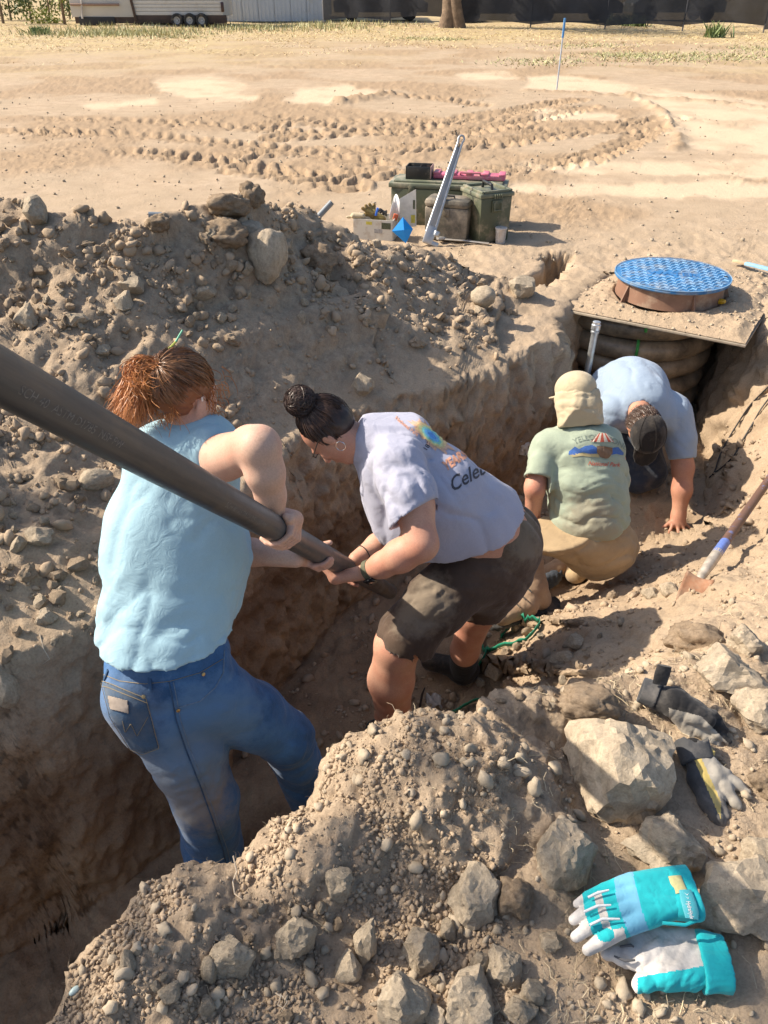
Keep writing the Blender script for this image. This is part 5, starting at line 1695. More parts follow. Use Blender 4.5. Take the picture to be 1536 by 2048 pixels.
    og = empty('orange_tape', Vector(W(790, 434, o[1] - .05)), 'small orange red tape scrap between the papers in the carton', 'tape')
    MB().box(W(791, 434, o[1] - .05), (.035, .02, .045), Matrix.Rotation(.3, 3, 'Y'), .005).build('scrap', simple_mat('orange_red_plastic', (.62, .14, .06), .5), og)
    mg = empty('roll_of_cord', Vector(o + ex * .06 + [0, .04, .12]), 'dark grey coil of cord sitting in the middle of the carton', 'cord')
    MB().tube([o + ex * .045 + [.035 * math.cos(a), .03 + .03 * math.sin(a), .15 + .012 * math.sin(a * 2.7) + a * .002] for a in np.linspace(0, 18, 80)], .008, 6).build('coil', BLACKP, mg)
    # flag
    fb, _ = hit(812, 486)
    f = empty('marker_flag', fb, 'bright blue marker flag on a thin wire in front of the white carton', 'flag')
    tp = W(812, 442, fb[1])
    MB().tube([Vector(fb) - Vector((0, 0, .03)), tp], .0012, 6).build('wire', STEEL, f)
    pts = [W(784, 462, fb[1] - .01), W(806, 434, fb[1] + .005), W(826, 458, fb[1] - .012), W(812, 487, fb[1] - .03)]
    mid = W(808, 460, fb[1] - .04)
    me = bpy.data.meshes.new('flag_sheet'); me.from_pydata([Vector(p) for p in pts] + [Vector(mid)], [], [(0, 1, 4), (1, 2, 4), (2, 3, 4), (3, 0, 4)]); me.update()
    oo = link('flag_sheet', me, simple_mat('bright_blue_vinyl', (.0, .26, .75), .5, var=.08), f); md = oo.modifiers.new('t', 'SOLIDIFY'); md.thickness = .0008
    # pipe stubs behind the heap
    for (u, v, u2, v2, y, lab) in ((638, 432, 664, 404, 5.7, 'short grey pipe stub sticking up behind the crest of the heap'), (330, 432, 384, 434, 4.9, 'blue grey pipe lying behind the stones on top of the heap')):
        a, b = W(u, v, y), W(u2, v2, y + .03)
        s = MB().tube([a - (b - a) * .6, b], .021, 18).build('pipe_stub', simple_mat('grey_blue_pvc', (.16, .19, .22), .5), None)
        tag(s, lab, 'pipe')

# ---------- covered vault with the blue lid
def vault():
    a = G(1108, 606, 0.0); b = G(1494, 681, 0.0)
    root = empty('vault_cover_board', Vector((a + b) / 2), 'weathered plywood board carrying soil over the dark pit', 'board')
    ex = (b - a) / np.linalg.norm(b - a); ey = np.array([-ex[1], ex[0], 0]); L = float(np.linalg.norm(b - a))
    wood = simple_mat('weathered_plywood', (.30, .25, .19), .9, var=.3, scale=30, dirt=(.40, .33, .24), dirt_amt=.5, bmp=.001)
    R = Matrix.Rotation(math.atan2(ex[1], ex[0]), 3, 'Z')
    MB().box(a + ex * (L / 2) + ey * .62 + [0, 0, -.036], (L * 1.0, 1.24, .013), R, .002).build('board', wood, root)
    # soil on top of it
    n, m_ = 150, 150
    S_, T_ = np.meshgrid(np.linspace(0, 1, n), np.linspace(0, 1, m_), indexing='ij')
    Pp = a[None, None] + ex * (S_[..., None] * (L - .01) + .005) + ey * (T_[..., None] * 1.22 + .012)
    p3 = Pp.reshape(-1, 3)
    edge = np.minimum(np.minimum(S_, 1 - S_) * L, T_ * 1.22)
    h = smooth(edge / .08) * .020 + smooth(edge / .35) * .018
    nz = (fbm(p3, 4, 4, 60) * .5 + fbm(p3, 16, 3, 61) * .35).reshape(n, m_)
    rc = np.linalg.norm(Pp[..., :2] - LIDC[:2], axis=-1)
    h = np.maximum(h * (1 + .7 * nz), .002) + .02 * smooth((S_ - .72) / .2) * smooth(T_ / .15) * (1 + nz) + .010 * np.exp(-((rc - .40) / .06) ** 2)
    h = np.where(rc < .33, .004, h)
    Pp = Pp + np.array([0, 0, 1.]) * (h[..., None] - .027)
    me = mesh_np('soil_layer', Pp.reshape(-1, 3), grid_faces(n, m_)[:, ::-1])
    for nm, v in (('damp', 0.), ('pale', .15), ('straw', 0.), ('scuff', .3), ('loose', .4), ('steep', 0.)):
        at = me.attributes.new(nm, 'FLOAT', 'POINT'); at.data.foreach_set('value', np.full(n * m_, v, np.float32))
    if me.polygons[0].normal.z < 0: me.flip_normals()
    soil = link('soil_layer', me, MAT_SOIL, root)
    bpy.context.view_layer.update()
    # ribbed tank below
    bk = simple_mat('black_ribbed_plastic', (.020, .020, .021), .38, var=.3, dirt=(.42, .32, .21), dirt_amt=1.05, dscale=4, bmp=.0005)
    t = empty('ribbed_tank', Vector((VC[0], VC[1], -.95)), 'black ribbed plastic tank buried below the board, soil on its rings', 'tank')
    zs = [-.125, -.265, -.39, -.535, -.68, -.825]
    for k, z in enumerate(zs):
        n = 96; r1, rr = .475 - .012 * k, .066
        vs = []
        for i in range(n):
            A = 2 * math.pi * i / n
            w = 1 + .02 * perlin(np.array([[math.cos(A) * 3, math.sin(A) * 3, k * 1.7]]), 4)[0]
            for j in range(14):
                B = 2 * math.pi * j / 14
                vs.append((VC[0] + math.cos(A) * (r1 * w + rr * math.cos(B)), VC[1] + math.sin(A) * (r1 * w + rr * math.cos(B)), z + rr * math.sin(B) - .02 * math.sin(A) * 0))
        f = grid_faces(n, 14, True); f2 = np.stack([np.full(14, 0)] * 4, 1)
        i14 = (n - 1) * 14; j = np.arange(14); j2 = (j + 1) % 14
        f = np.concatenate([f, np.stack([i14 + j, i14 + j2, j2, j], 1)])
        link('ring', mesh_np('ring', np.array(vs), f), bk, t)
        # clods of soil lying on the ring
    MB().lathe([(.45, -.95), (.45, -.02)], (VC[0], VC[1], 0), 64, caps=False).build('wall', bk, t)
    for (A0, z) in ((-1.75, -.16), (-1.80, -.30)):
        pts = [np.array([VC[0] + math.cos(A0) * (.475 + .067 * math.cos(B)), VC[1] + math.sin(A0) * (.475 + .067 * math.cos(B)), z + .055 + .067 * math.sin(B)]) for B in np.linspace(-1.2, 1.6, 9)]
        MB().tube(pts, .009, 6, flat=.2).build('green_mark', simple_mat('green_spray_paint', (.04, .26, .05), .7, var=.4, scale=60), t)
    # riser and lid
    c = LIDC; rb, rt, hh = .322, .314, .115
    br = simple_mat('brown_riser_plastic', (.21, .115, .075), .6, var=.2, scale=9, dirt=(.38, .29, .21), dirt_amt=.45)
    l = empty('access_cover', Vector((c[0], c[1], .02)), 'round blue painted access lid on a brown riser', 'lid')
    MB().lathe([(rb, .01), (rb - .006, .05), (rt, hh), (rt - .012, hh), (rt - .02, .01)], c * [1, 1, 0], 72, caps=False).build('riser', br, l)
    for A in (-2.75, -1.45, -.25, 1.3):
        d = np.array([math.cos(A), math.sin(A), 0]); s_ = np.array([-d[1], d[0], 0])
        bm_ = MB(); M = Matrix((Vector(d), Vector((0, 0, 1)), Vector(-s_))).transposed().to_4x4(); M.translation = Vector(c * [1, 1, 0])
        bm_.prism([(rb - .012, .0), (rb + .040, .0), (rt + .004, hh * .95), (rt - .008, hh * .95)], -.004, .004, M); bm_.build('gusset', br, l)
    blue = simple_mat('blue_spray_paint', (.025, .15, .36), .6, var=.3, scale=5, dirt=(.24, .28, .32), dirt_amt=.5, dscale=9)
    lb = simple_mat('worn_blue_edge', (.17, .33, .52), .65, var=.35, scale=22, dirt=(.34, .34, .33), dirt_amt=.4, dscale=9)
    lid = MB().lathe([(.30, hh + .002), (.338, hh + .002), (.343, hh + .010), (.340, hh + .020), (.333, hh + .022)], c * [1, 1, 0], 96).build('cover', blue, l)
    MB().lathe([(.3385, hh + .0215), (.343, hh + .0215), (.343, hh + .0245), (.3385, hh + .0245)], c * [1, 1, 0], 96, caps=False).build('rim', lb, l)
    # raised herringbone treads
    bm_ = MB(); z = hh + .0235
    i = 0
    ang = math.radians(-12)
    for gx in np.arange(-.32, .33, .026):
        col = int(round(gx / .026))
        for gy in np.arange(-.33, .34, .052):
            x, y = gx, gy + (col % 2) * .026
            if x * x + y * y > .318 ** 2: continue
            if abs(x) < .15 and abs(y + .01) < .055: continue
            q = Matrix.Rotation(ang + (.78 if col % 2 else -.78), 3, 'Z')
            xy = Matrix.Rotation(ang, 3, 'Z') @ Vector((x, y, 0))
            bm_.box((c[0] + xy.x, c[1] + xy.y, z), (.034, .0065, .004), q)
    tr = bm_.build('tread_pattern', lb, l, sm=False); tag(tr, kind='stuff')
    V2, Fc = text_shape('WATER', .085, 0, 0, step=.05, bold=.001, align='CENTER')
    ca, sa = math.cos(ang), math.sin(ang)
    vs = [Vector((c[0] + ca * x - sa * (y - .04), c[1] + sa * x + ca * (y - .04), hh + .0250)) for x, y in V2]
    me = bpy.data.meshes.new('cast_lettering'); me.from_pydata(vs, [], Fc); me.update()
    oo = link('cast_lettering', me, simple_mat('blue_relief', (.02, .13, .34), .6), l); md = oo.modifiers.new('t', 'SOLIDIFY'); md.thickness = .002
    MB().lathe([(.012, 0), (.012, .004)], (c[0] + .30, c[1] - .07, hh + .0225), 14).build('lock_plug', BLACKP, l)
    return root, soil

VC = np.array([1.66, 4.93, 0.0]); LIDC = G(1345, 548, .135) * np.array([1, 1, 0])
bpy.context.view_layer.update()
vault_board, vault_soil = vault()

def drop_any(u, v):
    """lowest-depth hit among the ground and the soil on the board"""
    r = Vector(ray(u, v)).normalized()
    best = None
    for o in (ground, vault_soil):
        mw = o.matrix_world.inverted()
        ok, loc, nor, _ = o.ray_cast(mw @ Vector(CC), mw.to_3x3() @ r)
        if ok:
            loc = o.matrix_world @ loc; d = (loc - Vector(CC)).length
            if best is None or d < best[0]: best = (d, loc, nor)
    return (best[1], best[2]) if best else (Vector(G(u, v)), Vector((0, 0, 1)))

def small_tools():
    # screwdriver
    a, _ = drop_any(1386, 608); b, _ = drop_any(1448, 612)
    r = empty('screwdriver', a, 'screwdriver with amber yellow handle lying on the soil below the blue lid', 'screwdriver')
    a = a + Vector((0, 0, .022)); b = b + Vector((0, 0, .026)); d = (b - a)
    MB().tube([a, a + d * .55], .0038, 8).build('shaft', STEEL, r)
    MB().tube([a + d * .5, a + d * .58, a + d * .92, b], [.012, .016, .017, .010], 8).build('handle', simple_mat('amber_plastic', (.62, .34, .02), .25, var=.1), r)
    # painted stake lying at the right edge
    a, _ = drop_any(1466, 530); b, _ = drop_any(1560, 560)
    r = empty('survey_stake', a, 'wooden survey stake with blue painted end lying right of the blue lid', 'stake')
    a = a + Vector((0, 0, .03)); b = b + Vector((0, 0, .05)); d = b - a; q = d.to_track_quat('X', 'Z').to_matrix()
    MB().box(a + d * .12, (d.length * .26, .034, .017), q, .002).build('bare_wood', simple_mat('pale_pine', (.50, .38, .24), .8, var=.2, scale=40), r)
    MB().box(a + d * .85, (d.length * 1.2, .0345, .0175), q, .002).build('painted_wood', simple_mat('pale_blue_paint', (.22, .42, .62), .7, var=.2, scale=30, dirt=(.5, .4, .28), dirt_amt=.3), r)
    # galvanised standpipe
    y = 4.12
    t = W(1193, 648, y); u = W(1172, 760, y - .03)
    d = (u - t) / np.linalg.norm(u - t)
    foot = t + d * .80
    r = empty('standpipe', Vector(foot), 'galvanised pipe with a threaded cap leaning in the pit beside the kneeling person', 'pipe')
    MB().tube([t, foot], .019, 20).build('barrel', STEEL, r)
    q = Vector(-d).to_track_quat('Z', 'Y').to_matrix()
    MB().lathe([(.024, -.032), (.026, -.028), (.026, -.004), (.022, .0), (.022, .012), (.017, .016)], t, 24, q).build('cap', simple_mat('bright_zinc', (.66, .68, .70), .35, .8, var=.1), r)
    MB().lathe([(.0225, -.052), (.0235, -.05), (.0235, -.040), (.0225, -.038)], t, 24, q).build('coupling', STEEL, r)
    # spade lying on the bank
    ropaint = node_mat('worn_blue_brown_paint')
    m, nt, b_ = ropaint; co = objco(nt)
    f = ramp(nt, noise(nt, co, 22, 6, .7), [(.56, 0.), (.64, 1.)])
    nt.links.new(mixc(nt, f, (.135, .075, .052), (.13, .15, .30)), b_.inputs['Base Color']); b_.inputs['Roughness'].default_value = .6
    h0, n0 = hit(1386, 1178); h1, n1 = hit(1530, 990)
    r = empty('spade', h0, 'old spade with blue flecked handle and rusty blade lying on the sunlit bank', 'spade')
    pA = Vector(h0) + Vector((0.02, 0, .075)); pB = Vector(h1) + Vector((0, 0, .11)); dd = (pB - pA)
    MB().tube([pA + dd * .20, pA + dd * .27, pA + dd * 1.7], [.0205, .0195, .0195], 20).build('handle', m, r)
    MB().tube([pA + dd * .16, pA + dd * .27], [.0215, .0205], 20).build('blue_band', simple_mat('blue_paint_band', (.12, .19, .50), .5, var=.25, scale=40), r)
    cream = simple_mat('scuffed_steel', (.50, .44, .36), .5, .4, var=.3, scale=30)
    MB().tube([pA + dd * .18, pA + dd * .09, pA + dd * .02 + Vector((-.012, -.01, -.015)), pA + Vector((-.015, -.02, -.03))], [.0215, .022, .018, .013], 16).build('socket', cream, r)
    rust = simple_mat('dull_rust', (.25, .125, .07), .85, .0, var=.35, scale=25, dirt=(.36, .28, .20), dirt_amt=.7)
    side = dd.normalized().cross(Vector((0, 0, 1))).normalized()
    P0 = pA + Vector((-.012, -.012, -.02)); dn = (-dd.normalized() * .75 + Vector((0, 0, -.55))).normalized()
    n, m2 = 14, 12; vs = []
    for i in range(n):
        t_ = i / (n - 1)
        for j in range(m2):
            s_ = (j / (m2 - 1) - .5) * 2
            wdt = .052 * (1 - .25 * t_ ** 3)
            vs.append(P0 + dn * (t_ * .15) + side * (s_ * wdt) + Vector((0, 0, 1)) * (.016 * s_ * s_ + .010 * (1 - t_)))
    bl = link('blade', mesh_np('blade', np.array([tuple(v) for v in vs]), grid_faces(n, m2)), rust, r)
    md = bl.modifiers.new('t', 'SOLIDIFY'); md.thickness = .003
    # two thin cables hanging down the bank
    cab = simple_mat('black_cable', (.02, .02, .022), .5)
    for pts in ([(1545, 768), (1500, 812), (1478, 845), (1450, 890), (1436, 920), (1428, 950), (1418, 958)], [(1545, 790), (1520, 822), (1505, 850), (1485, 882), (1470, 912), (1448, 935), (1424, 952)]):
        w = [hit(u, v)[0] + Vector((0, 0, .012)) for u, v in pts]
        w2 = []
        for i in range(len(w) - 1):
            for t_ in np.linspace(0, 1, 6)[:-1]: w2.append(w[i].lerp(w[i + 1], t_))
        w2.append(w[-1])
        for _ in range(3): w2 = [w2[0]] + [(w2[i - 1] + w2[i] * 2 + w2[i + 1]) / 4 for i in range(1, len(w2) - 1)] + [w2[-1]]
        o = MB().tube(w2, .0042, 8).build('cable', cab)
        tag(o, 'thin black cable hanging down the sunlit bank at the right edge', 'cable', 'black cables on the bank')
    # green straps
    grn = simple_mat('green_webbing', (.015, .23, .14), .6, var=.15, scale=20)
    def strap(pts, lab, h=.030, lift=.010, lvl=None):
        w = [Vector(hit(u, v)[0]) if lvl is None else Vector(G(u, v, lvl)) for u, v in pts]
        P_ = []
        for i in range(len(w) - 1):
            for t_ in np.linspace(0, 1, 7)[:-1]:
                p0 = w[max(i - 1, 0)]; p1 = w[i]; p2 = w[i + 1]; p3 = w[min(i + 2, len(w) - 1)]
                P_.append(.5 * ((2 * p1) + (p2 - p0) * t_ + (2 * p0 - 5 * p1 + 4 * p2 - p3) * t_ ** 2 + (3 * p1 - p0 - 3 * p2 + p3) * t_ ** 3))
        P_.append(w[-1])
        vs = []
        for i, q in enumerate(P_):
            gz = drop(q.x, q.y)[0].z + lift
            ti = (P_[min(i + 1, len(P_) - 1)] - P_[max(i - 1, 0)]).normalized()
            tw = math.sin(i * .12) * .35
            up = (Vector((0, 0, 1)) + ti.cross(Vector((0, 0, 1))) * tw).normalized()
            vs += [tuple(Vector((q.x, q.y, gz))), tuple(Vector((q.x, q.y, gz)) + up * h)]
        o = link('strap', mesh_np('strap', np.array(vs), grid_faces(len(P_), 2)), grn)
        md = o.modifiers.new('t', 'SOLIDIFY'); md.thickness = .003
        tag(o, lab, 'strap')
    strap([(1000, 1280), (1018, 1262), (1050, 1250), (1072, 1246), (1080, 1254), (1062, 1276), (1030, 1294), (990, 1304), (976, 1306), (962, 1290), (958, 1276)], 'green strap loop lying on the trench floor behind the tan boot')
    strap([(885, 1328), (910, 1340), (935, 1346), (955, 1338), (968, 1318), (975, 1304)], 'green strap curving round the black shoe on the trench floor')
    strap([(898, 1420), (925, 1402), (950, 1392), (982, 1390)], 'short green strap showing above the mound, on the trench floor', lvl=-.93)
    strap([(990, 1438), (1004, 1426), (1010, 1412)], 'green strap end sticking up just behind the mound', lvl=-.93)
    # torn pale root / leaf scrap and small dark stick behind the mound
    p = drop(*G(868, 1392, -.93)[:2])[0]
    bag = empty('torn_rag', p, 'torn pale grey rag on the trench floor beside the bare calf', 'rag')
    r0 = np.random.default_rng(5); vs = []
    for i in range(9):
        for j in range(9):
            vs.append((p.x + (i - 4) * .008 + r0.normal() * .003, p.y + (j - 4) * .006, p.z + .01 + .03 * (j / 8) + .014 * math.sin(i * 1.3 + j) + r0.normal() * .004))
    oo = link('cloth', mesh_np('cloth', np.array(vs), grid_faces(9, 9)), cloth_mat('grey_rag', (.40, .38, .36), .2), bag); md = oo.modifiers.new('t', 'SOLIDIFY'); md.thickness = .002
    p = drop(*G(840, 1395, -.93)[:2])[0]
    st = MB().tube([p, p + Vector((.01, .02, .06)), p + Vector((.02, .02, .10))], [.005, .005, .003], 8).build('stick', simple_mat('dark_bark', (.05, .04, .035), .9))
    tag(st, 'dark upright stick between the bare calf and the torn rag', 'stick')
    # shred of clear plastic in the far wall
    p, nn = hit(1046, 893)
    r0 = np.random.default_rng(6)
    vs = np.array([(p.x + (i - 3) * .010 + r0.normal() * .004, p.y - .02 + r0.normal() * .008, p.z + (j - 3) * .014 + r0.normal() * .004) for i in range(7) for j in range(7)])
    o = link('plastic_shred', mesh_np('plastic_shred', vs, grid_faces(7, 7), False), simple_mat('crinkled_clear_plastic', (.55, .53, .50), .15))
    tag(o, 'crinkled shiny plastic shred stuck in the trench wall beside the sage green sleeve', 'plastic')
toolboxes(); tub_group(); small_tools()

# ---------- gloves
def split_mats(o, mats, fn):
    """gives faces of a garment their own material by a rule on their centre"""
    me = o.data; n = len(me.polygons)
    c = np.zeros(n * 3, np.float32); me.polygons.foreach_get('center', c); c = c.reshape(-1, 3)
    me.materials.clear()
    for m in mats: me.materials.append(m)
    me.polygons.foreach_set('material_index', fn(c).astype(np.int32)); me.update()

def to_px(c):
    q = c - CC; d = q @ FW
    return 768 + FPX * q[:, 0] / d, 1024 - FPX * (q @ UPV) / d

def glove_vol(segs, pad=.03, h=.0021, k=.010):
    """segs: (u0,v0,r0,u1,v1,r1,lift0,lift1) radii in pixels, lifted in metres above the soil"""
    pts = []
    for (u0, v0, r0, u1, v1, r1, l0, l1) in segs:
        a = np.array(hit(u0, v0)[0]); b = np.array(hit(u1, v1)[0])
        da = (a - CC) @ FW; db = (b - CC) @ FW
        pts.append((a + [0, 0, l0], b + [0, 0, l1], r0 * da / FPX, r1 * db / FPX))
    V = Vol.around([p for q in pts for p in q[:2]], .06, h)
    return V, pts

TEAL = cloth_mat('teal_knit', (.015, .40, .44), .12, .85, weave=1500)
SKYB = cloth_mat('light_blue_padding', (.13, .36, .52), .08, .8)
WHITEL = cloth_mat('soiled_white_leather', (.58, .55, .52), .12, .7, dirt=(.26, .25, .25), dirt_amt=.55, dsc=16)
TEALS = cloth_mat('teal_rubber_strap', (.05, .30, .36), .1, .5)
def plane_depth(u, v, base, nrm=(0, 0, 1)):
    r = ray(u, v); n = np.array(nrm, float)
    return CC + r * (((base - CC) @ n) / (r @ n))

def teal_gloves():
    # the lower glove, palm up, cuff to the right
    g0 = np.array(hit(1335, 1930)[0]) + [0, 0, .030]
    Q = lambda u, v, dz=0.0: plane_depth(u, v, g0 + [0, 0, dz])
    root = empty('work_glove', Vector(g0), 'grey-palmed teal garden glove lying palm up underneath its mate, teal cuff at right', 'glove', 'pair of teal garden gloves')
    V = Vol.around([Q(1190, 1860), Q(1480, 2000), Q(1190, 2000), Q(1480, 1860), Q(1300, 1900, .05), Q(1300, 1900, -.05)], .05, .0026)
    s = 1.5 / FPX
    for (pts, r) in (([(1385, 1880), (1310, 1872), (1262, 1880), (1240, 1888)], .021), ([(1390, 1905), (1310, 1900), (1255, 1908), (1222, 1906)], .022),
                     ([(1395, 1930), (1330, 1925), (1285, 1925), (1240, 1920)], .021), ([(1400, 1950), (1350, 1950), (1320, 1945)], .022)):
        w = [Q(*p) for p in pts]; V.chain(w, [r, r * .95, r * .8, r * .62][:len(w)], .012)
    V.chain([Q(1225, 1903, .004), Q(1214, 1908, .006)], [.016, .013], .008)
    V.chain([Q(1380, 1955), Q(1330, 1955, .008), Q(1285, 1966, .004), Q(1276, 1972, .0)], [.024, .021, .016, .012], .012)
    V.fold(noise_folds(.0035, 35, (.5, .8, 0), 3, 140), .012)
    o = V.mesh('palm', WHITEL, root, 2)
    def rule(c):
        u, v = to_px(c.astype(float)); 
        return (v > 1952 - (u - 1290) * .17) & (u > 1275)
    split_mats(o, [WHITEL, TEAL], lambda c: rule(c).astype(int))
    V = Vol.around([Q(1380, 1850), Q(1480, 2000), Q(1420, 1900, .06), Q(1420, 1900, -.05)], .04, .0026)
    V.chain([Q(1402, 1888), Q(1400, 1925), Q(1405, 1958)], [.024, .026, .024], .015)
    V.chain([Q(1452, 1900), Q(1455, 1930), Q(1460, 1958)], [.024, .026, .024], .015)
    for (a, b_) in (((1402, 1888), (1452, 1900)), ((1400, 1925), (1455, 1930)), ((1405, 1958), (1460, 1958)), ((1402, 1905), (1452, 1915)), ((1402, 1940), (1458, 1945))):
        V.cap(Q(*a), Q(*b_), .0245, .0245, .012)
    e = Q(1460, 1930) - Q(1400, 1925); e /= np.linalg.norm(e)
    V.cut(Q(1455, 1930), e); V.cut(Q(1397, 1925), -e)
    V.sub(Q(1480, 1915), Q(1435, 1915), .017, .012, (0, 1, 0), 1.9); V.sub(Q(1480, 1945), Q(1435, 1940), .017, .012)
    V.fold(noise_folds(.002, 60, (1, 0, 0), 4, 141), .01)
    V.mesh('cuff', TEAL, root, 2)
    for pts in ([(1240, 1893), (1262, 1890), (1268, 1894)], [(1228, 1912), (1250, 1922), (1270, 1920)]):
        w = [Q(u, v, .022) for u, v in pts]
        MB().tube(w, [.002, .003, .002], 6).build('finger_gap_piping', simple_mat('dark_grey_piping', (.08, .08, .085), .7), root)
    # the upper glove, knuckles up
    g1 = g0 + [0, 0, .052]; nr = (0.05, -.12, 1)
    Q = lambda u, v, dz=0.0: plane_depth(u, v, g1 + [0, 0, dz], nr)
    root = empty('work_glove', Vector(g1), 'teal and sky blue garden glove lying knuckles up on top of its mate', 'glove', 'pair of teal garden gloves')
    V = Vol.around([Q(1130, 1720), Q(1400, 1720), Q(1130, 1920), Q(1400, 1920), Q(1260, 1800, .05), Q(1260, 1800, -.06)], .05, .0026)
    for (pts, rs) in (([(1345, 1752), (1265, 1766), (1210, 1780), (1176, 1794), (1154, 1808)], [.020, .021, .0155, .0125, .0095]),
                      ([(1352, 1775), (1270, 1790), (1208, 1806), (1168, 1826), (1147, 1840)], [.021, .023, .0160, .0135, .0105]),
                      ([(1356, 1795), (1275, 1815), (1214, 1833), (1174, 1856), (1152, 1874)], [.021, .023, .0165, .0140, .0112]),
                      ([(1352, 1815), (1290, 1836), (1238, 1860), (1200, 1884), (1176, 1899)], [.021, .022, .0175, .0150, .0120])):
        w = [Q(u, v, (-.0 if i < 2 else -.007 * (i - 1))) for i, (u, v) in enumerate(pts)]
        for i in range(4): V.cap(w[i], w[i + 1], rs[i], rs[i + 1], .012 if i < 1 else .0015)
    V.fold(noise_folds(.002, 30, (1, .2, 0), 3, 150), .01)
    o = V.mesh('shell', TEAL, root, 1)
    def rule(c):
        u, v = to_px(c.astype(float))
        # along-hand coordinate from the fingertips to the wrist
        a = (u - 1150) * .955 - (v - 1830) * .26
        x = (u - 1230) * .26 + (v - 1815) * .955          # across
        out = np.zeros(len(c), int)
        out[(a > 88 + .0018 * x * x) & (a < 130 + .0010 * x * x)] = 1      # sky blue band
        out[a < 20 + .10 * np.abs(x)] = 2                      # white finger ends
        out[(a > 46) & (a < 62) & (np.abs(x) < 40)] = 2           # white knuckle stripes
        out[(x > 42) & (a < 86)] = 2
        out[((u - 1212) ** 2 / 300. + (v - 1870) ** 2 / 190. < 1)] = 0
        return out
    split_mats(o, [TEAL, SKYB, WHITEL], rule)
    wp = cloth_mat('white_piping', (.55, .58, .60), .05)
    for pts in ([(1176, 1795), (1195, 1786), (1218, 1780)], [(1168, 1824), (1195, 1812), (1222, 1810)], [(1180, 1850), (1205, 1838), (1240, 1838)]):
        w = [Q(u, v, .017 - (.010 if i == 0 else .002 if i == 1 else -.004)) for i, (u, v) in enumerate(pts)]
        MB().tube(w, [.0028, .003, .002], 8).build('finger_piping', wp, root)
    # wrist: open cuff with strap
    V = Vol.around([Q(1330, 1720), Q(1420, 1860), Q(1360, 1780, .05), Q(1360, 1780, -.05)], .04, .0026)
    for (a, b_) in (((1338, 1755), (1378, 1752)), ((1345, 1778), (1386, 1775)), ((1352, 1800), (1392, 1800)), ((1352, 1818), (1392, 1820))):
        V.cap(Q(*a), Q(*b_), .021, .0225, .014)
    e = Q(1392, 1780) - Q(1345, 1785); e /= np.linalg.norm(e); V.cut(Q(1388, 1785), e)
    V.sub(Q(1410, 1765), Q(1368, 1768), .016, .010); V.sub(Q(1410, 1800), Q(1372, 1800), .016, .010); V.sub(Q(1410, 1783), Q(1370, 1783), .016, .010)
    V.mesh('cuff', TEAL, root, 2)
    def slab(name, pts, dz, r, mat):
        w = [Q(u, v, dz) for u, v in pts]; return MB().tube(w, r, 10, flat=.22, up=(0, -1, .2)).build(name, mat, root)
    slab('closure_tab', [(1349, 1752), (1354, 1768), (1362, 1786)], .0225, [.013, .014, .014], simple_mat('olive_hook_tape', (.42, .40, .20), .9, var=.1, scale=200))
    st = slab('closure_strap', [(1370, 1780), (1376, 1800), (1382, 1822), (1384, 1838)], .0265, [.012, .0145, .0145, .012], TEALS)
    ink = simple_mat('white_logo_print', (.70, .72, .72), .6)
    V2, Fc = text_shape('HydraHyde', .0115, 0, 0, step=.01, bold=.0002)
    o0 = Q(1376, 1800, .0305); e1 = Q(1386, 1842, .0305) - Q(1376, 1798, .0305); e1 /= np.linalg.norm(e1); e2 = np.cross(np.array(nr) / np.linalg.norm(nr), e1)
    me = bpy.data.meshes.new('strap_lettering'); me.from_pydata([Vector(o0 + e1 * (x * .62 + .002) + e2 * (y - .004)) for x, y in V2], [], Fc); me.update(); link('strap_lettering', me, ink, st)
    for k, (x, w_) in enumerate(((-.010, .009), (-.003, .006))):
        p = [o0 + e1 * (x - .004) + e2 * w_ * .6, o0 + e1 * (x + .001) + e2 * .001, o0 + e1 * (x - .004) - e2 * w_ * .6, o0 + e1 * (x - .0005) + e2 * .001]
        me = bpy.data.meshes.new('strap_mark'); me.from_pydata([Vector(q) for q in p], [], [(0, 3, 2, 1)]); me.update(); link('strap_mark', me, ink, st)
    MB().tube([Q(1325, 1846, .01), Q(1370, 1850, .016), Q(1402, 1838, .016)], .0035, 8).build('cuff_binding', TEAL, root)
    MB().tube([Q(1384, 1796, .01), Q(1402, 1800, .014)], .0035, 8).build('binding_end', TEAL, root)

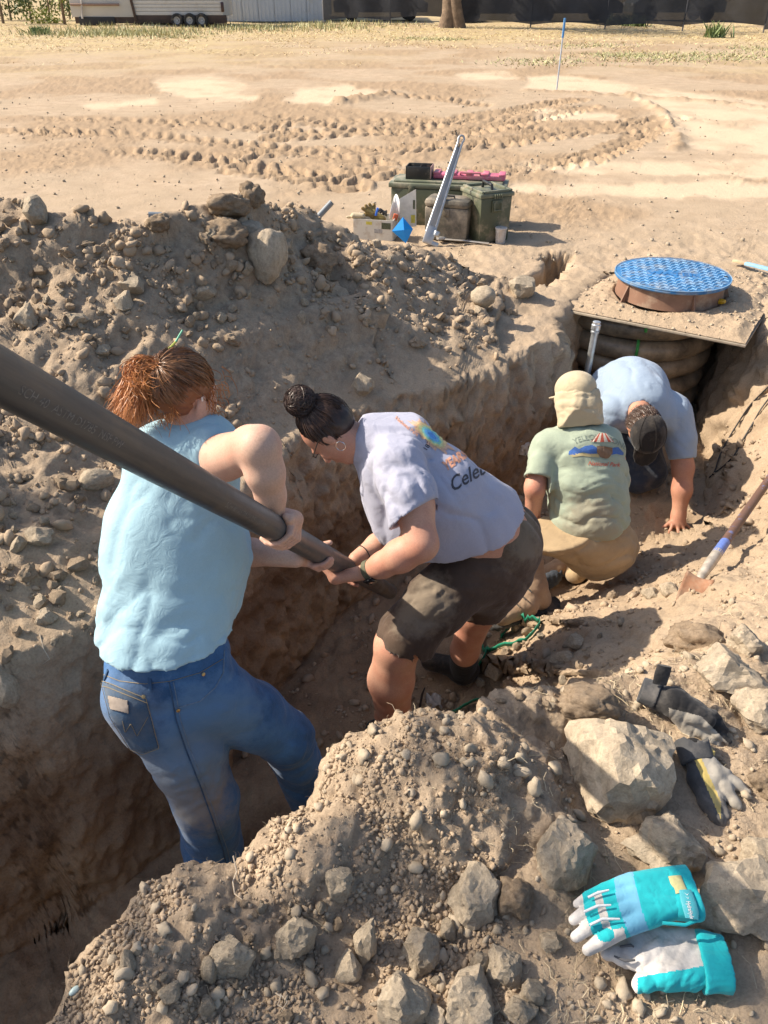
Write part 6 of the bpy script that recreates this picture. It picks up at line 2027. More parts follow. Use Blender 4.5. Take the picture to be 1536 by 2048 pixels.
def black_gloves():
    BK = cloth_mat('black_neoprene', (.018, .018, .020), .3, .7, dirt=(.12, .11, .10), dirt_amt=.35)
    BG = cloth_mat('faded_black_spandex', (.06, .062, .066), .25, .75, dirt=(.22, .20, .18), dirt_amt=.45)
    TN = cloth_mat('grey_goatskin', (.38, .35, .30), .14, .7, dirt=(.18, .16, .14), dirt_amt=.5)
    YL = cloth_mat('yellow_goatskin_trim', (.52, .40, .13), .12, .7, dirt=(.38, .30, .16), dirt_amt=.35)
    IN = simple_mat('black_glove_lining', (.008, .008, .009), .9)
    # glove A: lies across the top, pointing to the right
    h0 = np.array(hit(1330, 1400)[0]); h1 = np.array(hit(1440, 1480)[0])
    dA = (h0 - CC) @ FW; dB = (h1 - CC) @ FW
    def Q(u, v, l=0.03):
        t = np.clip((u - 1280) / 180, 0, 1); d = dA + (dB - dA) * t
        return P(u, v, d) + np.array([0, 0, l]) * .6 + (-FW) * l * .8
    root = empty('work_glove', Vector(Q(1330, 1400)), 'black and tan work glove with raised wrist tab, lying behind the big stone', 'glove', 'pair of black work gloves')
    V = Vol.around([Q(1255, 1360), Q(1470, 1520), Q(1300, 1330), Q(1400, 1500)], .07, .0026)
    V.chain([Q(1300, 1398), Q(1340, 1408), Q(1375, 1428), Q(1400, 1442)], [.034, .036, .030, .026], .015)
    V.chain([Q(1340, 1425), Q(1365, 1448, .02), Q(1372, 1480, .02)], [.026, .022, .016], .012)
    for pts in ([(1390, 1425), (1418, 1432), (1432, 1440)], [(1395, 1438), (1428, 1452), (1446, 1462)], [(1392, 1450), (1428, 1470), (1452, 1484)], [(1380, 1458), (1410, 1480), (1430, 1490)]):
        w = [Q(u, v, .025 - .006 * i) for i, (u, v) in enumerate(pts)]; V.chain(w, [.016, .013, .010], .006)
    V.fold(noise_folds(.003, 30, (.3, 0, 1), 3, 160), .012)
    o = V.mesh('shell', BK, root, 2)
    def rule(c):
        u, v = to_px(c.astype(float)); out = np.zeros(len(c), int)
        out[(v > 1418 + (u - 1345) * .25) & (u > 1338) & (u < 1402)] = 1
        out[(v > 1430 + (u - 1400) * 1.0) & (u >= 1402)] = 1
        return out
    split_mats(o, [BK, TN], rule)
    V = Vol.around([Q(1255, 1370), Q(1320, 1420)], .07, .0026)
    V.chain([Q(1278, 1386), Q(1308, 1398)], [.034, .037], .01)
    e = Q(1310, 1399) - Q(1278, 1386); e /= np.linalg.norm(e)
    V.cut(Q(1272, 1384), -e); V.cut(Q(1306, 1397), e); V.sub(Q(1262, 1381), Q(1290, 1391), .030, .022)
    V.mesh('cuff', BG, root, 2)
    MB().tube([Q(1302, 1378, .055), Q(1306, 1358, .06), Q(1310, 1344, .062)], [.019, .021, .019], 14, flat=.35, up=(0, 1, 0)).build('pull_tab', BK, root)
    # glove B: fingers down, open cuff up
    h0 = np.array(hit(1385, 1500)[0]); h1 = np.array(hit(1440, 1610)[0]); dA2 = (h0 - CC) @ FW; dB2 = (h1 - CC) @ FW
    def Q(u, v, l=0.02):
        t = np.clip((v - 1480) / 140, 0, 1.1); d = dA2 + (dB2 - dA2) * t
        return P(u, v, d) + (-FW) * l
    root = empty('work_glove', Vector(Q(1390, 1540)), 'grey black work glove with open cuff, fingers pointing down beside the big stone', 'glove', 'pair of black work gloves')
    V = Vol.around([Q(1340, 1470), Q(1500, 1650), Q(1500, 1480), Q(1360, 1640)], .06, .0026)
    V.chain([Q(1386, 1515), Q(1392, 1555), Q(1410, 1600), Q(1425, 1630), Q(1432, 1640)], [.027, .026, .022, .017, .014], .012)
    V.chain([Q(1405, 1520), Q(1420, 1550), Q(1440, 1570), Q(1462, 1600), Q(1470, 1606)], [.026, .026, .020, .012, .010], .012)
    V.chain([Q(1415, 1530), Q(1440, 1545), Q(1465, 1562), Q(1486, 1578)], [.022, .018, .013, .010], .010)
    V.chain([Q(1405, 1560), Q(1425, 1590), Q(1440, 1618), Q(1446, 1626)], [.022, .017, .012, .009], .008)
    V.fold(noise_folds(.003, 30, (.4, 0, -1), 3, 170), .012)
    o = V.mesh('shell', BG, root, 2)
    def rule(c):
        u, v = to_px(c.astype(float)); out = np.zeros(len(c), int)
        ln = 1393 + (v - 1530) * .45
        out[u > ln + 16] = 1
        out[(u > ln) & (u <= ln + 16)] = 2
        out[(v > 1565) & (u > 1442) & (v > u * .9 + 296)] = 0
        return out
    split_mats(o, [BG, TN, YL], rule)
    V = Vol.around([Q(1340, 1470), Q(1430, 1540)], .06, .0026)
    V.chain([Q(1366, 1478), Q(1380, 1520)], [.030, .029], .01); V.chain([Q(1386, 1478), Q(1398, 1516)], [.030, .029], .01)
    e = Q(1392, 1525) - Q(1376, 1478); e /= np.linalg.norm(e); V.cut(Q(1372, 1474), -e); V.cut(Q(1394, 1520), e)
    V.sub(Q(1370, 1455), Q(1382, 1492), .027, .022); V.sub(Q(1384, 1455), Q(1392, 1490), .027, .022)
    cf = V.mesh('cuff', BG, root, 2)
    V = Vol.around([Q(1340, 1470), Q(1430, 1540)], .05, .0026)
    V.cap(Q(1380, 1492), Q(1388, 1500), .026, .026, .01); V.mesh('lining', IN, root, 1)
    MB().tube([Q(1408, 1490, .03), Q(1414, 1496, .035), Q(1412, 1506, .03)], .006, 8).build('yellow_loop', YL, root)
teal_gloves(); black_gloves()
# ------------------------------------------------------------------ the far side of the lot
def ground_z(x, y): return drop(x, y)[0].z
def far_trailer():
    Y = 38.7
    xl, xr = W(142, 20, Y)[0], W(446, 20, Y)[0]
    g = ground_z(W(400, 58, Y)[0], Y)
    zb = W(300, 37, Y)[2]; zt = 2.6
    zb_l = W(160, 46, Y)[2]
    root = empty('parked_trailer', Vector(((xl + xr) / 2, Y, g)), 'old white sided trailer on three wheels at the far left, weeds below it', 'trailer')
    sid = simple_mat('chalky_white_siding', (.56, .54, .51), .6, var=.06, dirt=(.40, .36, .31), dirt_amt=.25, dscale=.8)
    xm = W(268, 20, Y)[0]
    n = 16
    for k in range(n):
        z0 = zb + .12 + (zt - zb - .12) * k / n; z1 = zb + .12 + (zt - zb - .12) * (k + 1) / n - .012
        MB().box(((xm + xr) / 2, Y - .012 * 1, (z0 + z1) / 2), (xr - xm, .03, z1 - z0), Matrix.Rotation(math.radians(4), 3, 'X'), .004).build('siding_board', sid, root)
    MB().box(((xl + xr) / 2, Y + 1.25, (zb + zt) / 2 + .02), (xr - xl, 2.4, zt - zb - .08), None, .04).build('body', sid, root)
    MB().box(((xl + xm) / 2, Y - .02, (zb + zt) / 2 + .02), (xm - xl, .04, zt - zb - .06), None, .02).build('front_panel', simple_mat('cream_panel', (.52, .50, .47), .6, var=.08, scale=1), root)
    dk = simple_mat('dark_rusty_frame', (.07, .045, .035), .8, var=.3, scale=3); bl = simple_mat('black_paint', (.03, .03, .032), .7)
    MB().box(((xl + xr) / 2 + .1, Y + .05, zb - .03), (xr - xl, .14, .30), None, .01).build('chassis_beam', dk, root)
    MB().box((W(195, 40, Y)[0], Y - .03, zb - .09), (1.5, .10, .30), None, .01).build('toolbox', bl, root)
    rs = simple_mat('rusty_rail', (.26, .17, .13), .7)
    z = W(150, 9, Y)[2]
    MB().tube([(W(143, 9, Y)[0], Y - .15, z), (W(240, 8, Y)[0], Y - .15, z)], .045, 8).build('rail', rs, root)
    MB().tube([(W(166, 5, Y)[0], Y - .15, z + .15), (W(167, 35, Y)[0], Y - .15, zb)], .04, 8).build('rail_post', simple_mat('pale_post', (.45, .42, .40), .6), root)
    MB().box((W(263, 20, Y)[0], Y - .06, (zb + zt) / 2), (.10, .05, zt - zb + .15), Matrix.Rotation(-.12, 3, 'Y'), .01).build('strap_bar', dk, root)
    MB().box((W(445, 12, Y)[0], Y - .04, W(445, 14, Y)[2]), (.12, .1, .35), None, .02).build('tail_light', simple_mat('dark_tail_light', (.05, .02, .02), .3), root)
    tyre = simple_mat('dusty_tyre_rubber', (.03, .03, .03), .9, dirt=(.2, .16, .12), dirt_amt=.3); rim = simple_mat('dull_white_rim', (.40, .40, .41), .5, .3)
    Rw = Matrix.Rotation(math.pi / 2, 3, 'X')
    for u in (357, 382, 406):
        for yy in (0, 2.0):
            c = (W(u, 47, Y)[0], Y - .14 + yy, g + .25)
            wh = bpy.data.objects.new('wheel', None); COL.objects.link(wh); wh.parent = root; wh.matrix_parent_inverse = root.matrix_world.inverted(); wh.location = c; wh.matrix_world = Matrix.Translation(Vector(c)); bpy.context.view_layer.update()
            MB().lathe([(.14, -.11), (.21, -.12), (.25, -.08), (.255, 0), (.25, .08), (.21, .12), (.14, .11)], c, 28, Rw, caps=False).build('tyre', tyre, wh)
            MB().lathe([(.0, .07), (.05, .09), (.08, .05), (.12, .05), (.145, .10), (.14, -.10)], c, 20, Rw, caps=False).build('rim', rim, wh)
    for u in (265, 300, 330):
        MB().box((W(u, 50, Y)[0], Y + 1.2, g + .18), (.5, .3, .3), None, .03).build('axle_part', dk, root)
    MB().box((W(170, 52, Y)[0], Y + .3, g + .12), (.12, .12, .3), None, .01).build('jack_stand', dk, root)

def far_building():
    Y = 43.0
    x0, x1 = W(420, 20, Y)[0], W(646, 20, Y)[0]; g = ground_z(x0, Y)
    root = empty('metal_shed', Vector(((x0 + x1) / 2, Y, g)), 'pale blue ribbed metal shed between the trailer and the dark fence', 'shed')
    mt = simple_mat('pale_blue_sheet_metal', (.50, .56, .64), .45, .1, var=.05, scale=.6, dirt=(.42, .42, .42), dirt_amt=.2, dscale=.7)
    n = 7; w = (x1 - x0) / n
    for k in range(n):
        b = MB(); cx = x0 + (k + .5) * w
        b.box((cx, Y, g + 2.0), (w - .02, .04, 4.0))
        for j in range(4):
            b.box((cx - w / 2 + (j + .5) * w / 4, Y - .035, g + 2.0), (.05, .03, 3.98), None, 0)
        b.build('wall_panel', mt, root, sm=False)
    MB().box(((x0 + x1) / 2, Y + 4, g + 2.0), (x1 - x0 - .1, 7.9, 3.9)).build('walls', mt, root, sm=False)
    MB().box((x1 + .02, Y - .05, g + 2.0), (.14, .12, 4.05), None, .01).build('corner_trim', simple_mat('white_trim', (.66, .68, .72), .5), root)
    MB().box(((x0 + x1) / 2, Y + 4, g + 4.08), (x1 - x0 + .3, 8.4, .12)).build('roof', simple_mat('grey_roof_metal', (.4, .42, .44), .5), root)

def far_fence():
    a = G(648, 50, .1); b = G(1700, 63, .1)
    d = b - a; L = float(np.linalg.norm(d[:2])); ex = d / L; ex[2] = 0
    root = empty('screen_fence', Vector(a), 'long dark privacy screen fence along the far side of the lot', 'fence')
    m, nt, bs = node_mat('dark_mesh_screen')
    co = objco(nt)
    nt.links.new(mixc(nt, ramp(nt, noise(nt, co, 1.2, 5), [(.35, 0.), (.7, 1.)]), (.014, .016, .022), (.035, .038, .048)), bs.inputs['Base Color'])
    bs.inputs['Roughness'].default_value = .8; bs.inputs['Alpha'].default_value = .955
    post = simple_mat('dull_fence_post', (.10, .10, .11), .6)
    nb = int(L / 3.0)
    for k in range(nb):
        p = a + ex * (k + .5) * 3.0; g = ground_z(p[0], p[1])
        n = 12; vs = []
        r0 = np.random.default_rng(k)
        for i in range(n + 1):
            for j in range(7):
                q = a + ex * (k * 3.0 + 3.0 * i / n)
                sag = .10 * math.sin(i / n * math.pi) * (1 - j / 6) + (.10 if k % 4 == 1 else 0) * (1 - j / 6)
                vs.append((q[0] + .0, q[1] - .03 * math.sin(i * 1.1 + k) - .02 * math.sin(j * 2 + i), g + .12 + sag + (2.0 - .12 - sag) * j / 6))
        link('screen_panel', mesh_np('screen_panel', np.array(vs), grid_faces(n + 1, 7)), m, root)
    for k in range(nb + 1):
        p = a + ex * k * 3.0; g = ground_z(p[0], p[1])
        MB().tube([(p[0], p[1] + .05, g - .1), (p[0], p[1] + .05, g + 2.05)], .03, 8).build('post', post, root)
    MB().tube([a + [0, .05, 2.0], a + ex * L + [0, .05, 2.0]], .02, 6).build('top_rail', post, root)
    return a, ex, L

def car(loc, yaw, col, label):
    root = empty('parked_car', Vector(loc), label, 'car', 'cars parked behind the fence', (0, 0, yaw))
    M = root.matrix_world
    paint = simple_mat('car_paint_' + label.split()[0], col, .3, .2, var=.03)
    gl = simple_mat('dark_car_glass', (.02, .025, .03), .08); ty = simple_mat('car_tyre', (.02, .02, .02), .9)
    T = lambda x, y, z: M @ Vector((x, y, z))
    MM = M @ Matrix.Rotation(math.pi / 2, 4, 'X')
    side = [(-2.2, .35), (-2.25, .75), (-1.9, .95), (-1.2, 1.0), (1.1, .98), (1.9, .88), (2.2, .7), (2.2, .35)]
    MB().prism(side, -.85, .85, MM).build('body', paint, root)
    cab = [(-1.35, .97), (-.75, 1.42), (.35, 1.45), (1.05, .97)]
    MB().prism(cab, -.74, .74, MM).build('cabin', gl, root)
    MB().prism([(-.78, 1.40), (-.72, 1.48), (.30, 1.50), (.38, 1.42)], -.72, .72, MM).build('roof', paint, root)
    for x in (-1.4, 1.35):
        for y in (-.78, .78):
            MB().lathe([(.0, -.1), (.30, -.1), (.33, -.07), (.33, .07), (.30, .1), (0, .1)], T(x, y, .33), 20, (M.to_3x3() @ Matrix.Rotation(math.pi / 2, 3, 'X')), caps=False).build('wheel', ty, root)
    for y in (-.6, .6): MB().box(T(2.2, y, .66), (.06, .3, .14), M.to_3x3(), .02).build('headlight', simple_mat('headlamp_glass', (.6, .6, .6), .1), root)

def leaves(name, pts, size, mat, parent=None, seed=0):
    """leaf quads around the given points"""
    r0 = np.random.default_rng(seed); n = len(pts)
    a = r0.normal(size=(n, 3)); a /= np.linalg.norm(a, axis=1)[:, None]
    b = r0.normal(size=(n, 3)); b -= a * (a * b).sum(1)[:, None]; b /= np.linalg.norm(b, axis=1)[:, None]
    s = size * r0.uniform(.6, 1.3, (n, 1))
    v = np.stack([pts - a * s, pts + b * s * .45, pts + a * s, pts - b * s * .45], 1).reshape(-1, 3)
    f = np.arange(n * 4).reshape(-1, 4)
    return link(name, mesh_np(name, v, f, False), mat, parent)

def leaf_mat(name, c0, c1):
    m, nt, b = node_mat(name)
    g = N(nt, 'ShaderNodeNewGeometry')
    c = mixc(nt, ramp(nt, g.outputs['Random Per Island'], [(0, 0.), (1, 1.)]), c0, c1)
    nt.links.new(c, b.inputs['Base Color']); b.inputs['Roughness'].default_value = .6
    try: b.inputs['Transmission Weight'].default_value = 0
    except Exception: pass
    return m

def far_plants():
    r0 = np.random.default_rng(77)
    bark = simple_mat('grey_brown_bark', (.17, .12, .08), .95, var=.35, scale=6, bmp=.02, bscale=14)
    # tree by the fence
    b0 = W(908, 50, 37.6); b0[2] = ground_z(b0[0], b0[1])
    root = empty('fence_tree', Vector(b0), 'tree with a thick twisted twin trunk standing before the dark fence', 'tree')
    def V3(x, y, z): return Vector(b0) + Vector((x, y, z))
    MB().tube([V3(-.30, 0, -.2), V3(-.22, 0, .5), V3(-.25, .05, 1.3), V3(-.35, 0, 2.6), V3(-.9, 0, 4.2)], [.42, .30, .26, .22, .14], 14).build('trunk', bark, root)
    MB().tube([V3(.22, -.1, -.2), V3(.10, -.15, .4), V3(.0, -.12, .9), V3(.2, 0, 1.6), V3(.35, .1, 2.8), V3(.9, .1, 4.3)], [.34, .26, .24, .22, .2, .13], 14).build('trunk', bark, root)
    for k in range(7):
        a = k * .9; MB().tube([V3(-.2 + .1 * k, 0, 2.8 + .15 * k), V3(1.1 * math.cos(a), 1.1 * math.sin(a), 4.3), V3(2.3 * math.cos(a), 2.2 * math.sin(a), 5.6)], [.11, .07, .03], 8).build('limb', bark, root)
    pts = []
    for k in range(46):
        c = np.array(b0) + np.array([r0.normal() * 1.7, r0.normal() * 1.6, 5.4 + r0.normal() * .9]); pts.append(c + r0.normal(size=(150, 3)) * .42)
    leaves('crown', np.concatenate(pts), .085, leaf_mat('olive_leaves', (.05, .075, .02), (.11, .13, .04)), root, 3)
    # hedge row and young trees at far left
    hl = leaf_mat('hedge_leaves', (.05, .085, .018), (.16, .20, .05)); yl = leaf_mat('yellow_green_leaves', (.16, .20, .03), (.30, .32, .06))  # vines and young trees have yellow green leaves
    for k, u in enumerate((-190, -130, -75, -25, 22, 62, 100, 140)):
        Yh = 44 + (k % 3) * 1.2; c = W(u, 40, Yh); g = ground_z(c[0], Yh)
        rt = empty('hedge_shrub', (c[0], Yh, g), 'dense green shrub in the hedge row behind the trailer', 'shrub', 'shrubs in the far hedge row')
        hgt = 1.9 + .5 * r0.random()
        pp = []
        for j in range(26):
            cc = np.array([c[0] + r0.normal() * .55, Yh + r0.normal() * .5, g + .3 + r0.random() * hgt]); pp.append(cc + r0.normal(size=(34, 3)) * .22)
        leaves('foliage', np.concatenate(pp), .09, hl, rt, k)
        MB().tube([(c[0], Yh, g - .1), (c[0] + .1, Yh, g + 1.2)], [.05, .03], 6).build('stem', bark, rt)
    for k, (u, Yv) in enumerate(((5, 40.5), (128, 40.0))):
        c = W(u, 40, Yv); g = ground_z(c[0], Yv)
        rt = empty('young_tree', (c[0], Yv, g), ('slim young tree with yellow green leaves at the far left edge', 'slim young tree with yellow green leaves just left of the trailer')[k], 'tree')
        MB().tube([(c[0], Yv, g - .1), (c[0] + .05, Yv, g + 1.2), (c[0], Yv, g + 2.8)], [.07, .06, .03], 8).build('trunk', bark, rt)
        pp = [np.array([c[0] + r0.normal() * .55, Yv + r0.normal() * .5, g + 1.1 + r0.random() * 1.9]) + r0.normal(size=(40, 3)) * .16 for j in range(26)]
        leaves('foliage', np.concatenate(pp), .08, yl, rt, 20 + k)
    # small vine posts with leaves
    for k, (u, v) in enumerate(((72, 42), (88, 36), (110, 40))):
        Yv = 41; c = W(u, v, Yv); pp = c + r0.normal(size=(160, 3)) * [.25, .2, .3]
        o = leaves('vine', pp, .08, yl, None, 40 + k); tag(o, 'small yellow green vine growing in front of the hedge', 'vine', 'small vines before the hedge')
    # weeds
    gm = leaf_mat('weed_leaves', (.11, .16, .05), (.24, .30, .12)); sm_ = leaf_mat('dry_straw', (.56, .43, .21), (.70, .56, .31)); gr = leaf_mat('dull_green_grass', (.30, .32, .14), (.46, .42, .22))
    def tuft(u, v, wx, h, n, mat, name, lab, cat, grp=None, seed=0):
        q = G(u, v, 0.05); r1 = np.random.default_rng(seed); vs = []; fs = []
        for i in range(n):
            x = q[0] + r1.normal() * wx; y = q[1] + r1.normal() * wx * .8; z = ground_z(x, y) - .01
            a = r1.uniform(0, 6.28); hh = h * r1.uniform(.5, 1.1); ln = r1.normal(size=2) * hh * .35; w = .012 + .004 * hh * 10
            b_ = len(vs)
            vs += [(x - w * math.cos(a), y - w * math.sin(a), z), (x + w * math.cos(a), y + w * math.sin(a), z), (x + ln[0] * .4 + w * .7 * math.cos(a), y + ln[1] * .4, z + hh * .6), (x + ln[0], y + ln[1], z + hh)]
            fs.append((b_, b_ + 1, b_ + 2, b_ + 3))
        me = bpy.data.meshes.new(name); me.from_pydata(vs, [], fs); me.update()
        o = link(name, me, mat); tag(o, lab, cat, grp); return o
    tuft(78, 66, .22, .32, 180, gm, 'weed_clump', 'bright green weed clump on the bare ground at the far left', 'weed', None, 1)
    tuft(1432, 72, .20, .50, 90, gm, 'weed_clump', 'tall green weed at the foot of the fence, far right', 'weed', None, 2)
    for k, u in enumerate((1228, 1248, 1262, 1275)): tuft(u, 52 + k, .22, .45, 80, gm, 'weed_clump', 'green weed on the straw bank by the fence, right of the blue stake', 'weed', 'weeds on the straw bank', 10 + k)
    vs = []; fs = []
    for k, (u, v, wx) in enumerate(((250, 62, 1.6), (180, 66, 1.2), (360, 72, .6), (650, 56, 1.8), (300, 66, 1.2), (500, 58, 1.2), (850, 75, .6), (900, 76, .4), (1170, 88, .8), (1290, 110, .9), (1330, 112, 1.2), (1450, 108, 1.0), (1080, 120, .7), (1240, 106, .5), (1520, 95, .8))):
        q = G(u, v, .05); h = .22 if v < 70 else .08
        for i in range(int(420 * wx)):
            x = q[0] + r0.normal() * wx; y = q[1] + r0.normal() * wx * .9; z = ground_z(x, y) - .01; a = r0.uniform(0, 6.28)
            hh = h * r0.uniform(.4, 1.1); w = .022; b_ = len(vs); ln = r0.normal(size=2) * .08
            vs += [(x - w * math.cos(a), y - w * math.sin(a), z), (x + w * math.cos(a), y + w * math.sin(a), z), (x + ln[0], y + ln[1], z + hh)]; fs.append((b_, b_ + 1, b_ + 2))
    me = bpy.data.meshes.new('green_grass'); me.from_pydata(vs, [], fs); me.update(); tag(link('green_grass', me, gr), kind='stuff')
    # dry straw all over the far strip
    n = 17000
    vs = np.zeros((n, 3, 3)); keep = []
    y = 16 + 24 * r0.random(n) ** .8; x = (r0.random(n) * 2 - 1) * (y + 2) * .55
    w = fbm(np.stack([x, y, x * 0], 1), .35, 3, 95); m = (w + (y - 26) / 10 > .1)
    x, y = x[m], y[m]; n = len(x)
    # height from the grid of the ground by nearest column and row
    z = np.array([ground_z(a, b) for a, b in zip(x, y)])
    a = r0.random(n) * 6.28; wd = .004 + .0005 * y; hh = .02 + .05 * r0.random(n)
    v0 = np.stack([x - wd * np.cos(a), y - wd * np.sin(a), z - .01], 1); v1 = np.stack([x + wd * np.cos(a), y + wd * np.sin(a), z - .01], 1)
    v2 = np.stack([x + r0.normal(size=n) * .14, y + r0.normal(size=n) * .12, z + hh], 1)
    me = mesh_np('dry_grass', np.stack([v0, v1, v2], 1).reshape(-1, 3), np.arange(n * 3).reshape(-1, 3), False)
    tag(link('dry_grass', me, sm_), kind='stuff')

def stake():
    b = G(1113, 182, 0); t = W(1130, 36, b[1])
    m = np.array(b) + (t - np.array(b)) * .74
    r = empty('marker_stake', Vector(b), 'thin leaning marker rod with a blue top, far out on the lot', 'stake')
    MB().tube([b, m], .013, 8).build('rod', simple_mat('grey_blue_fibreglass', (.40, .45, .52), .5), r)
    MB().tube([m, t], .020, 8).build('blue_top', simple_mat('blue_marker_paint', (.06, .22, .50), .5), r)

far_trailer(); far_building()
fa, fex, fL = far_fence()
for k, (u, col, lab, yw) in enumerate(((1020, (.10, .10, .11), 'grey car half hidden behind the dark screen, right of the tree', .1), (1180, (.05, .05, .055), 'black car behind the dark screen, above the blue stake', 0.05), (1400, (.32, .33, .30), 'pale silver car showing through the screen at the far right', 3.2), (760, (.06, .07, .09), 'dark blue car behind the dark screen, left of the tree', .05))):
    p = G(u, 50, .1); car((p[0], p[1] + 4.2, ground_z(p[0], p[1] + 4.2)), yw, col, lab)
far_plants(); stake()
# ------------------------------------------------------------------ stones, clods, gravel, straw and roots
def rock_mesh(name, seed, sub, planes=9, rough=.10, squash=(1, 1, 1), round_=.25, crag=0.0):
    bm = bmesh.new(); bmesh.ops.create_icosphere(bm, subdivisions=sub, radius=1.0)
    me = bpy.data.meshes.new(name); bm.to_mesh(me); bm.free()
    n = len(me.vertices); co = np.zeros(n * 3, np.float32); me.vertices.foreach_get('co', co); d = co.reshape(-1, 3).astype(float)
    d /= np.linalg.norm(d, axis=1)[:, None]
    r0 = np.random.default_rng(seed)
    planes = planes + 3
    ii = np.arange(planes) + .5; ph = np.arccos(1 - 2 * ii / planes); th = math.pi * (1 + 5 ** .5) * ii
    nr = np.stack([np.cos(th) * np.sin(ph), np.sin(th) * np.sin(ph), np.cos(ph)], 1) + r0.normal(size=(planes, 3)) * .30
    q_, _r = np.linalg.qr(r0.normal(size=(3, 3))); nr = nr @ q_
    nr /= np.linalg.norm(nr, axis=1)[:, None]
    h = r0.uniform(.54, .90, planes)
    dots = d @ nr.T
    rad = np.where(dots > .05, h / np.maximum(dots, .05), 9)
    k = 110.0
    rr = -np.log(np.exp(-k * np.minimum(rad, 1.3)).sum(1) + math.exp(-k * 1.18)) / k + .02
    rr = rr * (1 - round_) + round_ * .85
    v = d * rr[:, None]
    if rough: v = v + d * (fbm(v + seed * 3.1, 1.3, 2, seed) * rough * .9)[:, None]
    if sub >= 3:
        v = v + d * (fbm(v + seed * 1.7, 4.5, 5, seed + 9, .6) * (.02 + rough * .22))[:, None]
        if crag: v = v - d * (np.clip(fbm(v + seed, 3.2, 3, seed + 5, ridged=True) - .5, 0, 1) * crag)[:, None]
    v *= np.array(squash)
    me.vertices.foreach_set('co', v.astype(np.float32).ravel())
    me.polygons.foreach_set('use_smooth', np.full(len(me.polygons), True))
    if round_ < .2: me.set_sharp_from_angle(angle=math.radians(26 if sub < 3 else 20))
    me.update(); me.materials.append(MAT_ROCK)
    return me

def on_any(u, v):
    return drop_any(u, v)

def place_rock(me, u, v, wpx, hpx, name, label, cat, group=None, sink=.30, rot=None, tilt=(0, 0), depth_k=.8, seed=0, loc=None):
    r0 = np.random.default_rng(seed + 1000)
    if loc is None:
        # foot of the stone a little below its centre in the picture
        q, nn = on_any(u, v + hpx * .18)
    else: q, nn = loc
    d = (np.array(q) - CC) @ FW
    w = wpx / FPX * d / 2; h = hpx / FPX * d / 2
    o = bpy.data.objects.new(name, me); COL.objects.link(o)
    o.scale = (w * 1.16, w * depth_k + h * .3, h * 1.18)
    o.rotation_euler = (tilt[0] - .25, tilt[1], rot if rot is not None else r0.uniform(-.3, .3))
    o.location = Vector(q) + Vector((0, 0, h * (1 - 2 * sink) * .9))
    tag(o, label, cat, group)
    return o

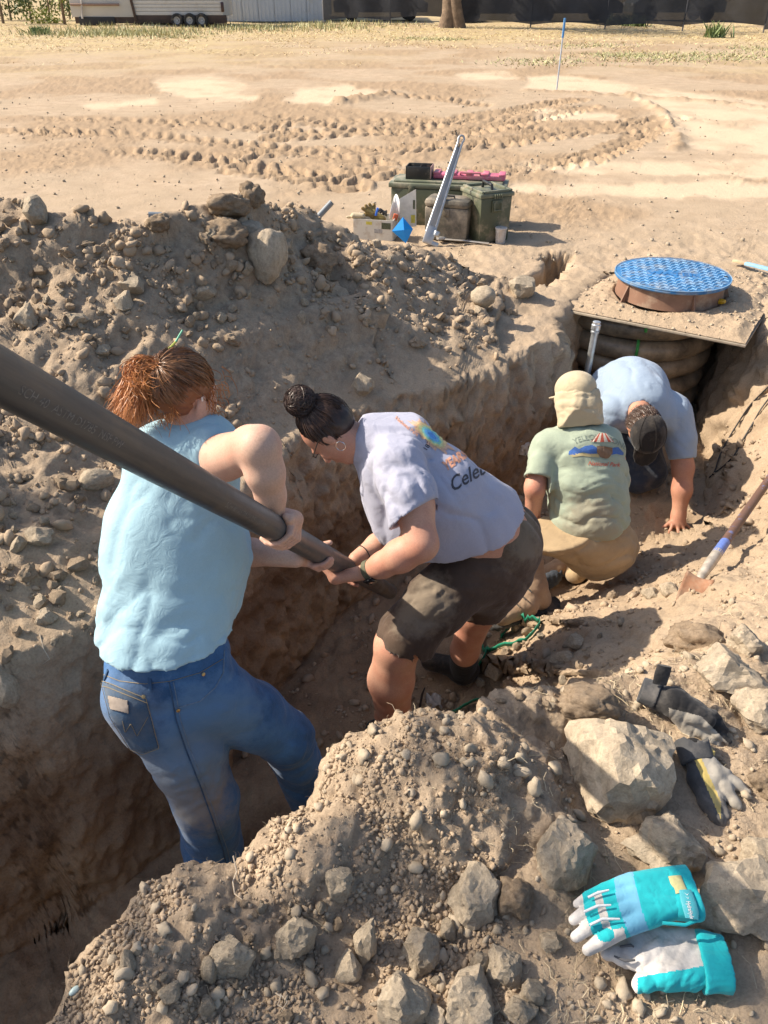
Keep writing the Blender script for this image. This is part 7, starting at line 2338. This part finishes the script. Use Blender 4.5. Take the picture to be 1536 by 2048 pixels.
HERO = [
 (1236, 1522, 212, 225, 'biggest tan boulder in the foreground, between the grassy mound and the black gloves', .22, 7, .10),
 (1333, 1685, 165, 112, 'broad flat-topped tan stone directly above the teal gloves', .25, 21, .16),
 (1122, 1702, 116, 148, 'rounded grey stone at the right foot of the mound', .2, 5, .10),
 (1480, 1780, 175, 150, 'large pale stone at the right edge, beside the teal glove cuffs', .3, 33, .14),
 (1522, 1705, 90, 90, 'pale sunlit stone cut by the right edge above the teal gloves', .3, 35, .12),
 (1452, 1345, 145, 95, 'broad sunlit stone above the black gloves near the right edge', .3, 41, .12),
 (1510, 1408, 95, 100, 'rounded sunlit stone at the right edge beside the black gloves', .3, 43, .10),
 (1488, 1285, 78, 66, 'small upright sunlit stone behind the broad one at the right', .3, 45, .12),
 (951, 1792, 104, 112, 'five sided pale stone alone below the mound', .22, 51, .08),
 (592, 1872, 84, 98, 'square cut cream stone standing out on the lower left gravel', .2, 53, .08),
 (462, 1902, 90, 84, 'dusty slab shaped stone left of the square cream stone', .35, 55, .10),
 (732, 1888, 46, 100, 'narrow blade shaped stone standing on edge', .15, 57, .08),
 (842, 1895, 82, 100, 'wedge shaped grey stone under the five sided stone', .3, 59, .10),
 (802, 2002, 108, 118, 'large cream stone at the bottom edge, middle of the picture', .3, 61, .12),
 (932, 2000, 118, 108, 'broad cracked stone at the bottom edge, right of the large cream one', .3, 63, .14),
 (1008, 1930, 78, 84, 'grey pitted stone above the broad cracked one', .3, 65, .12),
 (1042, 2018, 74, 64, 'small blocky stone at the bottom edge, beside straw', .3, 67, .10),
 (868, 2030, 56, 60, 'brownish stone wedged between two large ones at the bottom edge', .35, 69, .10),
 (960, 1920, 50, 60, 'thin split stone leaning left of the grey pitted stone', .3, 71, .10),
 (342, 1985, 48, 44, 'round ended pale stone low on the left gravel slope', .25, 73, .08),
 (421, 1938, 34, 66, 'long smooth pale stone lying upright on the left gravel', .2, 75, .05),
 (258, 1925, 36, 48, 'knobbly pale stone near the left gravel edge', .2, 77, .12),
 (412, 2012, 36, 40, 'small pinkish stone below the long smooth one', .2, 79, .08),
 (700, 1930, 60, 66, 'grey brown stone below the blade shaped stone', .35, 81, .12),
 (1100, 1880, 56, 48, 'small cracked stone left of the teal fingertips', .3, 83, .12),
 (1065, 1985, 54, 50, 'dull stone right of the broad cracked stone', .3, 85, .12),
 (675, 1755, 66, 76, 'half buried grey stone at the left foot of the mound', .45, 87, .10),
 (896, 1858, 40, 56, 'small pointed stone touching the wedge shaped one', .3, 89, .10),
 (540, 530, 80, 116, 'tall yellowish boulder standing in the middle of the spoil heap', .12, 91, .08),
 (76, 430, 54, 64, 'round stone on the crest of the heap at far left', .2, 93, .10),
 (508, 470, 56, 48, 'pale stone resting against the tall yellowish boulder', .2, 95, .10),
 (272, 574, 48, 38, 'rounded stone halfway up the heap above the ginger hair', .25, 97, .08),
 (252, 605, 40, 42, 'grey block just below the rounded stone on the heap', .25, 99, .10),
 (190, 958, 70, 48, 'smooth oval stone just left of the pale blue shirt', .25, 101, .04),
 (78, 1072, 56, 44, 'angular stone on the heap slope at the left edge', .3, 103, .10),
 (14, 1372, 58, 84, 'flat slab stone embedded in the trench lip at the left edge', .3, 105, .08),
 (92, 1232, 44, 40, 'dusty stone just above the trench lip at the left', .3, 107, .10),
 (1042, 583, 56, 48, 'yellowish stone at the right end of the heap, beside the slot', .2, 109, .10),
 (966, 596, 54, 44, 'round dusty stone left of the yellowish stone near the pit', .25, 111, .06),
 (726, 770, 52, 60, 'pale lump stuck in the lip above the dark hair bun', .3, 113, .12),
 (405, 585, 46, 30, 'flat clod in the middle of the heap left of the boulder', .3, 115, .10),
 (150, 640, 52, 34, 'long flat stone on the left part of the heap', .3, 117, .10),
 (62, 642, 44, 58, 'craggy upright clod at the left edge of the heap', .2, 119, .14),
 (205, 700, 40, 34, 'half sunk stone above the pipe on the left', .35, 121, .08),
 (990, 1338, 40, 38, 'brown clod on the trench floor between the green straps', .3, 123, .12),
 (1125, 1318, 44, 40, 'grey brown clod on the shaded trench floor right of the straps', .25, 125, .12),
 (1150, 1284, 40, 36, 'cube shaped clod at the edge of the shade on the trench floor', .25, 127, .10),
 (1336, 1178, 40, 36, 'stone lying just left of the rusty spade blade', .25, 129, .10),
 (1300, 1188, 34, 30, 'smaller stone left of the one at the spade blade', .25, 131, .10),
 (1386, 612, 22, 18, 'small round stone beside the screwdriver tip', .2, 133, .05),
]
for i, (u, v, w, h, lab, sink, seed, rg) in enumerate(HERO):
    me = rock_mesh('stone', seed, 4 if w > 60 else 3, planes=9 + seed % 6, rough=rg, round_=.5 if seed == 91 else .0 if rg > .06 else .45, crag=.05 if w > 70 else .03)
    place_rock(me, u, v, w, h, 'stone', lab, 'stone', None, sink, seed=seed)
# the pale blue pebble
q, _ = hit(150, 1983)
o = bpy.data.objects.new('pebble', rock_mesh('pebble', 3, 3, 4, .02, (1, 1, 1), .9)); COL.objects.link(o)
o.data.materials.clear(); o.data.materials.append(simple_mat('pale_blue_green_stone', (.42, .52, .50), .4, var=.05))
o.location = q + Vector((0, 0, .004)); o.scale = (.013, .008, .006); o.rotation_euler = (0, 0, .8)
tag(o, 'smooth pale blue green pebble at the left edge of the foreground gravel', 'pebble')
# earthy clods with roots on the crest
for (u, v, w, h, lab, seed) in ((452, 412, 100, 62, 'dark rooty clod on the crest of the heap, left of the pointed one', 201), (505, 392, 54, 62, 'pointed dark clod standing up on the crest of the heap', 203),
                                (455, 468, 90, 66, 'dark crumbly clod left of the tall yellowish boulder', 205), (640, 520, 74, 56, 'dark crumbly clod right of the tall yellowish boulder', 207), (318, 446, 52, 40, 'dark lump on the crest above the heap of stones', 209),
                                (1180, 1400, 120, 70, 'earthy clod with dry grass right of the mound', 211), (1385, 1275, 110, 80, 'earthy clod with roots on the sunlit bank behind the black gloves', 213), (1530, 1565, 70, 70, 'rooty earth lump at the right edge beside the grey glove', 215), (1030, 1790, 90, 90, 'rooty brown clod left of the rounded grey stone', 217)):
    me = rock_mesh('clod', seed, 4, 14, .22, (1, 1, 1), .3, .12)
    me.materials.clear(); me.materials.append(MAT_CLOD)
    place_rock(me, u, v, w, h, 'clod', lab, 'clod', None, .3, seed=seed)

VAR = [rock_mesh('clod_shape', 300 + k, 3 if k % 2 else 2, 5 + k % 4, .24, (1, 1, 1), (.0, .1, .0, .15)[k % 4], .10) for k in range(12)]
for k, me in enumerate(VAR):
    if k % 3: me.materials.clear(); me.materials.append(MAT_CRUMB)
ZN = [  # named stretches of ground where loose clods lie: picture region, how many, size range (px), label
 ('left', [(0, 400), (240, 450), (230, 700), (0, 680)], 62, (13, 34), 'small dusty clod on the left third of the spoil heap'),
 ('mid', [(240, 440), (520, 440), (480, 690), (240, 690)], 58, (12, 32), 'small dusty clod on the middle of the spoil heap'),
 ('right', [(560, 430), (900, 530), (1060, 640), (950, 700), (600, 660)], 56, (12, 34), 'small dusty clod on the right end of the spoil heap'),
 ('low', [(0, 840), (190, 940), (200, 1260), (0, 1320)], 48, (16, 44), 'dusty clod on the heap slope left of the pale blue shirt'),
 ('floor', [(960, 1250), (1240, 1180), (1260, 1230), (1120, 1420), (930, 1400)], 34, (14, 32), 'brown clod on the trench floor right of the green straps'),
 ('near', [(300, 1800), (1080, 1800), (1080, 2048), (150, 2048)], 40, (14, 40), 'small loose stone on the foreground gravel'),
]
r0 = np.random.default_rng(99)
for zn, poly, cnt, (a, b), lab in ZN:
    k = 0; us = [p[0] for p in poly]; vs_ = [p[1] for p in poly]
    while k < cnt:
        u = r0.uniform(min(us), max(us)); v = r0.uniform(min(vs_), max(vs_))
        if not in_poly(np.array([u]), np.array([v]), poly)[0]: continue
        sz = a + (b - a) * r0.random() ** 2.2
        loc = on_any(u, v); d = (np.array(loc[0]) - CC) @ FW
        o = bpy.data.objects.new('loose_clod', VAR[r0.integers(12)]); COL.objects.link(o)
        s = sz / FPX * d / 2
        o.scale = (s * r0.uniform(.85, 1.3), s * r0.uniform(.8, 1.1), s * r0.uniform(.6, 1.0))
        o.rotation_euler = tuple(r0.uniform(0, 6.28, 3)); o.location = loc[0] + loc[1] * s * .35
        tag(o, lab, 'clod', lab.replace('small dusty clod', 'small clods').replace('dusty clod', 'clods').replace('brown clod', 'clods').replace('small loose stone', 'loose stones')); k += 1

def base_low(sub, seed):
    bm = bmesh.new(); bmesh.ops.create_icosphere(bm, subdivisions=sub, radius=1.0)
    v = np.array([tuple(q.co) for q in bm.verts]); f = np.array([[q.index for q in p.verts] for p in bm.faces]); bm.free()
    r1 = np.random.default_rng(seed); v = v * (1 + r1.normal(size=(len(v), 1)) * (.30 if sub == 1 else .10)); v = v * (1 + .29 * fbm(v + seed * 7, 1.5, 3, seed)[:, None]); return v, f
LOW1 = [base_low(1, k) for k in range(6)]; LOW2 = [base_low(2, k) for k in range(6)]

def scatter(name, P_, Nn, sizes, base, mat, label=None, cat=None, flat=.7, seed=0, lift=.3):
    r1 = np.random.default_rng(seed); vs = []; fs = []; b = 0
    n = len(P_); rot = r1.normal(size=(n, 4)); rot /= np.linalg.norm(rot, axis=1)[:, None]
    w, x, y, z = rot.T
    R = np.stack([1 - 2 * (y * y + z * z), 2 * (x * y - z * w), 2 * (x * z + y * w), 2 * (x * y + z * w), 1 - 2 * (x * x + z * z), 2 * (y * z - x * w), 2 * (x * z - y * w), 2 * (y * z + x * w), 1 - 2 * (x * x + y * y)], 1).reshape(-1, 3, 3)
    S = sizes[:, None] * np.stack([r1.uniform(.8, 1.4, n), r1.uniform(.7, 1.1, n), r1.uniform(flat * .7, flat * 1.2, n)], 1)
    which = r1.integers(0, len(base), n)
    for k, (bv, bf) in enumerate(base):
        m = which == k
        q = np.einsum('nij,vj,nj->nvi', R[m], bv, S[m]) if m.any() else None
        if q is None: continue
        q = q + (P_[m] + Nn[m] * sizes[m][:, None] * lift)[:, None, :]
        vs.append(q.reshape(-1, 3)); c = m.sum()
        fs.append((bf[None] + (np.arange(c) * len(bv))[:, None, None] + b).reshape(-1, 3)); b += c * len(bv)
    o = link(name, mesh_np(name, np.concatenate(vs), np.concatenate(fs), False), mat)
    tag(o, label, cat, None, 'stuff'); return o

def pick(weight, n, seed):
    """random points of the ground sheet, chosen by weight times the area of the cell"""
    V = GV; A = np.linalg.norm(np.cross(V[1:, :-1] - V[:-1, :-1], V[:-1, 1:] - V[:-1, :-1]), axis=-1)
    w = (weight[:-1, :-1] * A).ravel(); w = w / w.sum()
    r1 = np.random.default_rng(seed); i = r1.choice(len(w), n, p=w)
    a, b = np.unravel_index(i, A.shape); s, t = r1.random((2, n, 1))
    p = V[a, b] * (1 - s) * (1 - t) + V[a + 1, b] * s * (1 - t) + V[a, b + 1] * (1 - s) * t + V[a + 1, b + 1] * s * t
    return p, GN[a, b]
X_, Y_, Z_ = GV[..., 0], GV[..., 1], GV[..., 2]
pp_ = GV.reshape(-1, 3); shp_ = X_.shape
vis = (Y_ > .45) & (np.abs(X_) < .62 * (Y_ + 1.1)) & (Y_ < 7)
dcam = np.sqrt(X_ ** 2 + Y_ ** 2 + 2.5)
cl1 = smooth(fbm(pp_, 2.2, 3, 200).reshape(shp_) * 1.3 + .45); cl2 = smooth(fbm(pp_, 6, 3, 210).reshape(shp_) * 1.5 + .4)
notwall = 1 - GM['steep']
out = (1 - smooth(GM['S'] * 4))
w_heap = vis * GM['heap'] * out * notwall * (.12 + cl1 * cl2)
w_near = vis * (Y_ < 2.2) * (~GM['far']) * out * notwall * (.15 + cl2)
w_near_grav = w_near * smooth((-.1 - (X_ - .25) - .6 * (Y_ - 1.0)) / .3 + .6)
w_floor = vis * smooth(GM['S'] * 2 - .6) * notwall * (.15 + cl2 * cl1) * (Y_ > 1.9)
w_bank = vis * (GM['S'] > .03) * (~GM['far'] | True) * notwall * (X_ > .5) * (.1 + cl2)
def sizes(n, a, b, seed, pw=3.0): return a + (b - a) * np.random.default_rng(seed).random(n) ** pw
for k, (w, n, a, b, base, nm) in enumerate([
    (w_heap / dcam, 2400, .008, .032, LOW2, 'heap_clods'), (w_heap / dcam, 6500, .003, .010, LOW1, 'heap_gravel'),
    (w_near / dcam ** 2, 750, .006, .020, LOW2, 'foreground_clods'), (w_near_grav / dcam ** 2, 9000, .0018, .0085, LOW1, 'foreground_gravel'), (w_near / dcam ** 2, 3500, .0014, .005, LOW1, 'foreground_grit'),
    (w_floor, 500, .010, .030, LOW2, 'trench_floor_clods'), (w_floor, 2500, .003, .012, LOW1, 'trench_floor_gravel'), (w_bank, 2200, .003, .011, LOW1, 'bank_gravel')]):
    p, nn = pick(w, n, 400 + k); scatter(nm, p, nn, sizes(n, a, b, 500 + k), base, MAT_CRUMB if nm != 'foreground_clods' else MAT_ROCK, seed=600 + k)
w_f = ((Y_ > 5.2) & (Y_ < 16) & (np.abs(X_) < .6 * (Y_ + 1))) * (.05 + cl2 * (1 - GM['pale'])) / dcam ** 1.5
p, nn = pick(w_f, 2500, 440); scatter('lot_gravel', p, nn, sizes(2500, .004, .018, 540), LOW1, MAT_ROCK, seed=640)
# soil on the board
pb = np.array([tuple(vault_soil.matrix_world @ v.co) for v in vault_soil.data.vertices]); i = r0.choice(len(pb), 900)
keep = np.linalg.norm(pb[i][:, :2] - LIDC[:2], axis=1) > .36
scatter('board_gravel', pb[i][keep], np.tile([0, 0, 1.], (keep.sum(), 1)), sizes(int(keep.sum()), .002, .012, 545), LOW1, MAT_ROCK, seed=645)

# ---- straw, rootlets and fibres: thin bent strips
def strips(name, P_, L_, wd, mat, seed, flatn=1.0, bend=.3, up=None, seg=3):
    r1 = np.random.default_rng(seed); n = len(P_)
    a = r1.normal(size=(n, 3)); a[:, 2] *= (.25 if up is None else 1)
    if up is not None: a += up
    a /= np.linalg.norm(a, axis=1)[:, None]
    s = np.cross(a, r1.normal(size=(n, 3))); s /= np.linalg.norm(s, axis=1)[:, None]
    b = np.cross(a, s)
    pts = []
    for j in range(seg + 1):
        t = j / seg
        c = P_ + a * (L_ * t)[:, None] + b * (L_ * bend * t * (1 - t) * r1.normal(size=n) * 1.5)[:, None] + s * (L_ * bend * .6 * math.sin(t * 3) * r1.normal(size=n))[:, None]
        w = wd * (1 - .5 * t)
        pts += [c - s * w, c + s * w]
    v = np.stack(pts, 1).reshape(-1, 3); k = 2 * (seg + 1)
    f = np.array([[2 * j, 2 * j + 1, 2 * j + 3, 2 * j + 2] for j in range(seg)])
    f = (f[None] + (np.arange(n) * k)[:, None, None]).reshape(-1, 4)
    o = link(name, mesh_np(name, v, f), mat); tag(o, kind='stuff'); return o
STRAW = simple_mat('dry_straw_stalks', (.50, .41, .27), .7, var=.25, scale=20); ROOT = simple_mat('brown_rootlets', (.20, .135, .08), .85, var=.3, scale=30)
w_st = vis * (~GM['far']) * out * notwall * (Y_ < 2.4) * (.03 + smooth((X_ - .15 + .25 * (1.1 - Y_)) / .3) * cl1) / dcam
p, nn = pick(w_st, 2600, 450); strips('straw_litter', p + nn * .004, sizes(2600, .015, .070, 550, 2), .0010, STRAW, 650)
mm = np.exp(-(((X_ - .22) / .20) ** 2 + ((Y_ - 1.0) / .16) ** 2)) + np.exp(-(((X_ - .50) / .16) ** 2 + ((Y_ - 1.33) / .10) ** 2)) + .6 * np.exp(-(((X_ - .88) / .2) ** 2 + ((Y_ - 1.2) / .2) ** 2))
p, nn = pick(vis * (mm + .02 * GM['mound']) * (GM['S'] < .3) * (.15 + cl2), 8000, 460); strips('mound_rootlets', p + nn * .001, sizes(8000, .006, .026, 560, 2), .00035, ROOT, 660, up=nn * .5)
lipn = vis * (GM['dN'] < .06) * (Y_ < 1.6) * (X_ < .5)
p, nn = pick(lipn, 2200, 470); strips('lip_fibres', p, sizes(2200, .006, .024, 570, 2), .00035, simple_mat('pale_fibres', (.40, .33, .23), .8), 670, up=np.array([0, .2, .9]))
lipf = (Y_ < 4.6) * vis * (GM['dL'] < .12) * (Z_ > -.35) * (GM['S'] > .02)
p, nn = pick(lipf, 300, 480); strips('wall_rootlets', p, sizes(300, .008, .028, 580, 2), .0005, ROOT, 680, up=np.array([.2, -.6, -.5]))
for k, pts in enumerate(([(398 + 72, 1730), (474, 1745), (466, 1765), (470, 1790), (490, 1805)], [(548, 1985), (562, 1995), (556, 2012), (570, 2020)], [(560, 1990), (575, 2005), (560, 2030)], [(80, 1270), (88, 1300), (100, 1320), (86, 1330)])):
    w = [hit(u, v)[0] + Vector((0, 0, .004 + (.03 if (k == 0 and i == 0) else 0))) for i, (u, v) in enumerate(pts)]
    o = MB().tube(w, [.0016] * (len(w) - 1) + [.0006], 6).build('root', simple_mat('pale_root', (.50, .42, .32), .8))
    tag(o, ['pale root sprouting from the mound edge in front of the jeans', 'pale forked root on the lower left gravel, upper strand', 'pale forked root on the lower left gravel, lower strand', 'pale thin root hanging over the trench lip at the left'][k], 'root')

# ---- tree added out of view at the left, crown shaped to shade the foreground
def added_shade_tree():
    r1 = np.random.default_rng(12); sd = np.array(sun_dir)
    base = np.array([-8.6, 3.6, 0.0])
    root = empty('added_shade_tree', Vector(base), 'added unseen tree left of the trench, crown shaped to dapple the foreground with shade', 'tree')
    bark = simple_mat('added_tree_bark', (.15, .11, .08), .95, var=.3, scale=6, bmp=.02, bscale=14)
    MB().tube([base + [0, 0, -.2], base + [.1, 0, 2], base + [.4, -.1, 4.2], base + [.7, -.2, 6]], [.28, .22, .16, .08], 12).build('trunk', bark, root)
    poly = [(-2.6, -.3), (-1.6, .75), (-.75, .95), (-.2, 1.02), (.25, 1.02), (.42, .90), (.80, .92), (.95, .70), (1.1, .35), (.9, -.8), (-2.2, -1.2)]
    pts = []; cs = []
    while len(cs) < 38:
        x = r1.uniform(-2.6, 1.1); y = r1.uniform(-1.2, 1.1)
        if r1.random() > .62: continue
        if not in_poly(np.array([x]), np.array([y]), poly)[0]: continue
        h = r1.uniform(9.0, 11.6); c = np.array([x, y, 0]) + sd * h; cs.append(c)
        pts.append(c + r1.normal(size=(34, 3)) * .14)
    leaves('crown', np.concatenate(pts), .085, leaf_mat('added_tree_leaves', (.05, .08, .02), (.10, .14, .04)), root, 9)
    for k in range(14):
        c = cs[(k * 7) % len(cs)]; MB().tube([base + [.3, 0, 3.6 + .1 * k], (base + [.3, 0, 4.5] + c) / 2 + [0, 0, .3], c], [.07, .045, .015], 6).build('limb', bark, root)
added_shade_tree()
